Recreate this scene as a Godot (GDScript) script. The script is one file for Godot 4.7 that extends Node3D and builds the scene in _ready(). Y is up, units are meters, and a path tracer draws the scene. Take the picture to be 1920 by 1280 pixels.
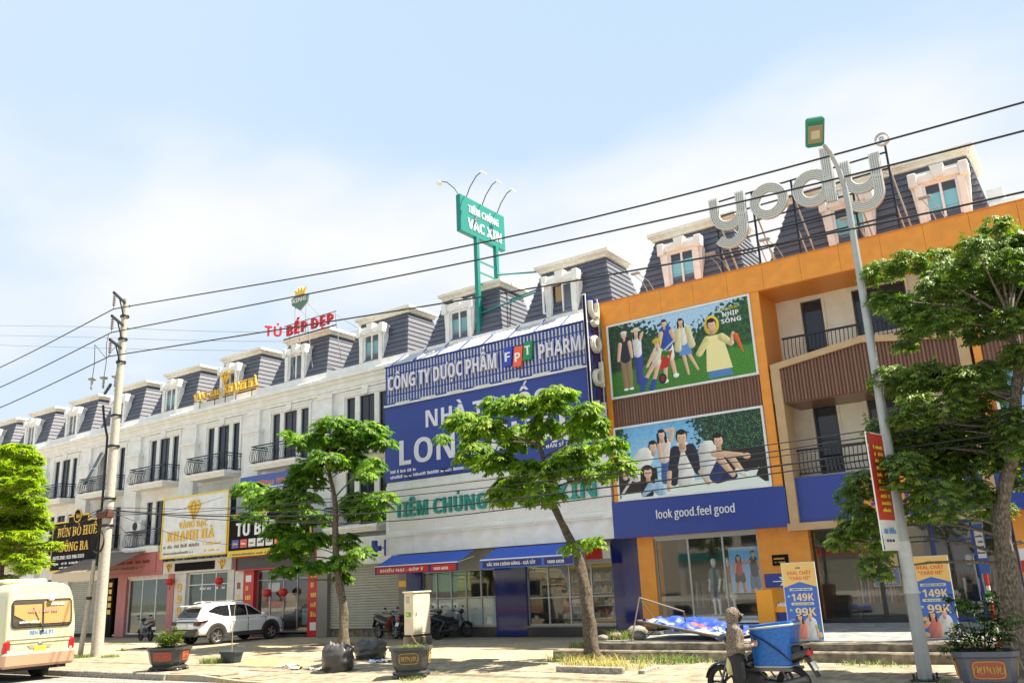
extends Node3D
# Street front with a row of white mansard shophouses, a pharmacy and a clothes shop. Metres, y up.
# The fronts lie along x; the wall plane of the row is z = -28, the camera stands near the origin.
var M := {}
var used := {}
var org := {}
var boxes := {}
var fonts := {}
var rng := RandomNumberGenerator.new()

class MB:
	var v := PackedVector3Array()
	var n := PackedVector3Array()
	var uv := PackedVector2Array()
	var col := PackedColorArray()
	var tint := Color(1, 1, 1)
	var tinted := false
	func tri(a, b, c, ua = Vector2.ZERO, ub = Vector2.ZERO, uc = Vector2.ZERO):
		var q: Vector3 = (b - a).cross(c - a)
		q = q.normalized()
		v.append(a); v.append(c); v.append(b)
		for i in 3:
			n.append(q); col.append(tint)
		uv.append(ua); uv.append(uc); uv.append(ub)
	func trin(a, b, c, na, nb, nc, ua = Vector2.ZERO, ub = Vector2.ZERO, uc = Vector2.ZERO):
		v.append(a); v.append(c); v.append(b)
		n.append(na); n.append(nc); n.append(nb)
		for i in 3: col.append(tint)
		uv.append(ua); uv.append(uc); uv.append(ub)
	func quad(a, b, c, d):   # counter-clockwise seen from outside
		tri(a, b, c, Vector2(0, 1), Vector2(1, 1), Vector2(1, 0)); tri(a, c, d, Vector2(0, 1), Vector2(1, 0), Vector2(0, 0))
	func box(x0, x1, y0, y1, z0, z1):
		obox(Vector3((x0 + x1) / 2.0, (y0 + y1) / 2.0, (z0 + z1) / 2.0), Basis(), Vector3(x1 - x0, y1 - y0, z1 - z0))
	func obox(c: Vector3, b: Basis, s: Vector3):
		hexa([c + b * (Vector3(-1, -1, 1) * s / 2), c + b * (Vector3(1, -1, 1) * s / 2), c + b * (Vector3(1, -1, -1) * s / 2), c + b * (Vector3(-1, -1, -1) * s / 2),
			c + b * (Vector3(-1, 1, 1) * s / 2), c + b * (Vector3(1, 1, 1) * s / 2), c + b * (Vector3(1, 1, -1) * s / 2), c + b * (Vector3(-1, 1, -1) * s / 2)])
	func hexa(p):   # 0-3 the foot, counter-clockwise from above starting front left; 4-7 the top
		quad(p[0], p[1], p[5], p[4]); quad(p[1], p[2], p[6], p[5]); quad(p[2], p[3], p[7], p[6]); quad(p[3], p[0], p[4], p[7])
		quad(p[4], p[5], p[6], p[7]); quad(p[3], p[2], p[1], p[0])
	func cbox(c: Vector3, s: Vector3, r: float, b := Basis()):   # box with chamfered edges
		var h := s / 2
		var f := func(x, y, z): return c + b * Vector3(x, y, z)
		for ax in 3:
			for sg in [-1.0, 1.0]:
				var o := Vector3(); o[ax] = sg * h[ax]
				var u := Vector3(); u[(ax + 1) % 3] = h[(ax + 1) % 3] - r
				var w := Vector3(); w[(ax + 2) % 3] = h[(ax + 2) % 3] - r
				var q = [o - u - w, o + u - w, o + u + w, o - u + w]
				if sg < 0: q.reverse()
				quad(c + b * q[0], c + b * q[1], c + b * q[2], c + b * q[3])
		for ax in 3:
			var a1 := (ax + 1) % 3
			var a2 := (ax + 2) % 3
			for s1 in [-1.0, 1.0]:
				for s2 in [-1.0, 1.0]:
					var e := Vector3(); e[ax] = h[ax] - r
					var p1 := Vector3(); p1[a1] = s1 * h[a1]; p1[a2] = s2 * (h[a2] - r)
					var p2 := Vector3(); p2[a1] = s1 * (h[a1] - r); p2[a2] = s2 * h[a2]
					var q = [p1 - e, p1 + e, p2 + e, p2 - e]
					if s1 * s2 > 0: q.reverse()
					quad(c + b * q[0], c + b * q[1], c + b * q[2], c + b * q[3])
		for s1 in [-1.0, 1.0]:
			for s2 in [-1.0, 1.0]:
				for s3 in [-1.0, 1.0]:
					var a := Vector3(s1 * h.x, s2 * (h.y - r), s3 * (h.z - r))
					var d := Vector3(s1 * (h.x - r), s2 * h.y, s3 * (h.z - r))
					var e := Vector3(s1 * (h.x - r), s2 * (h.y - r), s3 * h.z)
					if s1 * s2 * s3 > 0: tri(c + b * a, c + b * d, c + b * e)
					else: tri(c + b * a, c + b * e, c + b * d)
	func grid(p, closed := false, flip := false, smooth := true):   # p: rows of points
		var R: int = p.size()
		var C: int = p[0].size()
		var nn = []
		for i in R:
			var row = []
			for j in C:
				var jl: int = (j - 1 + C) % C if closed else maxi(j - 1, 0)
				var jr: int = (j + 1) % C if closed else mini(j + 1, C - 1)
				var q: Vector3 = (p[i][jr] - p[i][jl]).cross(p[mini(i + 1, R - 1)][j] - p[maxi(i - 1, 0)][j])
				if q.length_squared() < 1e-14: q = Vector3.UP
				row.append(-q.normalized() if flip else q.normalized())
			nn.append(row)
		for i in R - 1:
			for j in (C if closed else C - 1):
				var k := (j + 1) % C
				var a = p[i][j]; var b = p[i][k]; var c = p[i + 1][k]; var d = p[i + 1][j]
				var u0 := float(j) / (C if closed else C - 1)
				var u1 := float(j + 1) / (C if closed else C - 1)
				var v0 := float(i) / (R - 1)
				var v1 := float(i + 1) / (R - 1)
				if smooth:
					if flip:
						trin(a, d, c, nn[i][j], nn[i + 1][j], nn[i + 1][k], Vector2(u0, v0), Vector2(u0, v1), Vector2(u1, v1)); trin(a, c, b, nn[i][j], nn[i + 1][k], nn[i][k], Vector2(u0, v0), Vector2(u1, v1), Vector2(u1, v0))
					else:
						trin(a, b, c, nn[i][j], nn[i][k], nn[i + 1][k], Vector2(u0, v0), Vector2(u1, v0), Vector2(u1, v1)); trin(a, c, d, nn[i][j], nn[i + 1][k], nn[i + 1][j], Vector2(u0, v0), Vector2(u1, v1), Vector2(u0, v1))
				elif flip:
					tri(a, d, c); tri(a, c, b)
				else:
					tri(a, b, c); tri(a, c, d)
	func tube(p, r, sides := 6, caps := true):   # r: a number or one for each point
		var rows = []
		var up := Vector3.UP
		var prev := Vector3.ZERO
		for i in p.size():
			var t: Vector3 = (p[mini(i + 1, p.size() - 1)] - p[maxi(i - 1, 0)]).normalized()
			if prev == Vector3.ZERO:
				up = Vector3.UP if absf(t.y) < 0.9 else Vector3.RIGHT
				prev = (up - t * up.dot(t)).normalized()
			else:
				prev = (prev - t * prev.dot(t)).normalized()
			var w := t.cross(prev)
			var row = []
			var rr: float = r[i] if r is Array else r
			for k in sides:
				var a := TAU * k / sides
				row.append(p[i] + (prev * cos(a) + w * sin(a)) * rr)
			rows.append(row)
		grid(rows, true)
		if caps:
			for e in [0, rows.size() - 1]:
				for k in range(1, sides - 1):
					if e == 0: tri(rows[e][0], rows[e][k + 1], rows[e][k])
					else: tri(rows[e][0], rows[e][k], rows[e][k + 1])
	func bar(a, b, r, sides := 6): tube([a, b], r, sides)
	func lathe(prof, sides := 16, at := Vector3.ZERO, b := Basis()):   # prof: Vector2(radius, height), upwards outside
		var rows = []
		for q in prof:
			var row = []
			for k in sides:
				var a := -TAU * k / sides
				row.append(at + b * Vector3(q.x * cos(a), q.y, q.x * sin(a)))
			rows.append(row)
		grid(rows, true)
	func disc(c: Vector3, nrm: Vector3, r: float, sides := 16):
		var u := nrm.cross(Vector3.UP if absf(nrm.y) < 0.9 else Vector3.RIGHT).normalized()
		var w := nrm.cross(u)
		for k in sides:
			var a := TAU * k / sides
			var e := TAU * (k + 1) / sides
			tri(c, c + (u * cos(a) + w * sin(a)) * r, c + (u * cos(e) + w * sin(e)) * r)
	func prism(poly, z0: float, z1: float, f = null):   # outline in x and y, drawn out along z
		var pp := PackedVector2Array(poly)
		if Geometry2D.is_polygon_clockwise(pp): pp.reverse()
		var g := func(q, z): return f.call(Vector3(q.x, q.y, z)) if f != null else Vector3(q.x, q.y, z)
		var t := Geometry2D.triangulate_polygon(pp)
		for i in range(0, t.size(), 3):
			var a = pp[t[i]]; var b = pp[t[i + 1]]; var c = pp[t[i + 2]]
			if (b - a).cross(c - a) < 0:
				var s = b; b = c; c = s
			tri(g.call(a, z1), g.call(b, z1), g.call(c, z1)); tri(g.call(a, z0), g.call(c, z0), g.call(b, z0))
		for i in pp.size():
			var a = pp[i]; var b = pp[(i + 1) % pp.size()]
			quad(g.call(a, z0), g.call(b, z0), g.call(b, z1), g.call(a, z1))
	func mesh() -> ArrayMesh:
		var a := []
		a.resize(Mesh.ARRAY_MAX)
		a[Mesh.ARRAY_VERTEX] = v; a[Mesh.ARRAY_NORMAL] = n; a[Mesh.ARRAY_TEX_UV] = uv
		if tinted: a[Mesh.ARRAY_COLOR] = col
		var m := ArrayMesh.new()
		m.add_surface_from_arrays(Mesh.PRIMITIVE_TRIANGLES, a)
		return m

# ---------------------------------------------------------------- things and parts
func numbered(called: String) -> String:
	used[called] = used.get(called, -1) + 1
	return called if used[called] == 0 else "%s_%03d" % [called, used[called]]
func thing(called: String, label: String, category: String, at := Vector3.ZERO, turn := 0.0, group := "") -> Node3D:   # parts are given in its own axes
	var o := Node3D.new()
	o.name = numbered(called); add_child(o); o.position = at; o.rotation.y = turn
	o.set_meta("label", label); o.set_meta("category", category)
	if group: o.set_meta("group", group)
	org[o] = Vector3.ZERO
	return o
func wthing(called: String, label: String, category: String, at := Vector3.ZERO, group := "") -> Node3D:   # parts are given in world axes
	var o := thing(called, label, category, at, 0.0, group)
	org[o] = at
	return o
func structure(called: String, mesh: Mesh, m: Material, at := Vector3.ZERO) -> MeshInstance3D:
	var o := MeshInstance3D.new()
	o.name = numbered(called); o.mesh = mesh; o.material_override = m; add_child(o); o.position = at
	o.set_meta("kind", "structure")
	org[o] = at
	return o
func put(p: Node3D, called: String, mesh: Mesh, m: Material, at := Vector3.ZERO, b := Basis()) -> MeshInstance3D:
	var o := MeshInstance3D.new()
	o.name = called; o.mesh = mesh; o.material_override = m
	p.add_child(o, true)
	o.transform = Transform3D(b, at - org[p])
	org[o] = org[p] + o.position
	return o
func put0(p: Node3D, called: String, mb, m: Material) -> MeshInstance3D:   # geometry already in the axes of org[p]'s frame
	var o := MeshInstance3D.new()
	o.name = called; o.mesh = mb.mesh() if mb is MB else mb; o.material_override = m
	p.add_child(o, true)
	o.position = -org[p]
	org[o] = Vector3.ZERO
	return o
func bx(p: Node3D, called: String, x0: float, x1: float, y0: float, y1: float, z0: float, z1: float, m: Material) -> MeshInstance3D:
	var s := Vector3(absf(x1 - x0), absf(y1 - y0), absf(z1 - z0)).snapped(Vector3.ONE * 0.0005)
	if not boxes.has(s):
		var b := BoxMesh.new()
		b.size = s; boxes[s] = b
	var o := MeshInstance3D.new()
	o.name = called; o.mesh = boxes[s]; o.material_override = m
	p.add_child(o, true)
	var c := Vector3((x0 + x1) / 2, (y0 + y1) / 2, (z0 + z1) / 2)
	o.position = c - org[p]
	org[o] = c
	return o
func meta_of(o: Node, label := "", kind := "") -> Node:
	if label: o.set_meta("label", label)
	if kind: o.set_meta("kind", kind)
	return o

# ---------------------------------------------------------------- lettering
func font(face: String) -> Font:
	if not fonts.has(face):
		var f := SystemFont.new()
		f.font_names = PackedStringArray(["Droid Serif" if face.begins_with("serif") else "Droid Sans Mono" if face == "mono" else "Droid Sans"])
		f.font_weight = 700 if face.ends_with("bold") else 400
		f.multichannel_signed_distance_field = false
		fonts[face] = f
	return fonts[face]
func text_mesh(s: String, face: String, depth: float) -> TextMesh:
	var t := TextMesh.new()
	t.text = s; t.font = font(face); t.font_size = 48; t.pixel_size = 0.02; t.depth = depth; t.curve_step = 1.5
	t.horizontal_alignment = HORIZONTAL_ALIGNMENT_LEFT
	return t
var feet := {}
# letters the faces lack: the letter to set, then its marks (h horn, d dot below, k hook above, a acute, g grave, b breve, c circumflex)
const MARKED := {"Ư": "Uh", "Ơ": "Oh", "Ợ": "Ohd", "Ẩ": "Âk", "Ố": "Ôa", "Ủ": "Uk", "Ắ": "Aba", "Ị": "Id", "Ế": "Êa", "Ạ": "Ad", "Ẹ": "Ed", "Ả": "Ak", "Ỉ": "Ik", "Ộ": "Ôd", "Ă": "Ab", "Ầ": "Âg", "Ồ": "Ôg", "Ử": "Uhk", "Ự": "Uhd", "Ớ": "Oha", "Ướ": "Uh"}
func txt(p: Node3D, s: String, x0: float, x1: float, y: float, cap: float, z: float, depth: float, m: Material, face := "sansbold", called := "lettering", turn := Basis()) -> MeshInstance3D:
	# a line of letters from x0 to x1 with its foot at y, capitals cap high, its back at z; turn: the axes it lies in
	if not feet.has(face):
		feet[face] = text_mesh("H", face, 0.01).get_aabb()
	var h: AABB = feet[face]
	var plain := ""
	var marks = []
	for ch in s:
		if MARKED.has(ch):
			var e: String = MARKED[ch]
			marks.append([plain.length(), e.substr(1), e[0] in ["Â", "Ô", "Ê"]])
			plain += e[0]
		else: plain += ch
	var t := text_mesh(plain, face, 0.02)
	var a := t.get_aabb()
	var sx := (x1 - x0) / maxf(a.size.x, 0.001)
	var sy := cap / h.size.y
	var sz := depth / 0.02
	var o := MeshInstance3D.new()
	o.name = called; o.mesh = t; o.material_override = m
	p.add_child(o, true)
	var at := Vector3(x0 - a.position.x * sx, y - h.position.y * sy, z + depth / 2)
	o.transform = Transform3D(turn * Basis.from_scale(Vector3(sx, sy, sz)), turn * at - (org[p] if turn == Basis() else Vector3.ZERO))
	org[o] = Vector3.ZERO
	if marks.size() > 0:
		var mb := MB.new()
		var C := h.size.y
		var f := font(face)
		for q in marks:
			var l := f.get_string_size(plain.substr(0, q[0]), HORIZONTAL_ALIGNMENT_LEFT, -1, 48).x * 0.02
			var r := f.get_string_size(plain.substr(0, q[0] + 1), HORIZONTAL_ALIGNMENT_LEFT, -1, 48).x * 0.02
			var cx := (l + r) / 2
			var b := h.position.y
			var top := b + C * (1.36 if q[2] else 1.1)
			var w := C * 0.1
			for k in q[1]:
				var pp = []
				match k:
					"h": pp = [Vector2(r - w * 1.3, b + C * 0.98), Vector2(r - w * 0.2, b + C * 0.92), Vector2(r + w * 0.35, b + C * 1.14), Vector2(r - w * 0.5, b + C * 1.18)]
					"d": pp = [Vector2(cx - w * 0.8, b - C * 0.3), Vector2(cx + w * 0.8, b - C * 0.3), Vector2(cx + w * 0.8, b - C * 0.12), Vector2(cx - w * 0.8, b - C * 0.12)]
					"k": pp = [Vector2(cx - w * 0.5, top), Vector2(cx + w * 0.4, top), Vector2(cx + w * 0.4, top + w * 0.7), Vector2(cx + w * 1.2, top + w * 1.4), Vector2(cx + w * 0.6, top + w * 2.4), Vector2(cx - w * 1.2, top + w * 2.4), Vector2(cx - w * 1.2, top + w * 1.6), Vector2(cx + w * 0.2, top + w * 1.6), Vector2(cx - w * 0.5, top + w * 0.8)]
					"a": pp = [Vector2(cx - w * 0.3, top), Vector2(cx + w * 0.7, top), Vector2(cx + w * 2.2, top + w * 2.2), Vector2(cx + w * 0.9, top + w * 2.2)]
					"g": pp = [Vector2(cx + w * 0.3, top), Vector2(cx - w * 0.7, top), Vector2(cx - w * 2.2, top + w * 2.2), Vector2(cx - w * 0.9, top + w * 2.2)]
					"b": pp = [Vector2(cx - w * 2.2, top + w * 1.7), Vector2(cx - w * 1.3, top + w * 0.2), Vector2(cx + w * 1.3, top + w * 0.2), Vector2(cx + w * 2.2, top + w * 1.7), Vector2(cx + w * 1.3, top + w * 1.7), Vector2(cx + w * 0.6, top + w * 1.0), Vector2(cx - w * 0.6, top + w * 1.0), Vector2(cx - w * 1.3, top + w * 1.7)]
				mb.prism(pp, -0.01, 0.01)
				if k == "b": top += w * 2.0
		put0(o, "accent", mb, m)
	return o

# ---------------------------------------------------------------- materials
func lin(r: float, g: float, b: float) -> Color: return Color(r, g, b).linear_to_srgb()
func noise_tex(sd: int, freq: float, lo: float, hi: float, oct := 4, kind := FastNoiseLite.TYPE_SIMPLEX_SMOOTH, size := 512, tint := Color(1, 1, 1)) -> NoiseTexture2D:
	var f := FastNoiseLite.new()
	f.seed = sd; f.frequency = freq; f.noise_type = kind; f.fractal_octaves = oct
	var t := NoiseTexture2D.new()
	t.width = size; t.height = size; t.seamless = true; t.noise = f; t.generate_mipmaps = false
	var g := Gradient.new()
	g.set_color(0, Color(lo * tint.r, lo * tint.g, lo * tint.b)); g.set_color(1, Color(hi, hi, hi))
	t.color_ramp = g
	return t
func mt(key: String, c := Color(1, 1, 1), rough := 0.7, metal := 0.0, tex: Texture2D = null, scale := 1.0) -> StandardMaterial3D:
	if M.has(key): return M[key]
	var m := StandardMaterial3D.new()
	m.resource_name = key; m.albedo_color = c; m.roughness = rough; m.metallic = metal
	if tex:
		m.albedo_texture = tex; m.uv1_triplanar = true; m.uv1_world_triplanar = true; m.uv1_scale = Vector3.ONE * scale
	M[key] = m
	return m
func pane_mat(key: String, c: Color) -> StandardMaterial3D:
	var m := mt(key, c, 0.02)
	m.transparency = BaseMaterial3D.TRANSPARENCY_ALPHA
	return m

func _ready():
	rng.seed = 7
	make_camera_and_light()
	make_materials()
	make_ground()
	make_row()
	make_pharmacy()
	make_clothes_shop()
	make_shop_signs()
	make_poles_and_wires()
	make_trees()
	make_vehicles()
	make_people()
	make_street_things()
	make_across()

func make_camera_and_light():
	var cam := Camera3D.new()
	cam.name = "camera"; add_child(cam)
	cam.fov = 43.6; cam.near = 0.1; cam.far = 900.0
	cam.position = Vector3(0, 1.95, 0)
	cam.basis = Basis(Vector3.UP, deg_to_rad(34.72)) * Basis(Vector3.RIGHT, deg_to_rad(15.72)) * Basis(Vector3.BACK, deg_to_rad(-2.58))
	cam.current = true
	var env := Environment.new()
	env.background_mode = Environment.BG_SKY
	var sky := Sky.new()
	var pan := PanoramaSkyMaterial.new()
	pan.panorama = sky_picture()
	sky.sky_material = pan
	env.sky = sky
	env.tonemap_mode = Environment.TONE_MAPPER_LINEAR
	env.tonemap_exposure = 2.95
	env.background_energy_multiplier = 1.0
	env.sdfgi_enabled = true; env.ssao_enabled = true; env.ssil_enabled = true
	var we := WorldEnvironment.new()
	we.name = "world_environment"; we.environment = env; add_child(we)
	var sun := DirectionalLight3D.new()
	sun.name = "sun"; add_child(sun)
	sun.light_energy = 1.6; sun.light_color = Color(1.0, 0.95, 0.86); sun.light_angular_distance = 0.5; sun.shadow_enabled = true
	sun.look_at_from_position(Vector3.ZERO, -Vector3(0.5, 1.0, -0.31))

func sky_picture() -> ImageTexture:
	# air that pales towards the horizon, with thin drifting cloud; no sun disc
	var W := 1024
	var H := 512
	var im := Image.create(W, H, false, Image.FORMAT_RGBF)
	var f := FastNoiseLite.new()
	f.seed = 11; f.frequency = 0.55; f.fractal_octaves = 6; f.noise_type = FastNoiseLite.TYPE_SIMPLEX_SMOOTH
	var g := FastNoiseLite.new()
	g.seed = 5; g.frequency = 0.22; g.fractal_octaves = 3; g.noise_type = FastNoiseLite.TYPE_SIMPLEX_SMOOTH
	var zen := Vector3(0.195, 0.262, 0.338)
	var hor := Vector3(0.29, 0.317, 0.34)
	var sun := Vector3(0.5, 1.0, -0.31).normalized()   # the air is whiter round the sun
	for j in H:
		var el := (0.5 - (j + 0.5) / H) * PI
		var y := sin(el)
		var base := zen.lerp(hor, pow(clampf(1.0 - maxf(y, 0.0), 0, 1), 2.6))
		for i in W:
			var c := base
			if y > -0.02:
				var az := (i + 0.5) / W * TAU
				var k := 1.0 / (maxf(y, 0.0) + 0.16)
				var v := Vector3(sin(az - PI) * cos(el), y, -cos(az - PI) * cos(el))
				var p := Vector2(v.x * k, v.z * k)
				var d := f.get_noise_2d(p.x + 3.1, p.y * 1.6 + 0.7) * 0.6 + g.get_noise_2d(p.x - 2.0, p.y + 4.0) * 0.9
				var a := smoothstep(0.02, 0.55, d + 0.22 * (1.0 - clampf(y * 1.9, 0, 1)))
				c = c.lerp(Vector3(0.345, 0.345, 0.34), a * 0.95)
				var s := clampf(v.dot(sun), 0, 1)
				c = c.lerp(Vector3(0.342, 0.346, 0.335), 0.75 * pow(s, 5.0))
			else:
				c = Vector3(0.35, 0.34, 0.31)
			im.set_pixel(i, j, Color(c.x, c.y, c.z))
	return ImageTexture.create_from_image(im)

func make_materials():
	var grime := noise_tex(3, 0.006, 0.93, 1.0, 5, FastNoiseLite.TYPE_SIMPLEX_SMOOTH, 512, Color(1, 0.985, 0.955))
	var fine := noise_tex(9, 0.06, 0.86, 1.0, 3)
	var blot := noise_tex(21, 0.02, 0.55, 1.0, 5)
	mt("white_wall", lin(0.82, 0.835, 0.84), 0.8, 0, grime, 0.35)
	mt("white_trim", lin(0.84, 0.855, 0.86), 0.75, 0, grime, 0.5)
	mt("cream_wall", lin(0.80, 0.76, 0.66), 0.8, 0, grime, 0.4)
	mt("slate", lin(0.10, 0.112, 0.155), 0.6, 0, fine, 1.3)
	mt("slate_b", lin(0.12, 0.13, 0.17), 0.6, 0, fine, 1.1)
	mt("slate_core", lin(0.10, 0.112, 0.155), 0.9)
	mt("roof_cap", lin(0.78, 0.755, 0.69), 0.8, 0, grime, 0.7)
	mt("iron", lin(0.018, 0.02, 0.032), 0.4, 0.3)
	mt("steel", lin(0.35, 0.36, 0.37), 0.4, 0.7)
	mt("galvanised", lin(0.40, 0.43, 0.44), 0.5, 0.4, grime, 0.8)
	mt("window_frame", lin(0.78, 0.79, 0.80), 0.4)
	mt("dark_frame", lin(0.03, 0.03, 0.035), 0.4)
	mt("dark_glass", lin(0.02, 0.026, 0.04), 0.04)
	mt("dark_glass_b", lin(0.035, 0.042, 0.055), 0.06)
	mt("blue_glass", lin(0.02, 0.10, 0.16), 0.03)
	mt("curtain_teal", lin(0.16, 0.42, 0.42), 0.8)
	mt("curtain_tan", lin(0.40, 0.27, 0.14), 0.85)
	mt("orange_panel", lin(0.84, 0.32, 0.035), 0.42, 0, grime, 0.5)
	mt("orange_side", lin(0.78, 0.27, 0.03), 0.45, 0, fine, 0.6)
	mt("wood_slat", lin(0.22, 0.105, 0.065), 0.33, 0, fine, 1.5)
	mt("wood_slat_b", lin(0.26, 0.13, 0.085), 0.33, 0, fine, 1.5)
	mt("tan_panel", lin(0.55, 0.37, 0.20), 0.5, 0, grime, 0.5)
	mt("blue_panel", lin(0.026, 0.06, 0.34), 0.35, 0, fine, 0.4)
	mt("blue_gloss", lin(0.012, 0.02, 0.13), 0.08)
	mt("blue_board", lin(0.026, 0.06, 0.34), 0.5, 0, fine, 0.5)
	mt("white_panel", lin(0.80, 0.83, 0.87), 0.4, 0, grime, 0.4)
	mt("white_letter", lin(0.82, 0.82, 0.84), 0.4)
	mt("teal_paint", lin(0.01, 0.24, 0.21), 0.45, 0, fine, 0.8)
	mt("teal_letter", lin(0.01, 0.27, 0.22), 0.4)
	mt("red_letter", lin(0.50, 0.015, 0.025), 0.4)
	mt("gold", lin(0.72, 0.42, 0.04), 0.35, 0.35)
	mt("gold_b", lin(0.80, 0.50, 0.06), 0.35, 0.2)
	mt("black_panel", lin(0.010, 0.010, 0.012), 0.75).metallic_specular = 0.25
	mt("pink_panel", lin(0.52, 0.19, 0.20), 0.5, 0, grime, 0.5)
	mt("red_panel", lin(0.52, 0.022, 0.025), 0.4)
	mt("granite", lin(0.42, 0.39, 0.36), 0.3, 0, noise_tex(31, 0.2, 0.45, 1.0, 4), 0.8)
	mt("shutter", lin(0.42, 0.42, 0.37), 0.5, 0.2, grime, 0.5)
	mt("plinth", lin(0.035, 0.035, 0.04), 0.25)
	mt("concrete", lin(0.44, 0.40, 0.33), 0.9, 0, noise_tex(41, 0.03, 0.55, 1.0, 6), 0.6)
	mt("old_concrete", lin(0.36, 0.31, 0.24), 0.95, 0, noise_tex(43, 0.012, 0.45, 1.0, 6), 0.5)
	mt("pole_concrete", lin(0.50, 0.47, 0.41), 0.85, 0, noise_tex(44, 0.02, 0.82, 1.0, 5), 0.7)
	mt("interior", lin(0.30, 0.30, 0.29), 0.9)
	mt("interior_paint", lin(0.42, 0.41, 0.38), 0.9)
	mt("rubber", lin(0.015, 0.015, 0.016), 0.8)
	mt("black_plastic", lin(0.02, 0.02, 0.022), 0.45)
	mt("white_plastic", lin(0.75, 0.75, 0.74), 0.4)
	mt("cable", lin(0.012, 0.012, 0.015), 0.6)
	mt("yellow_panel", lin(0.80, 0.60, 0.04), 0.5)
	mt("shop_grey", lin(0.70, 0.70, 0.68), 0.5, 0, grime, 0.5)
	pane_mat("glass", Color(0.30, 0.36, 0.36, 0.03))
	pane_mat("glass_green", Color(0.25, 0.42, 0.36, 0.22))

# ---------------------------------------------------------------- the ground
func ground_y(x: float, z: float) -> float:
	# the pavement dips to the road where it is worn down in front of the clothes shop
	var ramp := smoothstep(-20.5, -17.0, x)
	return -0.13 * ramp * clampf((z + 17.2) / 2.6, 0, 1)

func ground_picture() -> ImageTexture:
	# sandy worn paving: pale dust over grey concrete, with old damp patches and grit
	var S := 1024
	var im := Image.create(S, S, false, Image.FORMAT_RGB8)
	var a := FastNoiseLite.new(); a.seed = 3; a.frequency = 0.004; a.fractal_octaves = 5
	var b := FastNoiseLite.new(); b.seed = 8; b.frequency = 0.03; b.fractal_octaves = 4
	var c := FastNoiseLite.new(); c.seed = 12; c.frequency = 0.35; c.fractal_octaves = 2
	for j in S:
		for i in S:
			var u := a.get_noise_2d(i, j)
			var w := b.get_noise_2d(i, j)
			var q := c.get_noise_2d(i, j)
			var t := smoothstep(-0.25, 0.3, u + w * 0.35)
			var col := Color(0.585, 0.555, 0.50).lerp(Color(0.675, 0.595, 0.46), t)
			var k := 1.0 + w * 0.16 + q * 0.13
			if w + q * 0.5 > 0.42: k *= 0.8
			im.set_pixel(i, j, Color(col.r * k, col.g * k, col.b * k))
	return ImageTexture.create_from_image(im)

func gt2() -> Texture2D:
	if not cache.has("slab_tex"): cache["slab_tex"] = noise_tex(57, 0.012, 0.62, 1.0, 6)
	return cache["slab_tex"]

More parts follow.
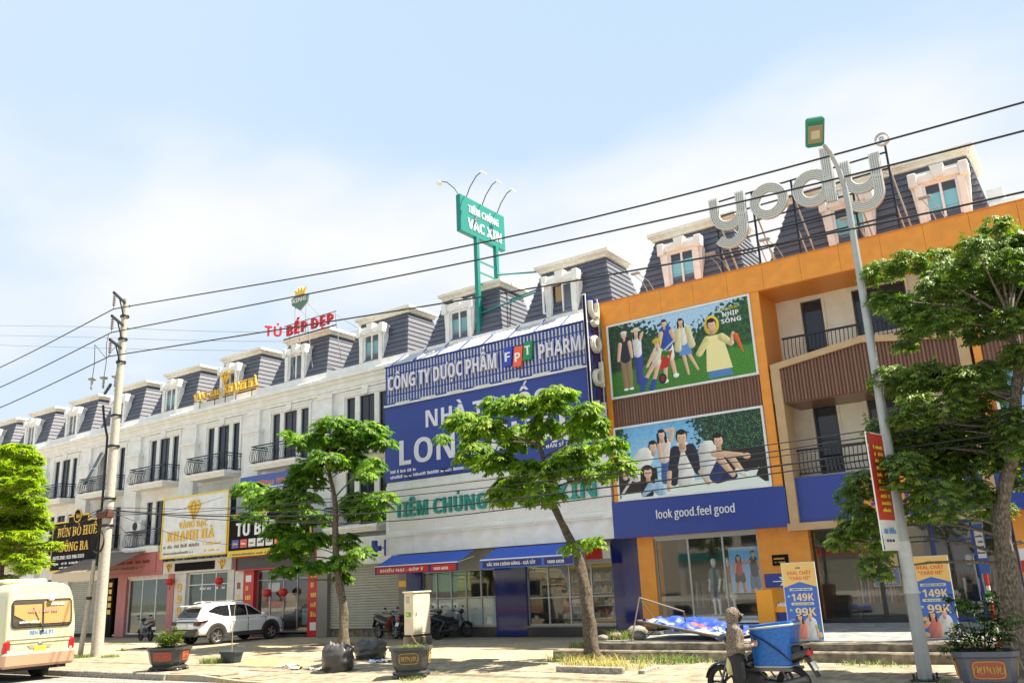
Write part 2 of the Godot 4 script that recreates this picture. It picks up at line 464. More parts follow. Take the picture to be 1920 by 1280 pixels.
func make_ground():
	var gt := ground_picture()
	var m := mt("paving", Color(1, 1, 1), 0.92, 0, gt, 0.085)
	# the wide base sheet under everything, out to the horizon
	var base := MB.new()
	base.quad(Vector3(-420, -0.2, 120), Vector3(300, -0.2, 120), Vector3(300, -0.2, -420), Vector3(-420, -0.2, -420))
	structure("ground", base.mesh(), mt("earth", lin(0.30, 0.27, 0.21), 0.95, 0, M.old_concrete.albedo_texture, 0.2))
	# road
	var road := MB.new()
	road.quad(Vector3(-220, -0.15, 9.0), Vector3(90, -0.15, 9.0), Vector3(90, -0.15, -14.35), Vector3(-220, -0.15, -14.35))
	structure("road", road.mesh(), mt("asphalt", lin(0.40, 0.385, 0.35), 0.9, 0, noise_tex(55, 0.04, 0.6, 1.0, 5), 0.5))
	# pavement sheet with a kerb face along the road
	var pv := MB.new()
	var rows = []
	var zs = [-28.6, -26.0, -24.0, -22.0, -20.5, -19.4, -18.4, -17.6, -17.0, -16.4, -15.8, -15.2, -14.7, -14.3]
	for z in zs:
		var row = []
		for i in 72:
			var x := -120.0 + 1.75 * i if i < 30 else -67.5 + (i - 30) * 1.75
			row.append(Vector3(x, ground_y(x, z) + 0.012 * sin(x * 1.7 + z) * (1.0 if z > -22.0 else 0.0), z))
		rows.append(row)
	pv.grid(rows, false, true)
	var side = []
	for i in 72:
		var q: Vector3 = rows[-1][i]
		side.append(Vector3(q.x, -0.2, q.z + 0.01))
	pv.grid([rows[-1], side], false, true)
	var pav := structure("pavement", pv.mesh(), m)
	# kerb stones along the far part, laid one by one
	var kt = mt("kerb_stone", lin(0.47, 0.44, 0.38), 0.9, 0, M.concrete.albedo_texture, 0.7)
	var kb := MB.new()
	kb.cbox(Vector3.ZERO, Vector3(0.985, 0.19, 0.2), 0.02)
	var km := kb.mesh()
	for i in 24:
		var x := -45.0 + i * 1.0
		var o := put(pav, "kerb_stone", km, kt, Vector3(x, -0.08 + 0.008 * sin(i * 2.3), -14.32 + 0.01 * sin(i * 1.7)))
		o.rotation.y = 0.012 * sin(i * 3.1)
	# worn paving slabs near the road, each laid a little differently
	var sm = [mt("slab_a", lin(0.40, 0.335, 0.235), 0.92, 0, gt2(), 0.4), mt("slab_b", lin(0.43, 0.365, 0.26), 0.92, 0, gt2(), 0.4), mt("slab_c", lin(0.37, 0.315, 0.23), 0.92, 0, gt2(), 0.4)]
	var sb := MB.new()
	sb.cbox(Vector3.ZERO, Vector3(0.80, 0.04, 0.595), 0.006)
	var smesh := sb.mesh()
	var sr := RandomNumberGenerator.new(); sr.seed = 9
	for i in 37:
		for j in 8:
			var x := -31.2 + i * 0.81 + (0.4 if j % 2 else 0.0)
			var z := -14.75 - j * 0.6
			if sr.randf() < 0.04: continue
			var y := ground_y(x, z)
			var sl := (ground_y(x, z + 0.3) - ground_y(x, z - 0.3)) / 0.6
			put(pav, "paving_slab", smesh, sm[sr.randi() % 3], Vector3(x, y - 0.004 + sr.randf_range(-0.004, 0.004), z), Basis(Vector3.RIGHT, -atan(sl) + sr.randf_range(-0.004, 0.004)) * Basis(Vector3.BACK, sr.randf_range(-0.005, 0.005)))
	# raised terrace before the clothes shop: two low worn steps
	var tr := wthing("terrace", "raised concrete terrace with two worn steps before the clothes shop", "terrace", Vector3(-3, 0, -24))
	tr.set_meta("kind", "structure")
	var rg := RandomNumberGenerator.new(); rg.seed = 4
	step_block(tr, "upper_step", -11.75, 6.0, 0.0, 0.385, -27.2, -20.0, rg)
	step_block(tr, "lower_step", -12.75, 6.0, -0.02, 0.215, -20.02, -19.62, rg)
	step_block(tr, "step_edge", -11.8, 6.0, 0.215, 0.39, -20.015, -19.88, rg)
	# floor tiles of the terrace
	var tm = [mt("terrace_tile", lin(0.40, 0.42, 0.42), 0.6, 0, gt2(), 0.3), mt("terrace_tile_b", lin(0.36, 0.385, 0.39), 0.6, 0, gt2(), 0.3)]
	var tb := MB.new()
	tb.cbox(Vector3.ZERO, Vector3(0.79, 0.03, 0.79), 0.006)
	var tmesh := tb.mesh()
	for i in 15:
		for j in 8:
			var x := -11.3 + i * 0.8
			var z := -20.5 - j * 0.8
			put(tr, "tile", tmesh, tm[(i * 7 + j * 3 + i * j) % 2], Vector3(x, 0.388 + 0.003 * rg.randf(), z))

func step_block(p, called, x0, x1, y0, y1, z0, z1, rg):
	# a cast edge, chipped and uneven along its length
	var mb := MB.new()
	var rows = []
	var nn := int((x1 - x0) / 0.35)
	for k in 5:
		rows.append([])
	for i in nn + 1:
		var x = lerpf(x0, x1, float(i) / nn)
		var w: float = rg.randf_range(-0.018, 0.014)
		var d: float = rg.randf_range(-0.012, 0.012)
		rows[0].append(Vector3(x, y0, z1 + 0.01 + w))
		rows[1].append(Vector3(x, lerpf(y0, y1, 0.5), z1 + w * 1.4))
		rows[2].append(Vector3(x, y1 - 0.03 + d, z1 + w))
		rows[3].append(Vector3(x, y1 + d * 0.4, z1 - 0.03 + w))
		rows[4].append(Vector3(x, y1, z0))
	mb.grid(rows, false, false, false)
	for e in [0, nn]:
		mb.quad(rows[0][e], rows[2][e], rows[4][e], Vector3(rows[0][e].x, y0, z0))
	put0(p, called, mb, M.old_concrete)

# ---------------------------------------------------------------- the row of shophouses
var cache := {}
func along_x(poly, half: float) -> Mesh:   # a moulding: outline in (z, y), drawn out along x from -half to half
	var mb := MB.new()
	mb.prism(poly, -half, half, func(p): return Vector3(-p.z, p.y, p.x))
	return mb.mesh()
func holed_wall(mb: MB, x0, x1, y0, y1, z: float, holes, back := 0.25):
	var xs = [x0, x1]; var ys = [y0, y1]
	for h in holes:
		xs.append_array([h[0], h[1]]); ys.append_array([h[2], h[3]])
	xs.sort(); ys.sort()
	for i in xs.size() - 1:
		for j in ys.size() - 1:
			if xs[i + 1] - xs[i] < 0.001 or ys[j + 1] - ys[j] < 0.001: continue
			var cx = (xs[i] + xs[i + 1]) / 2.0; var cy = (ys[j] + ys[j + 1]) / 2.0
			var inside := false
			for h in holes:
				if cx > h[0] and cx < h[1] and cy > h[2] and cy < h[3]: inside = true
			if not inside:
				mb.quad(Vector3(xs[i], ys[j], z), Vector3(xs[i + 1], ys[j], z), Vector3(xs[i + 1], ys[j + 1], z), Vector3(xs[i], ys[j + 1], z))
	for h in holes:
		var a := Vector3(h[0], h[2], z); var b := Vector3(h[1], h[2], z); var c := Vector3(h[1], h[3], z); var d := Vector3(h[0], h[3], z)
		var q := Vector3(0, 0, -back)
		mb.quad(a, a + q, b + q, b); mb.quad(b, b + q, c + q, c); mb.quad(c, c + q, d + q, d); mb.quad(d, d + q, a + q, a)
func window_mesh(w: float, h: float, cols: int, rows: int, t := 0.05, deep := 0.06) -> Mesh:
	var key := "win%.2f_%.2f_%d_%d_%.3f" % [w, h, cols, rows, t]
	if not cache.has(key):
		var mb := MB.new()
		mb.box(-w / 2, w / 2, h / 2 - t, h / 2, 0, deep); mb.box(-w / 2, w / 2, -h / 2, -h / 2 + t, 0, deep)
		mb.box(-w / 2, -w / 2 + t, -h / 2 + t, h / 2 - t, 0, deep); mb.box(w / 2 - t, w / 2, -h / 2 + t, h / 2 - t, 0, deep)
		for i in range(1, cols):
			var x := -w / 2 + w * i / cols
			mb.box(x - t * 0.6, x + t * 0.6, -h / 2 + t, h / 2 - t, 0.002, deep - 0.004)
		for i in range(1, rows):
			var y := -h / 2 + h * i / rows
			mb.box(-w / 2 + t, w / 2 - t, y - t * 0.4, y + t * 0.4, 0.004, deep - 0.01)
		cache[key] = mb.mesh()
	return cache[key]
func window_at(p: Node3D, x0: float, x1: float, y0: float, y1: float, z: float, cols: int, rows: int, fm: Material, pm: Material, t := 0.05):
	var c := Vector3((x0 + x1) / 2, (y0 + y1) / 2, z)
	var o := put(p, "window", window_mesh(x1 - x0, y1 - y0, cols, rows, t), fm, c)
	for i in cols:
		var a := x0 + (x1 - x0) * i / cols
		bx(o, "pane", a + 0.02, a + (x1 - x0) / cols - 0.02, y0 + 0.02, y1 - 0.02, z + 0.016, z + 0.024, pm)
	return o
func baluster_mesh(h: float, belly: float) -> Mesh:
	var key := "bal%.2f%.2f" % [h, belly]
	if not cache.has(key):
		var mb := MB.new()
		var pts = []
		for i in 7:
			var t := i / 6.0
			pts.append(Vector3(0, h * t, belly * sin(PI * pow(t, 0.62)) * (1.0 - 0.25 * t)))
		mb.tube(pts, 0.013, 4, false)
		cache[key] = mb.mesh()
	return cache[key]
func balcony(p: Node3D, x0: float, x1: float, y: float, z0: float, z1: float, rail := 0.9, belly := 0.12):
	# slab top at y
	var w := x1 - x0
	var cx := (x0 + x1) / 2
	var mb := MB.new()
	mb.box(-w / 2, w / 2, -0.12, 0.0, 0, z1 - z0); mb.box(-w / 2 + 0.06, w / 2 - 0.06, -0.2, -0.12, 0, z1 - z0 - 0.06); mb.box(-w / 2 + 0.12, w / 2 - 0.12, -0.3, -0.2, 0, z1 - z0 - 0.12)
	var s := put(p, "balcony", mb.mesh(), M.white_trim, Vector3(cx, y, z0))
	var e := 0.07
	for r in [[rail - 0.05, rail, 0.028], [0.06, 0.1, 0.018], [rail - 0.16, rail - 0.13, 0.012]]:
		bx(s, "rail", x0 + e, x1 - e, y + r[0], y + r[1], z1 - e - r[2], z1 - e + r[2], M.iron)
		for x in [x0 + e, x1 - e]:
			bx(s, "rail", x - r[2], x + r[2], y + r[0], y + r[1], z0, z1 - e - r[2], M.iron)
	var bmsh := baluster_mesh(rail - 0.2, belly)
	var nn := int((w - 2 * e) / 0.125)
	for i in nn + 1:
		put(s, "baluster", bmsh, M.iron, Vector3(x0 + e + (w - 2 * e) * i / nn, y + 0.08, z1 - e))
	for sd in [-1, 1]:
		for i in range(1, 8):
			put(s, "baluster", bmsh, M.iron, Vector3(x0 + e if sd < 0 else x1 - e, y + 0.08, lerpf(z0, z1 - e, i / 8.0)), Basis(Vector3.UP, sd * PI / 2))
	return s

func mansard(p: Node3D, x0: float, x1: float, z: float, deep: float, y0 := 12.17, y1 := 14.35, left := 0.6, right := 0.5, courses := 9):
	# steep slate hat with a pale capping; each course of slates is a piece
	var back := 0.65
	var core := MB.new()
	var e := 0.05
	core.hexa([Vector3(x0 + e, y0, z - e), Vector3(x1 - e, y0, z - e), Vector3(x1 - e, y0, z - deep + e), Vector3(x0 + e, y0, z - deep + e),
		Vector3(x0 + left + e, y1, z - back - e), Vector3(x1 - right - e, y1, z - back - e), Vector3(x1 - right - e, y1, z - deep + back + e), Vector3(x0 + left + e, y1, z - deep + back + e)])
	var roof := put0(p, "roof", core, M.slate_core)
	for i in courses:
		var a := float(i) / courses
		var b := float(i + 1) / courses + 0.012
		var mb := MB.new()
		var o0 := 0.03
		var o1 := -0.012
		var cn := func(t, o):
			var l = x0 + left * t - o; var r = x1 - right * t + o; var f = z - back * t + o; var k = z - deep + back * t - o; var y = lerpf(y0, y1, t)
			return [Vector3(l, y, f), Vector3(r, y, f), Vector3(r, y, k), Vector3(l, y, k)]
		var lo = cn.call(a, o0); var hi = cn.call(b, o1); var un = cn.call(a, -0.05)
		for s in 4:
			var s2 := (s + 1) % 4
			mb.quad(lo[s], lo[s2], hi[s2], hi[s]); mb.quad(un[s], un[s2], lo[s2], lo[s])
		put0(roof, "slate_course", mb, M.slate if i % 2 == 0 else M.slate_b)
	var cap := MB.new()
	for q in [[0.10, 0.0, 0.12], [0.16, 0.12, 0.17], [0.24, 0.17, 0.30]]:
		cap.box(x0 + left - q[0], x1 - right + q[0], y1 + q[1], y1 + q[2], z - deep + back - q[0], z - back + q[0])
	put0(roof, "capping", cap, M.roof_cap)
	return roof

func dormer(p: Node3D, x: float, z: float, blind: Material, open := false, y := 12.17):
	var mb := MB.new()
	holed_wall(mb, x - 0.72, x + 0.72, y, y + 1.6, z, [[x - 0.49, x + 0.49, y + 0.04, y + 1.33]], 0.16)
	for s in [-1, 1]:   # cheeks running back into the slope, flared at the foot
		mb.hexa([Vector3(x + s * 0.72 - 0.12 * (s + 1) / 2, y, z - 0.005), Vector3(x + s * 0.72 + 0.12 * (1 - s) / 2, y, z - 0.005), Vector3(x + s * 0.72 + 0.12 * (1 - s) / 2, y, z - 0.9), Vector3(x + s * 0.72 - 0.12 * (s + 1) / 2, y, z - 0.9),
			Vector3(x + s * 0.72 - 0.12 * (s + 1) / 2, y + 1.6, z - 0.005), Vector3(x + s * 0.72 + 0.12 * (1 - s) / 2, y + 1.6, z - 0.005), Vector3(x + s * 0.72 + 0.12 * (1 - s) / 2, y + 1.6, z - 0.9), Vector3(x + s * 0.72 - 0.12 * (s + 1) / 2, y + 1.6, z - 0.9)])
	mb.box(x - 0.76, x + 0.76, y + 1.6, y + 1.72, z - 0.95, z + 0.03)
	var d := put0(p, "dormer", mb, M.white_trim)
	var sr := MB.new()
	for s in [-1, 1]:
		sr.cbox(Vector3(x + s * 0.62, y + 0.65, z + 0.03), Vector3(0.22, 1.3, 0.06), 0.01)
		sr.cbox(Vector3(x + s * 0.74, y + 1.5, z - 0.02), Vector3(0.26, 0.46, 0.34), 0.02)
		sr.hexa([Vector3(x + s * 0.73 - 0.01, y, z - 0.02), Vector3(x + s * 0.73 + 0.01, y, z - 0.02), Vector3(x + s * 0.73 + 0.01, y, z - 0.5), Vector3(x + s * 0.73 - 0.01, y, z - 0.5),
			Vector3(x + s * 0.78 - 0.06, y + 1.28, z - 0.02), Vector3(x + s * 0.78 + 0.06, y + 1.28, z - 0.02), Vector3(x + s * 0.78 + 0.06, y + 1.28, z - 0.3), Vector3(x + s * 0.78 - 0.06, y + 1.28, z - 0.3)])
	sr.cbox(Vector3(x, y + 1.5, z + 0.03), Vector3(1.22, 0.26, 0.10), 0.015)
	sr.prism([Vector2(x - 0.13, y + 1.42), Vector2(x + 0.13, y + 1.42), Vector2(x + 0.2, y + 1.84), Vector2(x - 0.2, y + 1.84)], z - 0.2, z + 0.13)
	put0(d, "surround", sr, M.white_trim)
	bx(d, "room", x - 0.6, x + 0.6, y + 0.02, y + 1.4, z - 0.62, z - 0.6, M.interior_paint)
	if blind: bx(d, "blind", x - 0.47, x + 0.47, y + 0.05, y + 1.0, z - 0.15, z - 0.14, blind)
	if open:
		var w := put(d, "window", window_mesh(0.49, 1.26, 1, 1, 0.06), M.window_frame, Vector3(x + 0.245, y + 0.69, z - 0.1))
		bx(w, "pane", x + 0.04, x + 0.45, y + 0.09, y + 1.28, z - 0.076, z - 0.07, M.glass)
		var b := Basis(Vector3.UP, -1.9)
		var q := put(d, "window", window_mesh(0.47, 1.26, 1, 1, 0.06), M.window_frame, Vector3(x - 0.47, y + 0.69, z - 0.04) + b * Vector3(0.235, 0, 0), b)
		put(q, "pane", boxmesh(Vector3(0.4, 1.16, 0.008)), M.glass, org[q] + Vector3(0, 0, 0.03))
		bx(d, "curtain", x - 0.4, x + 0.02, y + 0.06, y + 1.3, z - 0.24, z - 0.2, M.curtain_tan)
	else:
		window_at(d, x - 0.49, x + 0.49, y + 0.04, y + 1.33, z - 0.1, 2, 1, M.window_frame, M.glass, 0.06)
	return d
func boxmesh(s: Vector3) -> BoxMesh:
	s = s.snapped(Vector3.ONE * 0.0005)
	if not boxes.has(s):
		var b := BoxMesh.new()
		b.size = s; boxes[s] = b
	return boxes[s]

const ROW_W := 5.3
func row_c(k: int) -> float: return -17.15 - ROW_W * k

func cornice_mesh(half: float) -> Mesh:
	return along_x([Vector2(0, 11.0), Vector2(0.10, 11.0), Vector2(0.10, 11.12), Vector2(0.16, 11.14), Vector2(0.16, 11.36), Vector2(0.26, 11.42), Vector2(0.30, 11.52), Vector2(0.42, 11.58), Vector2(0.42, 11.74), Vector2(0.36, 11.78), Vector2(0.06, 11.80), Vector2(0.04, 12.17), Vector2(-0.1, 12.17), Vector2(-0.1, 11.0)], half)

func shophouse(k: int, label: String, o := {}):
	var c := row_c(k)
	var t := thing("shophouse", label, "shophouse", Vector3(c, 0, -28), 0.0, "white shophouses in the row")
	var hw := ROW_W / 2
	var plain: bool = o.get("covered", false)
	# shell: wall with its openings, the mass behind, party walls of the ground floor
	var wins = [[-1.33, -0.78, 8.12, 10.64], [-0.47, 0.47, 8.06, 10.64], [0.78, 1.33, 8.12, 10.64]]
	var low = [[-1.33, -0.78, 4.8, 7.15], [-0.47, 0.47, 4.66, 7.15], [0.78, 1.33, 4.8, 7.15]]
	var wall := MB.new()
	holed_wall(wall, -hw, hw, 3.3, 11.1, 0.0, [] if plain else wins + low)
	put0(t, "wall", wall, M.white_wall)
	var body := MB.new()
	body.box(-hw + 0.005, hw - 0.005, 3.35, 12.14, -9.0, -0.26)
	if plain: body.box(-hw + 0.005, hw - 0.005, 0.0, 3.35, -9.0, -5.2)
	else:
		body.box(-hw + 0.005, -hw + 0.12, 0.0, 3.35, -9.0, 0.0); body.box(hw - 0.12, hw - 0.005, 0.0, 3.35, -9.0, 0.0)
		body.box(-hw + 0.12, hw - 0.12, 0.0, 3.35, -9.0, -5.0); body.box(-hw + 0.12, hw - 0.12, 0.0, 0.15, -5.0, 0.0)
	put0(t, "shell", body, M.interior)
	put0(t, "cornice", cornice_mesh(hw), M.white_trim)
	mansard(t, -1.62, 2.56, 0.0, 3.0)
	dormer(t, 0.28, 0.02, o.get("blind"), o.get("open", false))
	if not plain:
		for s in [-1, 1]:   # half pilasters at both party walls, wide and proud below, narrow above
			var pil := MB.new()
			var pil2 := MB.new()
			var a := 2.02 if s > 0 else -hw
			var b := hw if s > 0 else -2.02
			pil.box(a, b, 3.4, 9.86, 0.0, 0.30); pil.box(a - (0.05 if s > 0 else 0.0), b + (0.05 if s < 0 else 0.0), 9.86, 10.0, 0.0, 0.36)
			pil.box(a - (0.03 if s > 0 else 0.0), b + (0.03 if s < 0 else 0.0), 9.72, 9.78, 0.0, 0.33)
			var a2 := 2.2 if s > 0 else -hw
			var b2 := hw if s > 0 else -2.2
			pil2.box(a2, b2, 10.0, 10.82, 0.0, 0.14); pil2.box(a2 - (0.05 if s > 0 else 0.0), b2 + (0.05 if s < 0 else 0.0), 10.82, 11.0, 0.0, 0.2)
			var q := put0(t, "pilaster", pil, M.white_wall)
			put0(q, "capital", pil2, M.white_trim)
		var sur := MB.new()
		sur.box(-1.62, 1.62, 10.84, 10.93, 0.0, 0.09); sur.box(-1.55, -1.42, 8.1, 10.84, 0.0, 0.06); sur.box(1.42, 1.55, 8.1, 10.84, 0.0, 0.06); sur.box(-1.42, 1.42, 10.7, 10.84, 0.0, 0.05)
		sur.prism([Vector2(-0.14, 10.66), Vector2(0.14, 10.66), Vector2(0.22, 11.05), Vector2(-0.22, 11.05)], 0.0, 0.14)
		put0(t, "window_surround", sur, M.white_trim)
		for q in wins:
			if o.get("tilted", false) and q[0] < -1.0:
				# a sash swung out at the foot
				bx(t, "room", q[0], q[1], q[2], q[3], -0.255, -0.25, M.interior_paint)
				var b := Basis(Vector3.RIGHT, -0.42)
				var s := put(t, "window", window_mesh(0.55, 2.3, 1, 2), M.window_frame, Vector3((q[0] + q[1]) / 2, 10.62, 0.02) + b * Vector3(0, -1.15, 0), b)
				put(s, "pane", boxmesh(Vector3(0.47, 2.2, 0.008)), M.dark_glass_b, org[s] + Vector3(0, 0, 0.03))
			else:
				window_at(t, q[0], q[1], q[2], q[3], -0.14, 2 if q[1] - q[0] > 0.8 else 1, 2, M.dark_frame, M.dark_glass if k % 2 == 0 else M.dark_glass_b)
		for q in low:
			window_at(t, q[0], q[1], q[2], q[3], -0.14, 2 if q[1] - q[0] > 0.8 else 1, 2, M.dark_frame, M.dark_glass)
		balcony(t, -1.66, 1.68, 8.05, 0.0, 1.1)
		if o.get("low_balcony", true): balcony(t, -1.66, 1.68, 4.62, 0.0, 1.1)
		bx(t, "string_course", -2.02, 2.02, 7.6, 7.78, 0.0, 0.05, M.white_trim)
		bx(t, "string_course", -2.02, 2.02, 4.15, 4.33, 0.0, 0.06, M.white_trim)
	return t

func make_row():
	shophouse(0, "white shophouse with slate mansard whose dormer window stands open beside the orange frame", {"covered": true, "open": true})
	shophouse(1, "white shophouse with slate mansard behind the tall green steel sign posts", {"covered": true, "blind": M.curtain_teal})
	shophouse(2, "white shophouse with grey roller shutter next to the blue pharmacy boards", {"blind": M.curtain_teal})
	shophouse(3, "white shophouse above the kitchen cabinet shop, red letters on its roof", {})
	shophouse(4, "white shophouse above the jeweller, gold letters along its cornice", {"blind": null, "low_balcony": false})
	shophouse(5, "white shophouse above the pink shopfront, teal blind in its dormer", {"blind": M.curtain_teal})
	shophouse(6, "white shophouse behind the concrete power pole, one window sash swung outward", {"tilted": true})
	shophouse(7, "white shophouse between the beef noodle sign and the yellow-green mango tree", {})
	shophouse(8, "white shophouse rising directly behind the yellow-green mango tree", {})
	shophouse(9, "white shophouse at the far end of the row beyond the mango tree", {})

# ---------------------------------------------------------------- small helpers for signs
func smudge(p: Node3D, x0: float, x1: float, y: float, h: float, z: float, m: Material, sd := 1):   # print too small to read: a run of little strokes
	var rg := RandomNumberGenerator.new(); rg.seed = sd
	var mb := MB.new()
	var x := x0
	while x < x1:
		if rg.randf() < 0.16:
			x += h * 0.6
			continue
		var w := h * rg.randf_range(0.25, 0.6)
		var hh := h * rg.randf_range(0.6, 1.0)
		mb.box(x, minf(x + w, x1), y, y + hh, z, z + 0.004)
		x += w + h * 0.16
	var o := put0(p, "small_print", mb, m)
	o.set_meta("kind", "stuff")
	return o
func rim(p: Node3D, called: String, x0, x1, y0, y1, z0, z1, t: float, m: Material):
	var mb := MB.new()
	mb.box(x0, x1, y1 - t, y1, z0, z1); mb.box(x0, x1, y0, y0 + t, z0, z1); mb.box(x0, x0 + t, y0 + t, y1 - t, z0, z1); mb.box(x1 - t, x1, y0 + t, y1 - t, z0, z1)
	return put0(p, called, mb, m)

# ---------------------------------------------------------------- the pharmacy
func make_pharmacy():
	# slatted sign with the company's name
	var t := wthing("slatted_sign", "long blue slatted sign with pale letters naming the drug company", "sign", Vector3(-19.8, 9.4, -26.3))
	var x0 := -25.0
	var x1 := -14.6
	for i in 64:
		var x := x0 + 0.05 + (x1 - x0 - 0.16) * i / 63.0
		bx(t, "slat", x, x + 0.075, 9.47, 11.08, -26.325, -26.305, M.blue_board)
	bx(t, "frame", x0, x1, 11.08, 11.13, -26.40, -26.28, M.blue_board); bx(t, "frame", x0, x1, 9.42, 9.47, -26.40, -26.28, M.blue_board)
	bx(t, "cross_rail", x0, x1, 9.80, 9.84, -26.338, -26.327, M.blue_board); bx(t, "cross_rail", x0, x1, 10.72, 10.76, -26.338, -26.327, M.blue_board)
	bx(t, "ledge", x0 + 0.02, x1, 9.33, 9.40, -26.5, -26.22, M.white_panel)
	bx(t, "backing", x0 + 0.03, x1 - 0.03, 9.5, 11.05, -26.36, -26.34, M.white_panel)
	var sheet := MB.new()
	var rows = [[], []]
	for i in 105:
		var x := x0 + 10.4 * i / 104.0
		var w := 0.015 * (1.0 if i % 2 == 0 else -1.0)
		rows[0].append(Vector3(x, 11.09 + w, -26.42)); rows[1].append(Vector3(x, 11.88 + w, -27.55))
	sheet.grid(rows, false, false, false)
	put0(t, "corrugated_sheet", sheet, mt("white_sheet", lin(0.48, 0.49, 0.48), 0.6))
	for i in 9:
		var x := x0 + 0.2 + i * 1.24
		var mb := MB.new()
		mb.tube([Vector3(x, 11.1, -26.36), Vector3(x - 0.05, 11.95, -27.5)], 0.028, 5)
		put0(t, "brace", mb, M.blue_board)
	for i in 7:
		bx(t, "light_bar", x0 + 0.7 + i * 1.4, x0 + 1.5 + i * 1.4, 9.405, 9.45, -26.27, -26.2, M.white_plastic)
	var wl = mt("lavender_letter", lin(0.72, 0.70, 0.80), 0.4)
	txt(t, "CÔNG TY DƯỢC PHẨM", -24.72, -18.95, 10.02, 0.60, -26.27, 0.08, wl)
	txt(t, "PHARMA", -16.95, -14.68, 10.0, 0.56, -26.27, 0.08, wl)
	var k := 0
	for q in [["F", mt("logo_blue", lin(0.02, 0.06, 0.50), 0.4), 0.0], ["P", mt("logo_orange", lin(0.85, 0.12, 0.05), 0.4), -0.1], ["T", mt("logo_green", lin(0.01, 0.25, 0.07), 0.4), 0.08]]:
		var mb := MB.new()
		var xa := -18.62 + k * 0.47
		mb.prism([Vector2(xa, 9.98 + q[2]), Vector2(xa + 0.40, 9.98 + q[2]), Vector2(xa + 0.50, 10.72 + q[2] * 0.6), Vector2(xa + 0.10, 10.72 + q[2] * 0.6)], -26.28, -26.16)
		var pl := put0(t, "logo_tile", mb, q[1])
		txt(pl, q[0], xa + 0.12, xa + 0.38, 10.16 + q[2], 0.36, -26.16, 0.015, M.white_letter)
		k += 1
	# main blue board
	t = wthing("billboard", "wide plain blue billboard with large white letters above the vaccination sign", "billboard", Vector3(-19.8, 6.1, -26.4))
	bx(t, "board", -25.0, -14.5, 6.16, 9.33, -26.5, -26.31, M.blue_board)
	for s in [[-21.5], [-18.0]]:
		bx(t, "seam", s[0], s[0] + 0.012, 6.2, 9.3, -26.312, -26.306, mt("seam_blue", lin(0.018, 0.036, 0.22), 0.5))
	txt(t, "NHÀ THUỐC", -22.70, -16.75, 8.18, 0.70, -26.308, 0.03, wl)
	txt(t, "LONG CHÂU", -24.17, -15.4, 6.79, 1.02, -26.308, 0.03, wl)
	txt(t, "BÁN SỈ", -16.9, -16.15, 6.62, 0.13, -26.308, 0.008, wl); txt(t, "PHƯỚC THẮNG", -16.05, -14.75, 6.62, 0.13, -26.308, 0.008, wl)
	smudge(t, -15.6, -14.8, 6.36, 0.12, -26.31, wl, 3)
	smudge(t, -24.7, -23.3, 6.5, 0.13, -26.31, wl, 4); smudge(t, -24.7, -19.8, 6.28, 0.13, -26.31, wl, 5)
	for x in [-23.4, -21.5]:
		var mb := MB.new()
		mb.tube([Vector3(x, 6.2, -26.3), Vector3(x, 6.15, -26.05), Vector3(x, 6.28, -25.95)], 0.02, 5)
		mb.cbox(Vector3(x, 6.32, -25.93), Vector3(0.26, 0.05, 0.16), 0.012)
		put0(t, "floodlight", mb, M.iron)
	# vaccination sign: white case with a lattice face
	t = wthing("vaccination_sign", "white lattice-faced sign case with raised green letters over the pharmacy", "sign", Vector3(-19.6, 3.2, -26.4))
	bx(t, "case", -24.95, -14.36, 3.98, 6.13, -26.9, -26.36, M.white_panel)
	rim(t, "border", -24.95, -14.36, 3.98, 5.98, -26.36, -26.30, 0.18, M.white_panel)
	var la := MB.new()
	var sp := 0.13
	for d in [1.0, -1.0]:
		var n := int((10.25 + 1.64) / sp)
		for i in n + 1:
			var a := -24.77 - (1.64 if d > 0 else 0.0) + i * sp
			var p0 := Vector2(a, 4.16); var p1 := Vector2(a + d * 1.64, 5.80)
			# clip to the face
			if p1.x < p0.x:
				var s := p0; p0 = p1; p1 = s
			if p1.x < -24.77 or p0.x > -14.54: continue
			var sl := (p1.y - p0.y) / (p1.x - p0.x)
			if p0.x < -24.77:
				p0 = Vector2(-24.77, p0.y + sl * (-24.77 - p0.x))
			if p1.x > -14.54:
				p1 = Vector2(-14.54, p1.y + sl * (-14.54 - p1.x))
			var z := -26.345 + (0.004 if d > 0 else 0.0)
			la.obox(Vector3((p0.x + p1.x) / 2, (p0.y + p1.y) / 2, z), Basis(Vector3.BACK, (p1 - p0).angle()), Vector3((p1 - p0).length(), 0.035, 0.02))
	var lo := put0(t, "lattice", la, M.white_letter)
	lo.set_meta("kind", "stuff")
	bx(t, "backing", -24.77, -14.54, 4.16, 5.80, -26.359, -26.357, M.white_panel)
	txt(t, "TIÊM CHỦNG", -24.40, -19.75, 4.68, 0.60, -26.33, 0.10, M.teal_letter)
	txt(t, "VẮC XIN", -18.9, -14.92, 4.68, 0.60, -26.33, 0.10, M.teal_letter)
	bx(t, "fascia", -24.93, -14.38, 3.23, 3.92, -26.9, -26.34, M.white_panel)
	bx(t, "ledge", -24.97, -14.34, 3.92, 3.98, -26.9, -26.24, M.white_panel)
	for i in 6:
		bx(t, "light_bar", -23.3 + i * 1.45, -22.0 + i * 1.45, 3.985, 4.01, -26.29, -26.2, M.white_plastic)
	# awnings
	awning("blue awning with red valance lettering over the pharmacy's parked motorbikes", -24.6, -20.4, M.red_panel, mt("navy_valance", lin(0.03, 0.03, 0.16), 0.6), ["KHIẾU NẠI - GÓP Ý", "1800 6928"], mt("awning_blue", lin(0.02, 0.10, 0.55), 0.6))
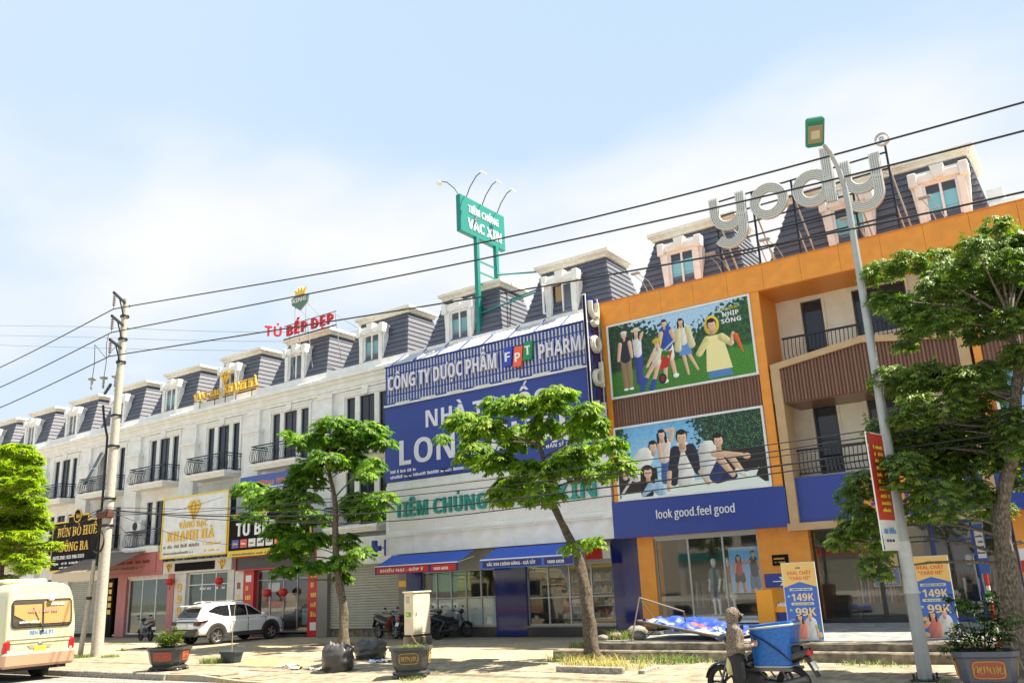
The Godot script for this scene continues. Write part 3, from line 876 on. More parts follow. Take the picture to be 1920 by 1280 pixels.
	awning("blue awning with navy valance lettering beside the leaning street tree", -19.36, -15.35, mt("navy_valance"), mt("bright_blue_valance", lin(0.03, 0.16, 0.62), 0.6), ["VẮC XIN CHÍNH HÃNG - GIÁ TỐT", "1800 6928"], M.awning_blue)
	# glazed shop front
	t = wthing("pharmacy_shopfront", "glazed pharmacy shopfront between glossy navy columns under two blue awnings", "shopfront", Vector3(-19.5, 0, -27.0))
	for q in [[-24.47, -23.68], [-19.98, -18.56], [-14.9, -14.3]]:
		bx(t, "column", q[0], q[1], 0.02, 3.2, -27.6, -26.97, M.blue_gloss)
	bx(t, "plinth", -23.68, -19.98, 0.0, 0.36, -27.3, -27.0, M.plinth); bx(t, "plinth", -18.56, -14.9, 0.0, 0.34, -27.3, -26.95, M.plinth)
	bx(t, "threshold", -18.6, -14.85, 0.34, 0.38, -27.3, -26.9, M.granite)
	bx(t, "header", -23.68, -19.98, 2.5, 3.22, -27.3, -27.02, mt("header_grey", lin(0.30, 0.30, 0.29), 0.5)); bx(t, "header", -18.56, -14.9, 2.5, 3.22, -27.3, -27.02, M.header_grey)
	bx(t, "notice", -15.95, -15.3, 2.6, 3.05, -27.015, -27.005, M.red_panel); bx(t, "notice", -15.25, -14.95, 2.6, 3.05, -27.015, -27.005, M.white_plastic)
	glazing(t, -23.68, -19.98, 0.36, 2.5, -27.1, 5, [1.45], M.steel)
	glazing(t, -18.56, -14.9, 0.38, 2.5, -27.1, 4, [1.35], M.steel)
	bx(t, "frosted_film", -23.5, -20.1, 0.4, 1.4, -27.13, -27.125, mt("frosted", lin(0.42, 0.52, 0.48), 0.6))
	shop_room(t, -24.9, -14.35, 0.2, 3.3, -33.0, -27.7, lin(0.45, 0.46, 0.44))
	# shelves with boxes of goods
	var goods = [lin(0.6, 0.6, 0.58), lin(0.25, 0.35, 0.45), lin(0.55, 0.35, 0.2), lin(0.2, 0.4, 0.25), lin(0.5, 0.15, 0.12), lin(0.65, 0.58, 0.35)]
	for s in 3:
		var sx := -18.3 + s * 1.15
		for y in [0.5, 0.95, 1.4, 1.85]:
			bx(t, "shelf", sx, sx + 1.05, y, y + 0.03, -29.4, -29.0, M.white_plastic)
			var mb := MB.new()
			mb.tinted = true
			for i in 9:
				mb.tint = goods[(i * 5 + s * 3 + int(y * 10)) % 6].srgb_to_linear()
				mb.box(sx + 0.03 + i * 0.113, sx + 0.125 + i * 0.113, y + 0.03, y + 0.03 + 0.16 + 0.12 * fmod(i * 0.37 + y, 1.0), -29.3, -29.05)
			var g := put0(t, "goods", mb, vc("goods_print"))
			g.set_meta("kind", "stuff")
	bx(t, "counter", -23.2, -20.4, 0.2, 1.25, -30.4, -29.8, mt("counter_green", lin(0.06, 0.30, 0.16), 0.4))
	bx(t, "green_poster", -23.2, -21.3, 1.7, 2.45, -27.16, -27.15, mt("poster_green", lin(0.10, 0.34, 0.12), 0.5))
	# cross sign on a bracket
	t = wthing("cross_sign", "small blue cross sign on a bracket beside the pharmacy fascia", "sign", Vector3(-25.55, 3.5, -26.25))
	var cr := MB.new()
	var e := 0.1
	cr.prism([Vector2(-e, -0.32), Vector2(e, -0.32), Vector2(e, -e), Vector2(0.32, -e), Vector2(0.32, e), Vector2(e, e), Vector2(e, 0.32), Vector2(-e, 0.32), Vector2(-e, e), Vector2(-0.32, e), Vector2(-0.32, -e), Vector2(-e, -e)], -0.08, 0.08, func(q): return q + Vector3(-25.55, 3.52, -26.25))
	put0(t, "cross", cr, M.blue_board)
	bx(t, "bracket", -25.23, -24.95, 3.5, 3.54, -26.27, -26.23, M.blue_board); bx(t, "mounting_plate", -24.97, -24.955, 3.2, 3.85, -26.3, -26.2, M.blue_board)

func vc(key: String, rough := 0.6) -> StandardMaterial3D:   # takes its colours from the vertices
	var m := mt(key, Color(1, 1, 1), rough)
	m.vertex_color_use_as_albedo = true
	return m

func awning(label: String, x0: float, x1: float, panel: Material, valance: Material, words, cloth: Material):
	var t := wthing("awning", label, "awning", Vector3((x0 + x1) / 2, 2.4, -26.0), "blue awnings over the pharmacy")
	var mb := MB.new()
	var rows = []
	for i in 5:
		var f := i / 4.0
		var row = []
		for j in 13:
			var u := j / 12.0
			row.append(Vector3(lerpf(x0, x1, u), lerpf(2.76, 3.18, f) - 0.035 * sin(PI * f) * (0.6 + 0.4 * sin(u * 17.0)), lerpf(-25.3, -26.28, f)))
		rows.append(row)
	mb.grid(rows)
	put0(t, "cloth", mb, cloth)
	var v := MB.new()
	v.box(x0, x1, 2.44, 2.74, -25.31, -25.295)
	put0(t, "valance", v, valance)
	bx(t, "front_bar", x0, x1, 2.735, 2.775, -25.32, -25.27, M.white_plastic)
	for x in [x0 + 0.02, x1 - 0.02]:
		var a := MB.new()
		a.bar(Vector3(x, 2.74, -25.32), Vector3(x, 2.95, -26.28), 0.018)
		put0(t, "arm", a, M.white_plastic)
	var w := x1 - x0
	bx(t, "valance_panel", x0 + 0.10, x0 + w * 0.66, 2.47, 2.70, -25.294, -25.288, panel); bx(t, "valance_panel", x0 + w * 0.69, x1 - 0.1, 2.47, 2.70, -25.294, -25.288, panel)
	txt(t, words[0], x0 + 0.3, x0 + w * 0.60, 2.53, 0.105, -25.288, 0.006, M.white_letter)
	txt(t, words[1], x0 + w * 0.72, x0 + w * 0.89, 2.51, 0.10, -25.288, 0.006, M.white_letter)

func glazing(t: Node3D, x0: float, x1: float, y0: float, y1: float, z: float, cols: int, bars, fm: Material, gm: Material = null):
	var n := 0.03
	for i in cols + 1:
		var x := x0 + (x1 - x0) * i / cols
		bx(t, "mullion", clampf(x - n, x0, x1 - 2 * n), clampf(x + n, x0 + 2 * n, x1), y0, y1, z - 0.03, z + 0.03, fm)
	for y in bars: bx(t, "transom", x0, x1, y - 0.02, y + 0.02, z - 0.028, z + 0.028, fm)
	bx(t, "rail", x0, x1, y0, y0 + 0.07, z - 0.027, z + 0.034, fm); bx(t, "rail", x0, x1, y1 - 0.07, y1, z - 0.027, z + 0.034, fm)
	for i in cols:
		bx(t, "glass_pane", x0 + (x1 - x0) * i / cols + n, x0 + (x1 - x0) * (i + 1) / cols - n, y0 + 0.07, y1 - 0.07, z - 0.004, z + 0.004, gm if gm else M.glass)
func shop_room(t: Node3D, x0: float, x1: float, y0: float, y1: float, z0: float, z1: float, c: Color):
	# floor, ceiling, back and side walls of the room behind the glass
	var m := mt("room_%s" % c.to_html(false), c, 0.8)
	bx(t, "room_floor", x0, x1, y0 - 0.08, y0, z0, z1 + 0.5, mt("room_tile", lin(0.45, 0.45, 0.42), 0.3))
	bx(t, "room_ceiling", x0, x1, y1, y1 + 0.04, z0, z1 + 0.3, mt("room_ceiling", lin(0.6, 0.6, 0.58), 0.8))
	bx(t, "room_wall", x0, x1, y0, y1, z0 - 0.05, z0, m)
	bx(t, "room_wall", x0 - 0.04, x0, y0, y1, z0, z1, m); bx(t, "room_wall", x1, x1 + 0.04, y0, y1, z0, z1, m)

# ---------------------------------------------------------------- printed pictures
class Pic:
	var im: Image
	var w: int
	var h: int
	func _init(a: int, b: int):
		w = a; h = b; im = Image.create(a, b, false, Image.FORMAT_RGB8)
	func ell(cx: float, cy: float, rx: float, ry: float, c: Color, rot := 0.0):   # in units of the picture's height
		var s := float(h)
		var m := maxf(rx, ry) * s
		var ca := cos(rot); var sa := sin(rot)
		for j in range(maxi(0, int(cy * s - m)), mini(h, int(cy * s + m) + 2)):
			for i in range(maxi(0, int(cx * s - m)), mini(w, int(cx * s + m) + 2)):
				var dx := (i + 0.5) / s - cx; var dy := (j + 0.5) / s - cy
				var a := (dx * ca + dy * sa) / rx; var b := (dy * ca - dx * sa) / ry
				if a * a + b * b < 1.0:
					var q := 0.94 + 0.12 * (dx / rx - dy / ry) * 0.6
					im.set_pixel(i, j, Color(c.r * q, c.g * q, c.b * q))
	func limb(x0: float, y0: float, x1: float, y1: float, r0: float, r1: float, c: Color):
		var s := float(h)
		var m := maxf(r0, r1)
		var d := Vector2(x1 - x0, y1 - y0)
		var l := maxf(d.length_squared(), 1e-9)
		for j in range(maxi(0, int((minf(y0, y1) - m) * s)), mini(h, int((maxf(y0, y1) + m) * s) + 2)):
			for i in range(maxi(0, int((minf(x0, x1) - m) * s)), mini(w, int((maxf(x0, x1) + m) * s) + 2)):
				var p := Vector2((i + 0.5) / s - x0, (j + 0.5) / s - y0)
				var t := clampf(p.dot(d) / l, 0, 1)
				var r := lerpf(r0, r1, t)
				if (p - d * t).length() < r:
					var o := (p - d * t) / r
					var q := 0.90 + 0.16 * (o.x * 0.8 - o.y * 0.4) + 0.025 * sin(t * 9.0 + o.x * 5.0 + x0 * 40.0)
					im.set_pixel(i, j, Color(c.r * q, c.g * q, c.b * q))
	func poly(pts, c: Color):
		var s := float(h)
		var pp := PackedVector2Array()
		var lo := Vector2(1e9, 1e9); var hi := -lo
		for q in pts:
			pp.append(q); lo = lo.min(q); hi = hi.max(q)
		for j in range(maxi(0, int(lo.y * s)), mini(h, int(hi.y * s) + 2)):
			for i in range(maxi(0, int(lo.x * s)), mini(w, int(hi.x * s) + 2)):
				if Geometry2D.is_point_in_polygon(Vector2((i + 0.5) / s, (j + 0.5) / s), pp): im.set_pixel(i, j, c)
	func face(x: float, y: float, r: float, hair: Color, skin: Color, long := false):   # a small printed head
		if long:
			for k in [-1, 1]: limb(x + k * r * 0.72, y, x + k * r * 0.85, y + r * 1.7, r * 0.34, r * 0.25, hair)
		limb(x, y + r * 0.8, x, y + r * 1.45, r * 0.36, r * 0.42, Color(skin.r * 0.88, skin.g * 0.85, skin.b * 0.83))
		ell(x, y - r * 0.10, r * 0.84, r * 1.04, hair)
		ell(x + r * 0.04, y + r * 0.14, r * 0.68, r * 0.90, skin)
		ell(x - r * 0.12, y - r * 0.66, r * 0.62, r * 0.30, hair, 0.25)
		ell(x + r * 0.06, y + r * 0.28, r * 0.07, r * 0.14, Color(skin.r * 0.86, skin.g * 0.8, skin.b * 0.76))
		for k in [-1, 1]:
			ell(x + k * r * 0.3, y + r * 0.1, r * 0.10, r * 0.05, Color(0.2, 0.13, 0.1))
		ell(x, y + r * 0.62, r * 0.26, r * 0.10, Color(0.86, 0.55, 0.5)); ell(x, y + r * 0.60, r * 0.18, r * 0.045, Color(0.95, 0.93, 0.9))
	func soften():   # a lens is never this crisp: one light blur
		im.resize(w * 2 / 5, h * 2 / 5, Image.INTERPOLATE_BILINEAR); im.resize(w, h, Image.INTERPOLATE_CUBIC)
	func tex() -> ImageTexture:
		soften()
		return ImageTexture.create_from_image(im)

func picnic_picture() -> ImageTexture:
	# a family with a wheelbarrow on a lawn before dark trees
	var P := Pic.new(820, 420)
	var f := FastNoiseLite.new(); f.seed = 2; f.frequency = 0.035; f.fractal_octaves = 4
	for j in P.h:
		for i in P.w:
			var u := float(i) / P.w; var v := float(j) / P.h
			var n := f.get_noise_2d(i, j); var n2 := f.get_noise_2d(i * 4.0, j * 4.0)
			var c := Color(0.05, 0.16, 0.12).lerp(Color(0.17, 0.38, 0.16), clampf(0.5 + n + n2 * 0.5 + (u - 0.5) * 0.5, 0, 1))
			var top := 0.34 - 0.9 * absf(u - 0.56) + n * 0.25
			if v < top: c = Color(0.50, 0.70, 0.88).lerp(Color(0.86, 0.92, 0.96), clampf(0.4 + n2, 0, 1))
			elif v > 0.66 + n * 0.08 - u * 0.05: c = Color(0.13, 0.34, 0.10).lerp(Color(0.34, 0.62, 0.16), clampf(0.35 + n2 + u * 0.3, 0, 1))
			P.im.set_pixel(i, j, c)
	var sk := Color(0.93, 0.76, 0.64); var hr := Color(0.08, 0.06, 0.06)
	var A := 820.0 / 420.0
	# elderly man and woman
	P.limb(0.195, 0.50, 0.20, 0.88, 0.05, 0.035, Color(0.62, 0.52, 0.36)); P.limb(0.26, 0.50, 0.27, 0.88, 0.05, 0.035, Color(0.62, 0.52, 0.36))
	P.limb(0.23, 0.26, 0.23, 0.48, 0.075, 0.075, Color(0.12, 0.12, 0.22)); P.limb(0.16, 0.28, 0.12, 0.5, 0.03, 0.022, sk); P.limb(0.30, 0.28, 0.32, 0.48, 0.03, 0.022, sk)
	P.ell(0.20, 0.92, 0.035, 0.018, Color.WHITE); P.ell(0.28, 0.92, 0.035, 0.018, Color.WHITE)
	P.face(0.225, 0.165, 0.046, Color(0.85, 0.85, 0.82), sk); P.ell(0.225, 0.125, 0.05, 0.026, Color(0.9, 0.88, 0.84))
	P.limb(0.42, 0.46, 0.41, 0.84, 0.06, 0.05, Color(0.20, 0.26, 0.62)); P.limb(0.41, 0.26, 0.41, 0.45, 0.065, 0.06, Color(0.93, 0.93, 0.95))
	P.limb(0.46, 0.26, 0.50, 0.18, 0.025, 0.018, sk); P.face(0.405, 0.17, 0.044, hr, sk, true); P.ell(0.405, 0.13, 0.075, 0.022, Color(0.88, 0.82, 0.7)); P.ell(0.405, 0.115, 0.04, 0.03, Color(0.88, 0.82, 0.7))
	# man in blue pushing the barrow
	P.limb(0.80, 0.60, 0.77, 0.86, 0.035, 0.025, sk); P.limb(0.87, 0.58, 0.91, 0.82, 0.035, 0.025, sk); P.ell(0.77, 0.9, 0.04, 0.03, Color.WHITE); P.ell(0.92, 0.85, 0.04, 0.03, Color.WHITE)
	P.limb(0.81, 0.46, 0.80, 0.60, 0.06, 0.055, Color(0.92, 0.92, 0.9)); P.limb(0.86, 0.46, 0.87, 0.58, 0.06, 0.055, Color(0.92, 0.92, 0.9))
	P.limb(0.83, 0.23, 0.83, 0.42, 0.085, 0.075, Color(0.14, 0.30, 0.68)); P.limb(0.76, 0.25, 0.72, 0.42, 0.035, 0.024, sk); P.limb(0.91, 0.25, 0.95, 0.38, 0.035, 0.024, sk)
	P.face(0.815, 0.115, 0.05, hr, sk)
	# barrow with vegetables, boy sitting in it
	P.limb(0.74, 0.52, 0.96, 0.36, 0.012, 0.012, Color(0.85, 0.85, 0.85)); P.poly([Vector2(0.60, 0.56), Vector2(0.90, 0.50), Vector2(0.82, 0.72), Vector2(0.66, 0.74)], Color(0.72, 0.13, 0.08))
	P.ell(0.73, 0.86, 0.055, 0.07, Color(0.12, 0.08, 0.08)); P.ell(0.73, 0.86, 0.03, 0.04, Color(0.5, 0.12, 0.1))
	for q in [[0.78, 0.52, 0.035], [0.83, 0.53, 0.03], [0.72, 0.55, 0.035], [0.80, 0.57, 0.03]]: P.ell(q[0], q[1], q[2], q[2], Color(0.12, 0.45, 0.10))
	P.ell(0.765, 0.565, 0.022, 0.022, Color(0.85, 0.15, 0.08)); P.ell(0.835, 0.58, 0.02, 0.02, Color(0.9, 0.6, 0.1))
	P.limb(0.66, 0.60, 0.50, 0.82, 0.035, 0.025, sk); P.limb(0.70, 0.62, 0.61, 0.86, 0.035, 0.025, sk); P.limb(0.49, 0.84, 0.43, 0.95, 0.035, 0.04, Color(0.16, 0.30, 0.70)); P.limb(0.61, 0.88, 0.57, 0.96, 0.035, 0.04, Color(0.16, 0.30, 0.70))
	P.limb(0.685, 0.48, 0.66, 0.62, 0.065, 0.06, Color(0.90, 0.88, 0.80)); P.limb(0.63, 0.5, 0.53, 0.66, 0.028, 0.02, sk); P.face(0.69, 0.385, 0.05, hr, sk); P.ell(0.69, 0.335, 0.062, 0.038, Color(0.80, 0.72, 0.22))
	# woman in a pale cardigan
	P.limb(1.05, 0.62, 1.09, 0.86, 0.026, 0.016, sk); P.limb(1.12, 0.60, 1.22, 0.82, 0.026, 0.016, sk)
	P.poly([Vector2(1.0, 0.36), Vector2(1.13, 0.36), Vector2(1.17, 0.60), Vector2(0.99, 0.60)], Color(0.36, 0.56, 0.80)); P.limb(1.06, 0.24, 1.06, 0.40, 0.07, 0.07, Color(0.95, 0.94, 0.90))
	P.limb(1.0, 0.24, 0.98, 0.5, 0.035, 0.05, Color(0.90, 0.86, 0.68)); P.limb(1.13, 0.24, 1.17, 0.48, 0.035, 0.05, Color(0.90, 0.86, 0.68)); P.face(1.045, 0.145, 0.046, hr, sk, true)
	# girl with a carrot
	P.poly([Vector2(1.36, 0.86), Vector2(1.65, 0.86), Vector2(1.66, 0.97), Vector2(1.35, 0.97)], Color(0.30, 0.50, 0.74))
	P.poly([Vector2(1.37, 0.42), Vector2(1.58, 0.42), Vector2(1.67, 0.88), Vector2(1.33, 0.88)], Color(0.93, 0.89, 0.64)); P.limb(1.38, 0.46, 1.26, 0.62, 0.05, 0.045, Color(0.93, 0.89, 0.60)); P.limb(1.57, 0.46, 1.68, 0.56, 0.05, 0.04, Color(0.93, 0.89, 0.60))
	P.limb(1.68, 0.56, 1.72, 0.44, 0.025, 0.022, sk); P.limb(1.75, 0.48, 1.82, 0.70, 0.035, 0.008, Color(0.92, 0.42, 0.10))
	P.ell(1.455, 0.28, 0.10, 0.13, Color(0.90, 0.76, 0.22)); P.face(1.455, 0.27, 0.075, hr, sk)
	return P.tex()

func car_picture() -> ImageTexture:
	# five friends round a white car under a tree
	var P := Pic.new(840, 420)
	var f := FastNoiseLite.new(); f.seed = 6; f.frequency = 0.03; f.fractal_octaves = 4
	for j in P.h:
		for i in P.w:
			var u := float(i) / P.w; var v := float(j) / P.h
			var n := f.get_noise_2d(i, j); var n2 := f.get_noise_2d(i * 4.0, j * 4.0)
			var c := Color(0.42, 0.68, 0.88).lerp(Color(0.76, 0.88, 0.95), v + n * 0.3)
			if u > 0.55 + n * 0.12 + 0.12 * v and v < 0.95 or u < 0.07 + n * 0.08:
				c = Color(0.05, 0.13, 0.09).lerp(Color(0.20, 0.42, 0.18), clampf(0.35 + n + n2 * 0.8, 0, 1))
				if n2 > 0.42 and v < 0.6: c = Color(0.7, 0.85, 0.92)
				if v > 0.5 and u > 0.75: c = Color(0.12, 0.10, 0.12)
			if v > 0.62 and u < 0.28: c = Color(0.14, 0.10, 0.12)
			P.im.set_pixel(i, j, c)
	var sk := Color(0.94, 0.78, 0.66); var hr := Color(0.07, 0.05, 0.06); var wt := Color(0.95, 0.95, 0.94)
	P.poly([Vector2(0.0, 1.0), Vector2(0.05, 0.94), Vector2(0.9, 0.86), Vector2(1.75, 0.80), Vector2(1.9, 0.76), Vector2(1.85, 0.86), Vector2(2.0, 1.0)], Color(0.88, 0.92, 0.90))
	P.limb(0.02, 0.95, 0.25, 0.66, 0.018, 0.018, Color(0.85, 0.87, 0.86))
	# man leaning at the car's side
	P.limb(0.40, 0.44, 0.26, 0.66, 0.13, 0.12, wt); P.limb(0.16, 0.48, 0.10, 0.7, 0.05, 0.04, sk); P.face(0.53, 0.31, 0.075, hr, sk)
	# woman shading her eyes
	P.limb(0.69, 0.54, 0.66, 0.80, 0.06, 0.05, Color(0.25, 0.42, 0.72)); P.limb(0.70, 0.30, 0.68, 0.50, 0.085, 0.07, Color(0.95, 0.88, 0.86)); P.limb(0.62, 0.30, 0.63, 0.52, 0.03, 0.024, sk); P.limb(0.79, 0.25, 0.83, 0.12, 0.035, 0.026, sk); P.limb(0.83, 0.11, 0.70, 0.12, 0.026, 0.02, sk); P.face(0.665, 0.16, 0.065, hr, sk, true)
	# man in a dark open shirt
	P.limb(0.93, 0.40, 0.93, 0.80, 0.11, 0.13, wt); P.limb(0.84, 0.42, 0.77, 0.70, 0.075, 0.06, Color(0.15, 0.13, 0.24)); P.limb(1.04, 0.42, 1.13, 0.72, 0.08, 0.06, Color(0.15, 0.13, 0.24)); P.limb(0.80, 0.68, 0.78, 0.84, 0.06, 0.05, Color(0.15, 0.13, 0.24))
	P.limb(0.73, 0.70, 0.70, 0.93, 0.035, 0.028, sk); P.limb(1.15, 0.74, 1.24, 0.90, 0.035, 0.03, sk); P.limb(0.94, 0.34, 0.94, 0.40, 0.045, 0.05, sk); P.face(0.94, 0.235, 0.095, hr, sk)
	# man sitting on the bonnet
	P.limb(1.28, 0.46, 1.27, 0.74, 0.13, 0.12, wt); P.limb(1.36, 0.86, 1.58, 0.84, 0.06, 0.04, Color(0.12, 0.16, 0.34)); P.limb(1.34, 0.82, 1.46, 0.58, 0.08, 0.055, Color(0.16, 0.22, 0.48)); P.limb(1.42, 0.60, 1.56, 0.82, 0.05, 0.035, sk); P.limb(1.54, 0.56, 1.68, 0.80, 0.05, 0.035, sk); P.limb(1.62, 0.78, 1.72, 0.84, 0.035, 0.03, wt)
	P.limb(1.36, 0.52, 1.70, 0.58, 0.05, 0.03, sk); P.ell(1.76, 0.60, 0.05, 0.04, sk); P.face(1.42, 0.345, 0.085, hr, sk)
	# woman with long hair in light blue
	P.limb(0.42, 0.66, 0.40, 0.94, 0.10, 0.09, hr); P.limb(0.52, 0.86, 0.60, 0.96, 0.09, 0.06, Color(0.66, 0.80, 0.94)); P.limb(0.46, 0.86, 0.34, 0.97, 0.06, 0.03, Color(0.66, 0.80, 0.94)); P.face(0.425, 0.66, 0.085, hr, sk, true)
	return P.tex()

func print_mat(key: String, t: Texture2D) -> StandardMaterial3D:
	var m := mt(key, Color(1, 1, 1), 0.45)
	m.albedo_texture = t
	return m
func printed(p: Node3D, called: String, x0, x1, y0, y1, z: float, m: Material) -> MeshInstance3D:
	var mb := MB.new()
	mb.quad(Vector3(x0, y0, z), Vector3(x1, y0, z), Vector3(x1, y1, z), Vector3(x0, y1, z))
	return put0(p, called, mb, m)

# ---------------------------------------------------------------- the clothes shop
func slats(p: Node3D, x0: float, x1: float, low, high, z: float, step := 0.105):   # upright half-round slats between two edges given as functions of x
	var n := int((x1 - x0) / step)
	for i in n:
		var x := x0 + (x1 - x0) * (i + 0.5) / n
		var a: float = low.call(x); var b: float = high.call(x)
		var key := "slat%.3f" % snappedf(b - a, 0.005)
		if not cache.has(key):
			var mb := MB.new()
			var h := (b - a) / 2
			mb.prism([Vector2(-0.042, 0), Vector2(0.042, 0), Vector2(0.042, 0.02), Vector2(0.022, 0.045), Vector2(-0.022, 0.045), Vector2(-0.042, 0.02)], -h, h, func(q): return Vector3(q.x, q.z, q.y) * Vector3(1, 1, 1))
			cache[key] = mb.mesh()
		put(p, "slat", cache[key], M.wood_slat if (i * 7) % 3 else M.wood_slat_b, Vector3(x, (a + b) / 2, z))

func make_clothes_shop():
	var t := wthing("clothes_shop", "orange-framed clothes shop with brown slat bands and blue fascias", "shop building", Vector3(-5.5, 0, -27))
	var XR := 3.2
	# masses: the two wings, the recessed middle wall, the roof slab behind the orange frame
	bx(t, "wing_wall", -14.28, -8.42, 3.2, 10.7, -28.0, -26.42, M.orange_side)
	bx(t, "wing_wall", -2.6, XR, 3.2, 10.7, -28.0, -26.42, M.orange_side)
	var mid := MB.new()
	var op = [[-7.58, -6.89, 8.35, 10.54], [-5.92, -4.30, 9.0, 10.56], [-3.75, -3.05, 8.35, 10.54], [-7.66, -6.91, 4.78, 7.0], [-5.97, -4.25, 5.9, 6.98], [-3.75, -3.0, 4.78, 7.0]]
	holed_wall(mid, -8.42, -2.6, 3.3, 10.75, -28.0, op)
	put0(t, "wall", mid, M.cream_wall)
	for q in op:
		window_at(t, q[0], q[1], q[2], q[3], -28.13, 2 if q[1] - q[0] > 1.0 else 1, 2 if q[3] - q[2] > 1.9 else 1, M.dark_frame, M.dark_glass, 0.06)
		rim(t, "architrave", q[0] - 0.09, q[1] + 0.09, q[2] - 0.05, q[3] + 0.09, -27.998, -27.96, 0.085, M.cream_wall)
	bx(t, "pilaster", -8.9, -8.4, 8.6, 10.7, -28.0, -27.8, M.orange_side)
	bx(t, "shell", -14.3, XR, 3.35, 12.16, -36.0, -28.26, M.interior)
	bx(t, "soffit", -14.28, XR, 10.7, 10.76, -28.2, -26.36, M.orange_side)
	bx(t, "roof_slab", -14.28, XR, 10.76, 11.5, -28.2, -26.42, M.orange_side)
	var x := -14.28
	while x < XR - 0.1:
		bx(t, "fascia_panel", x + 0.004, minf(x + 1.22, XR) - 0.004, 10.72, 11.58, -26.42, -26.30, M.orange_panel)
		x += 1.22
	bx(t, "coping", -14.3, XR, 11.58, 11.61, -26.6, -26.27, M.orange_side)
	# left wing: orange edges, slat band
	for w in [[-14.26, -8.4], [-2.62, XR]]:
		bx(t, "edge_strip", w[0], w[0] + 0.2, 4.4, 10.72, -26.42, -26.33, M.orange_panel); bx(t, "edge_strip", w[1] - 0.3, w[1], 4.4, 10.72, -26.42, -26.33, M.orange_panel)
		slats(t, w[0], w[1] + (0.1 if w[0] < -10 else 0.0), func(_x): return 6.98, func(_x): return 7.97, -26.42)
		bx(t, "band_backing", w[0], w[1], 6.98, 7.97, -26.43, -26.415, M.wood_slat)
	# gabled canopy in the middle
	var gy := func(px): return 8.02 + 0.38 * (1.0 - absf(px + 5.5) / 2.75)
	var fr := MB.new()
	var F := -26.28; var B := -27.1
	for s in [[Vector2(-8.32, 8.0), Vector2(-5.5, 8.40), Vector2(-5.5, 8.60), Vector2(-8.32, 8.20)], [Vector2(-5.5, 8.40), Vector2(-2.70, 8.0), Vector2(-2.70, 8.20), Vector2(-5.5, 8.60)]]:
		var gb := MB.new()
		gb.prism(s, B, F)
		put0(t, "canopy_edge", gb, M.tan_panel)
	bx(t, "canopy_post", -8.32, -8.04, 3.2, 8.04, B, F - 0.005, M.tan_panel); bx(t, "canopy_post", -2.98, -2.70, 3.2, 8.04, B, F - 0.005, M.tan_panel)
	bx(t, "canopy_beam", -8.4, -2.5, 3.06, 3.28, -27.2, F + 0.03, M.tan_panel)
	slats(t, -8.04, -2.98, func(_x): return 6.96, gy, -26.42)
	fr.prism([Vector2(-8.04, 6.96), Vector2(-2.98, 6.96), Vector2(-2.98, 8.0), Vector2(-5.5, 8.38), Vector2(-8.04, 8.0)], -26.5, -26.43)
	put0(t, "canopy_backing", fr, M.wood_slat)
	bx(t, "canopy_soffit", -8.04, -2.98, 6.93, 6.96, -28.0, -26.44, M.wood_slat)
	bx(t, "canopy_roof", -8.04, -2.98, 7.98, 8.02, -28.0, -26.5, M.tan_panel)
	# balcony rails of the middle
	for y in [8.35, 4.72]:
		bx(t, "balcony_floor", -8.04, -2.98, y - 0.14, y - 0.02, -28.0, -27.1, M.cream_wall)
		for r in [[y + 0.76, y + 0.82, 0.03], [y + 0.04, y + 0.08, 0.02]]:
			bx(t, "rail", -8.04, -2.98, r[0], r[1], -26.98 - r[2], -26.98 + r[2], M.iron)
		for i in 40:
			put(t, "baluster", baluster_mesh(0.72, 0.1), M.iron, Vector3(-7.98 + i * 0.126, y + 0.06, -26.98))
	# blue fascias
	bx(t, "blue_fascia", -14.32, -8.34, 3.2, 4.41, -26.5, -26.26, M.blue_panel)
	bx(t, "blue_fascia", -8.04, -2.98, 3.28, 4.62, -26.7, -26.42, M.blue_panel)
	bx(t, "blue_fascia", -2.68, XR, 3.2, 4.41, -26.5, -26.26, M.blue_panel)
	txt(t, "look good.feel good", -12.68, -9.98, 3.75, 0.27, -26.26, 0.05, M.white_letter, "sans")
	var lb := bx(t, "logo_panel", -6.15, -4.62, 3.42, 4.5, -26.42, -26.36, M.orange_panel)
	txt(lb, "yody", -5.95, -4.82, 3.78, 0.5, -26.36, 0.03, M.blue_panel)
	# ground floor
	bx(t, "navy_pier", -14.28, -13.66, 0.35, 3.2, -27.2, -26.62, M.blue_gloss)
	bx(t, "orange_pier", -13.66, -13.07, 0.36, 3.2, -27.2, -26.6, M.orange_panel)
	bx(t, "orange_pier", -9.5, -7.92, 0.36, 3.2, -27.3, -26.6, M.orange_panel)
	bx(t, "orange_pier", -2.52, XR, 0.36, 3.2, -27.3, -26.6, M.orange_panel)
	bx(t, "window_plinth", -13.07, -9.5, 0.3, 0.44, -27.2, -26.62, M.plinth); bx(t, "window_sill", -13.07, -9.5, 0.44, 0.50, -27.2, -26.6, M.window_frame)
	glazing(t, -13.07, -9.5, 0.5, 3.12, -26.72, 3, [], M.steel)
	bx(t, "head_beam", -13.07, -9.5, 3.12, 3.2, -27.2, -26.62, M.steel)
	bx(t, "entry_plinth", -7.92, -2.52, 0.2, 0.42, -27.4, -26.66, M.plinth)
	glazing(t, -7.92, -6.1, 0.42, 3.06, -26.9, 1, [2.55], M.dark_frame); glazing(t, -4.6, -2.52, 0.42, 3.06, -26.9, 2, [2.55], M.blue_board); glazing(t, -6.1, -4.6, 0.42, 3.06, -26.88, 2, [2.55], M.dark_frame)
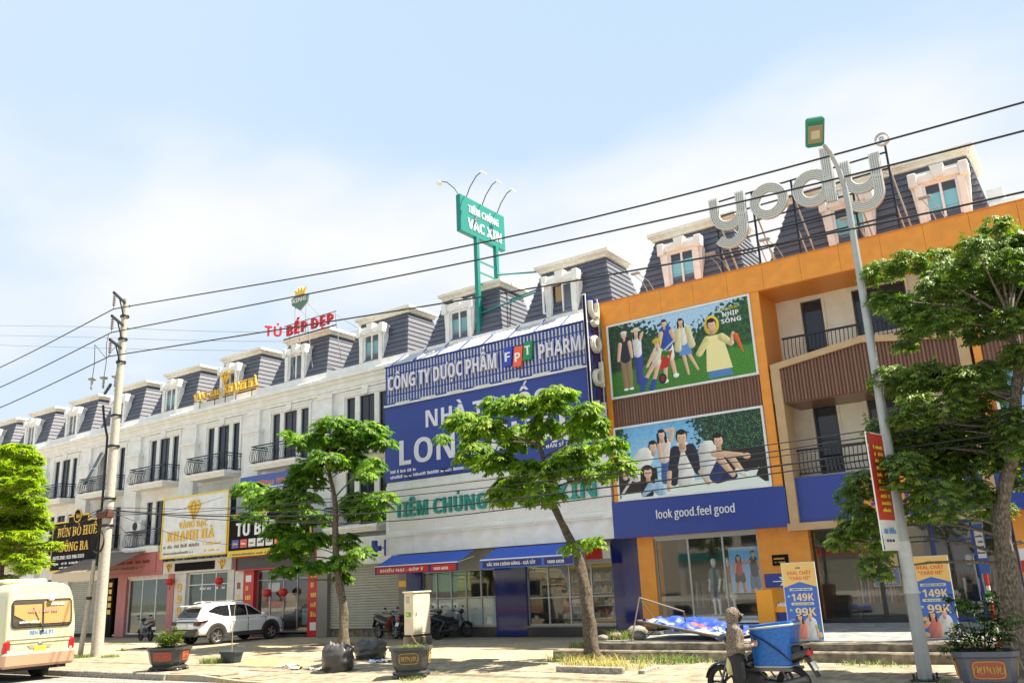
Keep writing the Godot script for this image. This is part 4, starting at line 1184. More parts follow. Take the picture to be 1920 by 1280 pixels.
	for hx in [-5.42, -5.28, -3.62, -3.48]:
		var hb := MB.new()
		hb.bar(Vector3(hx, 0.9, -26.8), Vector3(hx, 2.1, -26.8), 0.018, 6); hb.bar(Vector3(hx, 1.0, -26.88), Vector3(hx, 1.0, -26.8), 0.012, 5); hb.bar(Vector3(hx, 2.0, -26.88), Vector3(hx, 2.0, -26.8), 0.012, 5)
		put0(t, "door_handle", hb, M.steel)
	bx(t, "ceiling_edge", -13.07, -2.5, 3.2, 3.34, -28.2, -26.7, M.white_plastic)
	shop_room(t, -14.2, XR, 0.36, 3.34, -35.0, -27.35, lin(0.30, 0.29, 0.28))
	bx(t, "display_floor", -13.0, -9.55, 0.50, 0.62, -28.6, -26.8, M.white_plastic)
	# clothes on rails inside
	var cl = [lin(0.5, 0.12, 0.1), lin(0.55, 0.5, 0.42), lin(0.10, 0.14, 0.28), lin(0.6, 0.6, 0.6), lin(0.45, 0.25, 0.1), lin(0.06, 0.06, 0.07)]
	for r in [[-13.0, -11.6, -29.6], [-7.6, -6.2, -30.0], [-5.9, -4.7, -31.0], [-4.4, -2.9, -29.8]]:
		var rl := MB.new()
		rl.bar(Vector3(r[0], 1.75, r[2]), Vector3(r[1], 1.75, r[2]), 0.015)
		for q in [r[0], r[1]]: rl.bar(Vector3(q, 0.36, r[2]), Vector3(q, 1.75, r[2]), 0.015)
		var ro := put0(t, "clothes_rail", rl, M.steel)
		var n := int((r[1] - r[0]) / 0.11)
		for i in n:
			var gx = r[0] + 0.06 + i * 0.11
			var g := MB.new()
			g.hexa([Vector3(gx, 0.8, r[2] + 0.24), Vector3(gx + 0.06, 0.8, r[2] + 0.24), Vector3(gx + 0.06, 0.8, r[2] - 0.24), Vector3(gx, 0.8, r[2] - 0.24), Vector3(gx + 0.01, 1.68, r[2] + 0.18), Vector3(gx + 0.05, 1.68, r[2] + 0.18), Vector3(gx + 0.05, 1.68, r[2] - 0.18), Vector3(gx + 0.01, 1.68, r[2] - 0.18)])
			put0(ro, "garment", g, mt("garment_%d" % ((i * 5 + int(absf(r[0]) * 3)) % 6), cl[(i * 5 + int(absf(r[0]) * 3)) % 6], 0.85))
	# ceiling lamps of the shop
	for i in 5:
		var lx := -7.4 + i * 1.05
		bx(t, "ceiling_lamp", lx, lx + 0.6, 3.30, 3.325, -29.4, -29.3, M.white_plastic)
	# roofs behind the frame
	mansard(t, -13.47, -9.3, -28.0, 3.0)
	dormer(t, -11.62, -27.98, mt("blind_cyan", lin(0.22, 0.66, 0.82), 0.6))
	mansard(t, -8.4, -1.62, -28.0, 3.4, 12.17, 14.35, 0.75, 0.35)
	dormer(t, -5.62, -27.98, M.blind_cyan); dormer(t, -2.8, -27.98, M.blind_cyan)
	bx(t, "parapet", -14.3, XR, 12.0, 12.17, -36.0, -28.0, M.white_wall)
	var wb := wthing("roof_block", "small white plastered stair block behind the slate roof of the clothes shop", "roof block", Vector3(-1.1, 12.17, -31.4))
	bx(wb, "wall", -1.75, -0.7, 12.17, 13.55, -32.6, -31.2, M.white_wall); bx(wb, "cap", -1.8, -1.3, 13.55, 14.05, -32.0, -31.3, M.white_wall)
	# posters
	poster("large print of a family with a wheelbarrow on a lawn above the slat band", -14.05, -8.70, 7.98, 10.70, print_mat("picnic_print", picnic_picture()))
	var pz := get_child(get_child_count() - 1)
	txt(pz, "Look beat", -9.85, -9.12, 10.32, 0.12, -26.30, 0.004, mt("yellow_print", lin(0.75, 0.55, 0.05), 0.5), "serif")
	txt(pz, "NHỊP", -9.68, -9.12, 10.1, 0.15, -26.30, 0.004, M.white_letter); txt(pz, "SỐNG", -9.74, -9.06, 9.87, 0.15, -26.30, 0.004, M.white_letter)
	poster("large print of five friends round a white car below the slat band", -14.08, -8.72, 4.43, 6.97, print_mat("car_print", car_picture()))
	poster("large outdoor print on the shop wing behind the roadside tree", -2.3, 2.9, 7.98, 10.70, M.picnic_print)
	poster("lower outdoor print on the shop wing behind the roadside tree", -2.3, 2.9, 4.43, 6.97, M.car_print)
	yody_roof_sign()
	yody_blade_sign()
	var W := Pic.new(300, 420)
	for j in W.h:
		for i in W.w: W.im.set_pixel(i, j, Color(0.36, 0.56, 0.80).lerp(Color(0.62, 0.76, 0.90), float(j) / W.h))
	var sk := Color(0.80, 0.58, 0.46); var hr := Color(0.10, 0.07, 0.07)
	W.limb(0.17, 0.66, 0.12, 0.98, 0.05, 0.035, sk); W.limb(0.27, 0.66, 0.31, 0.98, 0.05, 0.035, sk); W.limb(0.17, 0.60, 0.15, 0.72, 0.07, 0.065, Color(0.12, 0.12, 0.15)); W.limb(0.26, 0.60, 0.28, 0.72, 0.07, 0.065, Color(0.12, 0.12, 0.15)); W.limb(0.21, 0.36, 0.21, 0.54, 0.085, 0.08, Color(0.76, 0.20, 0.22)); W.limb(0.13, 0.36, 0.06, 0.52, 0.03, 0.024, sk); W.limb(0.30, 0.36, 0.36, 0.30, 0.03, 0.024, sk); W.face(0.21, 0.22, 0.065, hr, sk, true)
	W.limb(0.52, 0.66, 0.48, 0.98, 0.055, 0.04, sk); W.limb(0.61, 0.66, 0.64, 0.98, 0.055, 0.04, sk); W.limb(0.53, 0.64, 0.51, 0.86, 0.075, 0.07, Color(0.40, 0.52, 0.68)); W.limb(0.61, 0.64, 0.63, 0.86, 0.075, 0.07, Color(0.40, 0.52, 0.68)); W.limb(0.57, 0.30, 0.57, 0.58, 0.10, 0.09, Color(0.12, 0.15, 0.26)); W.limb(0.47, 0.32, 0.40, 0.36, 0.035, 0.028, sk); W.limb(0.66, 0.32, 0.70, 0.5, 0.035, 0.028, sk); W.face(0.57, 0.15, 0.068, hr, sk)
	var wp := wthing("window_poster", "sky-blue poster of two figures hanging inside the display window", "poster", Vector3(-10.0, 1.3, -26.8))
	printed(wp, "print", -10.55, -9.58, 1.32, 2.68, -26.80, print_mat("window_print", W.tex()))
	bx(wp, "backing", -10.56, -9.57, 1.31, 2.69, -26.812, -26.803, M.white_plastic)
	for cx in [-10.5, -9.62]: bx(wp, "cord", cx - 0.004, cx + 0.004, 2.69, 3.12, -26.81, -26.803, M.cable)

func poster(label: String, x0, x1, y0, y1, m: Material):
	var t := wthing("poster_board", label, "poster", Vector3((x0 + x1) / 2, y0, -26.33))
	bx(t, "panel", x0, x1, y0, y1, -26.415, -26.31, M.white_plastic)
	printed(t, "print", x0 + 0.07, x1 - 0.07, y0 + 0.07, y1 - 0.07, -26.304, m)
	rim(t, "frame", x0, x1, y0, y1, -26.31, -26.28, 0.07, M.white_panel)

# letters bent from a flat band with raised ribs
func band(p: Node3D, called: String, path, width: float, z: float, m: Material, rib: Material, lanes := 5, closed := false, f = null):
	var mb := MB.new()
	var rb := MB.new()
	var n: int = path.size()
	var L = []; var R = []
	var nr = []
	for i in n:
		var a: Vector2 = path[(i - 1 + n) % n] if closed else path[maxi(i - 1, 0)]
		var b: Vector2 = path[(i + 1) % n] if closed else path[mini(i + 1, n - 1)]
		var d := (b - a).normalized()
		nr.append(Vector2(-d.y, d.x))
	var g := func(q: Vector2, zz: float): return f.call(Vector3(q.x, q.y, zz)) if f != null else Vector3(q.x, q.y, zz)
	for i in (n if closed else n - 1):
		var k := (i + 1) % n
		var a0 = path[i] - nr[i] * width / 2; var a1 = path[i] + nr[i] * width / 2; var b0 = path[k] - nr[k] * width / 2; var b1 = path[k] + nr[k] * width / 2
		var z1 := z + 0.1
		mb.quad(g.call(a0, z1), g.call(b0, z1), g.call(b1, z1), g.call(a1, z1)); mb.quad(g.call(a1, z), g.call(b1, z), g.call(b0, z), g.call(a0, z))
		mb.quad(g.call(a0, z), g.call(b0, z), g.call(b0, z1), g.call(a0, z1)); mb.quad(g.call(a1, z1), g.call(b1, z1), g.call(b1, z), g.call(a1, z))
		if not closed and i == 0: mb.quad(g.call(a0, z1), g.call(a1, z1), g.call(a1, z), g.call(a0, z))
		if not closed and i == n - 2: mb.quad(g.call(b0, z), g.call(b1, z), g.call(b1, z1), g.call(b0, z1))
	for l in lanes:
		var o := (float(l) + 0.5) / lanes - 0.5
		var pts = []
		for i in n: pts.append(g.call(path[i] + nr[i] * width * o, z + 0.11))
		if closed: pts.append(pts[0])
		rb.tube(pts, width / lanes * 0.36, 5, false)
	var q := put0(p, called, mb, m)
	put0(q, "rib", rb, rib)
	return q
func arc(cx, cy, r, a0, a1, n):
	var o = []
	for i in n + 1:
		var a := deg_to_rad(lerpf(a0, a1, float(i) / n))
		o.append(Vector2(cx + cos(a) * r, cy + sin(a) * r))
	return o
func letter_y(x: float, s: float, y: float):   # x: left edge, s: overall width, y: foot of the bowl; returns two strokes
	var w := s * 0.27
	var r := (s - w) / 2
	var top := y + s * 0.98
	var bowl = [Vector2(x + w / 2, top)] + arc(x + s / 2, y + r + w / 2, r, 180, 360, 12)
	var tail = [Vector2(x + s - w / 2, top), Vector2(x + s - w / 2, y + r)] + arc(x + s / 2, y - s * 0.06 + w * 0.2, r, 0, -148, 12)
	return [bowl, tail]

func yody_roof_sign():
	var t := wthing("rooftop_letters", "giant ribbed grey letters on a steel frame above the orange shop front", "rooftop sign", Vector3(-7, 11.6, -26.6))
	var lm = mt("letter_grey", lin(0.46, 0.48, 0.47), 0.5); var rm = mt("letter_rib", lin(0.60, 0.61, 0.59), 0.45)
	var Z := -26.55
	for st in letter_y(-9.78, 1.30, 13.12): band(t, "letter_stroke", st, 0.33, Z, lm, rm)
	band(t, "letter_stroke", arc(-7.71, 13.77, 0.48, 0, 345, 24), 0.33, Z, lm, rm, 5, true)
	band(t, "letter_stroke", arc(-6.27, 13.77, 0.48, 0, 345, 24), 0.33, Z, lm, rm, 5, true)
	band(t, "letter_stroke", [Vector2(-5.72, 15.02), Vector2(-5.72, 14.4), Vector2(-5.72, 13.8), Vector2(-5.72, 13.13)], 0.33, Z + 0.01, lm, rm)
	for st in letter_y(-5.37, 1.24, 13.12): band(t, "letter_stroke", st, 0.32, Z, lm, rm)
	band(t, "mark_ring", arc(-3.98, 14.72, 0.2, 0, 345, 18), 0.05, Z, lm, rm, 1, true)
	txt(t, "R", -4.07, -3.9, 14.62, 0.2, Z, 0.06, lm)
	for x in [-9.6, -8.3, -6.95, -5.1, -3.95]:
		bx(t, "post", x - 0.03, x + 0.03, 11.4, 14.35 if x < -4 else 14.55, Z - 0.13, Z - 0.07, M.iron)
		var mb := MB.new()
		mb.bar(Vector3(x, 13.8, Z - 0.1), Vector3(x + 0.25, 11.5, -27.9), 0.03); mb.bar(Vector3(x, 12.6, Z - 0.1), Vector3(x + 0.1, 11.5, -27.4), 0.022)
		put0(t, "strut", mb, M.galvanised)
	for y in [12.2, 12.75, 13.25, 13.75, 14.3]:
		bx(t, "frame_rail", -9.7, -3.95, y - 0.022, y + 0.022, Z - 0.06, Z - 0.015, M.iron)
	# flood lamps on the orange coping
	for q in [[-12.35, "thin flood lamp on the orange coping before the lone dormer"], [-9.55, "thin flood lamp on the orange coping under the first rooftop letter"], [-7.7, "thin flood lamp on the orange coping under the round rooftop letter"], [-5.15, "thin flood lamp on the orange coping under the last rooftop letter"], [-2.9, "thin flood lamp on the orange coping before the end dormer"]]:
		var x: float = q[0]
		var o := wthing("flood_lamp", q[1], "lamp", Vector3(x, 11.6, -26.45), "flood lamps on the coping")
		var mb := MB.new()
		mb.tube([Vector3(x, 11.6, -26.5), Vector3(x - 0.1, 12.0, -26.3), Vector3(x - 0.22, 12.2, -25.9)], 0.014, 5); mb.tube([Vector3(x + 0.25, 11.6, -26.5), Vector3(x + 0.12, 12.0, -26.3), Vector3(x - 0.05, 12.2, -25.9)], 0.014, 5)
		put0(o, "arm", mb, M.galvanised)
		var hd := MB.new()
		hd.cbox(Vector3(x - 0.14, 12.22, -25.86), Vector3(0.34, 0.06, 0.16), 0.01)
		put0(o, "lamp_head", hd, M.galvanised)

func yody_blade_sign():
	# letters one above the other on a blade standing out from the front, facing along the street
	var t := wthing("blade_sign", "tall navy blade sign with four cream letters one above another", "sign", Vector3(-14.4, 6.6, -25.8))
	bx(t, "blade", -14.46, -14.36, 6.65, 11.75, -26.3, -25.42, M.blue_gloss)
	for z in [-25.42, -26.28]: bx(t, "edge_tube", -14.47, -14.33, 6.65, 11.8, z - 0.03, z, M.white_plastic)
	var lm = mt("letter_cream", lin(0.66, 0.63, 0.52), 0.5)
	# turned so that the letters face +x: reading from near to far
	var f := func(q: Vector3): return Vector3(-14.36 + q.z, q.y, -q.x)
	for st in letter_y(25.56, 0.62, 10.95): band(t, "letter_stroke", st, 0.17, 0.02, lm, lm, 1, false, f)
	band(t, "letter_stroke", arc(25.87, 9.98, 0.24, 0, 345, 18), 0.17, 0.02, lm, lm, 1, true, f)
	band(t, "letter_stroke", arc(25.84, 8.75, 0.23, 0, 345, 18), 0.17, 0.02, lm, lm, 1, true, f)
	band(t, "letter_stroke", [Vector2(26.1, 9.35), Vector2(26.1, 8.9), Vector2(26.1, 8.44)], 0.16, 0.03, lm, lm, 1, false, f)
	for st in letter_y(25.56, 0.62, 7.28): band(t, "letter_stroke", st, 0.17, 0.02, lm, lm, 1, false, f)

# ---------------------------------------------------------------- shops and signs further along the row
func make_shop_signs():
	# tall green sign on two posts, standing out from the roofs
	var t := wthing("post_sign", "teal sign board high on two steel posts with lamps on top", "sign", Vector3(-21.1, 11.8, -28.8))
	var board := MB.new()
	board.cbox(Vector3(-21.23, 17.55, -28.62), Vector3(0.25, 1.74, 3.3), 0.02)
	put0(t, "board", board, M.teal_paint)
	var turn := Basis(Vector3.UP, PI / 2)   # letters face +x; their x runs towards -z
	txt(t, "TIÊM CHỦNG", 27.5, 29.75, 17.72, 0.33, -21.105, 0.03, M.white_letter, "sansbold", "lettering", turn).position -= org[t]
	txt(t, "VẮC XIN", 27.45, 29.95, 16.95, 0.48, -21.105, 0.03, M.white_letter, "sansbold", "lettering", turn).position -= org[t]
	for z in [-28.1, -29.55]:
		bx(t, "post", -21.24, -21.06, 11.9, 16.7, z - 0.09, z + 0.09, M.teal_paint)
	for i in 7:
		bx(t, "rung", -21.18, -21.12, 12.5 + i * 0.52 - 0.03, 12.5 + i * 0.52 + 0.03, -29.46, -28.19, M.teal_paint)
	for q in [[Vector3(-21.1, 15.3, -29.5), Vector3(-18.3, 14.7, -29.2)], [Vector3(-21.1, 13.9, -29.5), Vector3(-18.2, 13.9, -28.9)], [Vector3(-21.1, 13.2, -28.2), Vector3(-18.3, 13.6, -28.5)], [Vector3(-21.15, 14.1, -28.2), Vector3(-21.15, 13.4, -29.5)]]:
		var mb := MB.new()
		mb.bar(q[0], q[1], 0.04)
		put0(t, "stay", mb, M.teal_paint)
	for i in 3:
		var z := -27.45 - i * 1.15
		lamp_arm(t, Vector3(-21.15, 18.4, z), Vector3(1, 0, 0))
	lamp_arm(t, Vector3(-21.3, 18.4, -27.2), Vector3(-1, 0, 0.2))
	# red letters of the kitchen shop on the roof, on a bent frame
	t = wthing("rooftop_letters", "red letters with a crowned green crest on a thin roof frame", "rooftop sign", Vector3(-31.6, 14.6, -28.4))
	txt(t, "BẾP ĐẸP", -32.98, -29.62, 14.42, 0.52, -27.62, 0.1, M.red_letter)
	var side := Basis(Vector3.UP, PI * 0.32)
	var o := txt(t, "TỦ", 0.0, 0.85, 0.0, 0.52, 0.0, 0.1, M.red_letter, "sansbold", "lettering", side)
	o.position = Vector3(-34.05, 14.5, -27.0) - org[t] + side * Vector3(0, 0.3, 0)
	bx(t, "base_rail", -33.3, -29.5, 14.28, 14.33, -27.66, -27.61, M.iron); bx(t, "base_rail", -33.3, -29.5, 15.0, 15.03, -27.66, -27.63, M.iron)
	for x in [-33.0, -32.3, -31.6, -29.6]:
		var mb := MB.new()
		mb.bar(Vector3(x, 12.6, -28.1), Vector3(x, 15.0, -27.66), 0.02); mb.bar(Vector3(x + 0.1, 14.4, -29.4), Vector3(x, 14.9, -27.66), 0.018)
		put0(t, "strut", mb, M.galvanised)
	for x in [-32.5, -31.7]:
		var mb := MB.new()
		mb.bar(Vector3(x, 14.3, -27.66), Vector3(x, 16.0, -27.66), 0.018); mb.bar(Vector3(x + 0.3, 14.8, -29.2), Vector3(x, 16.0, -27.68), 0.016)
		put0(t, "strut", mb, M.galvanised)
	var sh := MB.new()
	sh.prism([Vector2(-32.75, 16.35), Vector2(-32.4, 16.45), Vector2(-31.9, 16.45), Vector2(-31.5, 16.35), Vector2(-31.55, 16.0), Vector2(-32.1, 15.62), Vector2(-32.7, 16.0)], -27.68, -27.6)
	put0(t, "crest", sh, mt("crest_green", lin(0.10, 0.18, 0.12), 0.4))
	txt(t, "KING", -32.62, -31.62, 16.08, 0.22, -27.6, 0.03, mt("pale_letter", lin(0.65, 0.68, 0.66), 0.4))
	var cw := MB.new()
	cw.prism([Vector2(-32.45, 16.46), Vector2(-31.8, 16.46), Vector2(-31.68, 16.8), Vector2(-31.9, 16.66), Vector2(-31.98, 16.88), Vector2(-32.1, 16.68), Vector2(-32.22, 16.9), Vector2(-32.3, 16.66), Vector2(-32.52, 16.8)], -27.67, -27.6)
	put0(t, "crown_emblem", cw, M.gold_b)
	# gold letters of the jeweller along the cornice
	t = wthing("cornice_letters", "gold letters and diamond emblem standing along the white cornice", "rooftop sign", Vector3(-38, 12.2, -27.7))
	txt(t, "VÀNG BẠC", -40.7, -38.35, 12.28, 0.36, -27.72, 0.08, M.gold_b, "serifbold")
	txt(t, "KHANH HÀ", -38.05, -35.3, 12.28, 0.46, -27.72, 0.08, M.gold_b, "serifbold")
	diamond(t, -38.0, 13.15, 0.42, -27.72)
	bx(t, "base_rail", -40.75, -35.25, 12.18, 12.22, -27.74, -27.70, M.gold)
	for x in [-40.2, -38.9, -38.0, -37.1, -35.8]: bx(t, "post", x - 0.015, x + 0.015, 11.78, 12.8, -27.76, -27.73, M.iron)
	# beef noodle sign
	t = wthing("noodle_sign", "black stepped sign board with gold edge and gold beef noodle lettering", "sign", Vector3(-49.7, 3.6, -26.6))
	var out = [Vector2(-52.35, 3.66), Vector2(-47.0, 3.66), Vector2(-47.0, 6.5), Vector2(-48.5, 6.5), Vector2(-48.5, 6.82), Vector2(-50.72, 6.82), Vector2(-50.72, 6.52), Vector2(-52.35, 6.52)]
	var mb := MB.new()
	mb.prism(out, -26.72, -26.62)
	put0(t, "edge", mb, M.gold_b)
	mb = MB.new()
	var e := 0.1
	mb.prism([Vector2(-52.35 + e, 3.66 + e), Vector2(-47.0 - e, 3.66 + e), Vector2(-47.0 - e, 6.5 - e), Vector2(-48.5 - e, 6.5 - e), Vector2(-48.5 - e, 6.82 - e), Vector2(-50.72 + e, 6.82 - e), Vector2(-50.72 + e, 6.52 - e), Vector2(-52.35 + e, 6.52 - e)], -26.64, -26.6)
	put0(t, "board", mb, M.black_panel)
	txt(t, "BÚN BÒ HUẾ", -51.7, -47.45, 5.62, 0.52, -26.6, 0.03, M.gold_b, "serifbold")
	txt(t, "ĐÔNG BA", -51.3, -48.2, 4.78, 0.50, -26.6, 0.03, M.gold_b, "serifbold")
	txt(t, "HOTLINE: 033 996 5555", -52.0, -48.6, 4.35, 0.20, -26.6, 0.008, M.white_letter)
	smudge(t, -51.9, -49.0, 4.05, 0.13, -26.6, M.white_letter, 8); smudge(t, -51.2, -49.6, 3.83, 0.1, -26.6, M.white_letter, 9)
	mb = MB.new()
	mb.lathe([Vector2(0.34, 0), Vector2(0.40, 0.0), Vector2(0.40, 0.08), Vector2(0.34, 0.08)], 20, Vector3(-49.6, 6.75, -26.62), Basis(Vector3.RIGHT, PI / 2))
	put0(t, "emblem_ring", mb, M.gold_b)
	mb = MB.new()
	mb.disc(Vector3(-49.6, 6.75, -26.58), Vector3(0, 0, 1), 0.37, 20)
	var em := put0(t, "emblem", mb, M.black_panel)
	txt(em, "bò", -49.78, -49.42, 6.62, 0.24, -26.58, 0.015, M.gold_b, "serifbold")
	# jeweller's board
	t = wthing("jeweller_sign", "white jeweller board with yellow edge, gold diamond and gold lettering", "sign", Vector3(-38.5, 3.8, -26.6))
	bx(t, "board", -41.25, -35.8, 3.86, 6.95, -26.75, -26.64, M.white_panel)
	rim(t, "edge", -41.25, -35.8, 3.86, 6.95, -26.66, -26.60, 0.07, M.yellow_panel)
	diamond(t, -38.55, 6.2, 0.55, -26.63)
	txt(t, "VÀNG BẠC", -39.8, -37.4, 5.32, 0.30, -26.64, 0.04, M.gold_b, "serifbold")
	txt(t, "KHANH HÀ", -40.75, -36.8, 4.72, 0.46, -26.64, 0.05, M.gold_b, "serifbold")
	var dk = mt("brown_print", lin(0.18, 0.13, 0.06), 0.5)
	smudge(t, -41.05, -38.0, 4.36, 0.19, -26.64, dk, 12); smudge(t, -37.8, -36.3, 4.36, 0.17, -26.64, M.gold, 13)
	smudge(t, -41.05, -38.5, 4.05, 0.13, -26.64, dk, 14); smudge(t, -37.6, -36.4, 4.05, 0.12, -26.64, M.gold, 15)
	# kitchen cabinet board
	t = wthing("kitchen_sign", "black kitchen cabinet sign with white lettering, brand tiles and yellow foot strip", "sign", Vector3(-32.7, 3.7, -26.6))
	bx(t, "board", -35.7, -29.85, 3.95, 5.6, -26.75, -26.64, M.black_panel)
	rim(t, "edge", -35.72, -29.83, 3.9, 5.66, -26.67, -26.6, 0.06, M.gold_b)
	txt(t, "TỦ BẾP ĐẸP", -35.1, -30.4, 4.62, 0.62, -26.64, 0.05, M.white_letter)
	var tc = [lin(0.10, 0.10, 0.45), lin(0.75, 0.10, 0.06), lin(0.78, 0.76, 0.76), lin(0.78, 0.78, 0.78), lin(0.78, 0.78, 0.76), lin(0.80, 0.16, 0.06)]
	for i in 6:
		var x := -35.4 + i * 0.62
		var bt := bx(t, "brand_tile", x, x + 0.5, 4.08, 4.46, -26.64, -26.62, mt("brand_tile_%d" % i, tc[i], 0.5))
		smudge(bt, x + 0.08, x + 0.42, 4.22, 0.1, -26.62, M.yellow_panel if i == 0 else M.white_letter if i in [1, 5] else dk, 20 + i)
	bx(t, "foot_strip", -35.7, -29.85, 3.68, 3.9, -26.72, -26.62, M.yellow_panel)
	smudge(t, -35.5, -32.2, 3.73, 0.11, -26.62, dk, 31)
	# blue banner hung on the balcony above it
	t = wthing("balcony_banner", "faded blue banner with red print hung under the balcony", "banner", Vector3(-34, 6.6, -26.8))
	bx(t, "cloth", -35.2, -31.2, 6.72, 7.45, -26.83, -26.81, mt("banner_blue", lin(0.07, 0.12, 0.38), 0.7))
	smudge(t, -34.5, -31.6, 6.95, 0.26, -26.81, mt("faded_red", lin(0.55, 0.16, 0.12), 0.6), 33); smudge(t, -33.8, -31.8, 6.78, 0.08, -26.81, M.white_letter, 34)
	shopfronts()

func lamp_arm(t: Node3D, at: Vector3, d: Vector3):
	var mb := MB.new()
	mb.tube([at, at + d * 0.25 + Vector3(0, 0.45, 0), at + d * 0.62 + Vector3(0, 0.85, 0), at + d * 0.9 + Vector3(0, 0.95, 0)], 0.022, 5)
	var a := put0(t, "lamp_arm", mb, M.iron)
	var hd := MB.new()
	hd.cbox(at + d * 0.98 + Vector3(0, 0.88, 0), Vector3(0.2, 0.06, 0.28), 0.015, Basis(Vector3.BACK, -0.5 * signf(d.x)))
	put0(a, "lamp_head", hd, M.white_plastic)

func diamond(t: Node3D, x: float, y: float, r: float, z: float):
	var mb := MB.new()
	mb.prism([Vector2(x - r, y + r * 0.35), Vector2(x - r * 0.6, y + r * 0.8), Vector2(x + r * 0.6, y + r * 0.8), Vector2(x + r, y + r * 0.35), Vector2(x, y - r)], z, z + 0.05)
	var o := put0(t, "diamond", mb, M.gold_b)
	var gm := mt("gold_dark", lin(0.36, 0.19, 0.015), 0.4, 0.3)
	var ln := MB.new()
	for q in [[Vector2(-1, 0.35), Vector2(1, 0.35)], [Vector2(-0.4, 0.35), Vector2(0, -1)], [Vector2(0.4, 0.35), Vector2(0, -1)], [Vector2(-0.4, 0.35), Vector2(-0.1, 0.8)], [Vector2(0.4, 0.35), Vector2(0.1, 0.8)]]:
		var a: Vector2 = q[0] * r * 0.9; var b: Vector2 = q[1] * r * 0.9
		ln.bar(Vector3(x + a.x, y + a.y, z + 0.055), Vector3(x + b.x, y + b.y, z + 0.055), 0.018, 4)
	put0(o, "facet_lines", ln, gm)

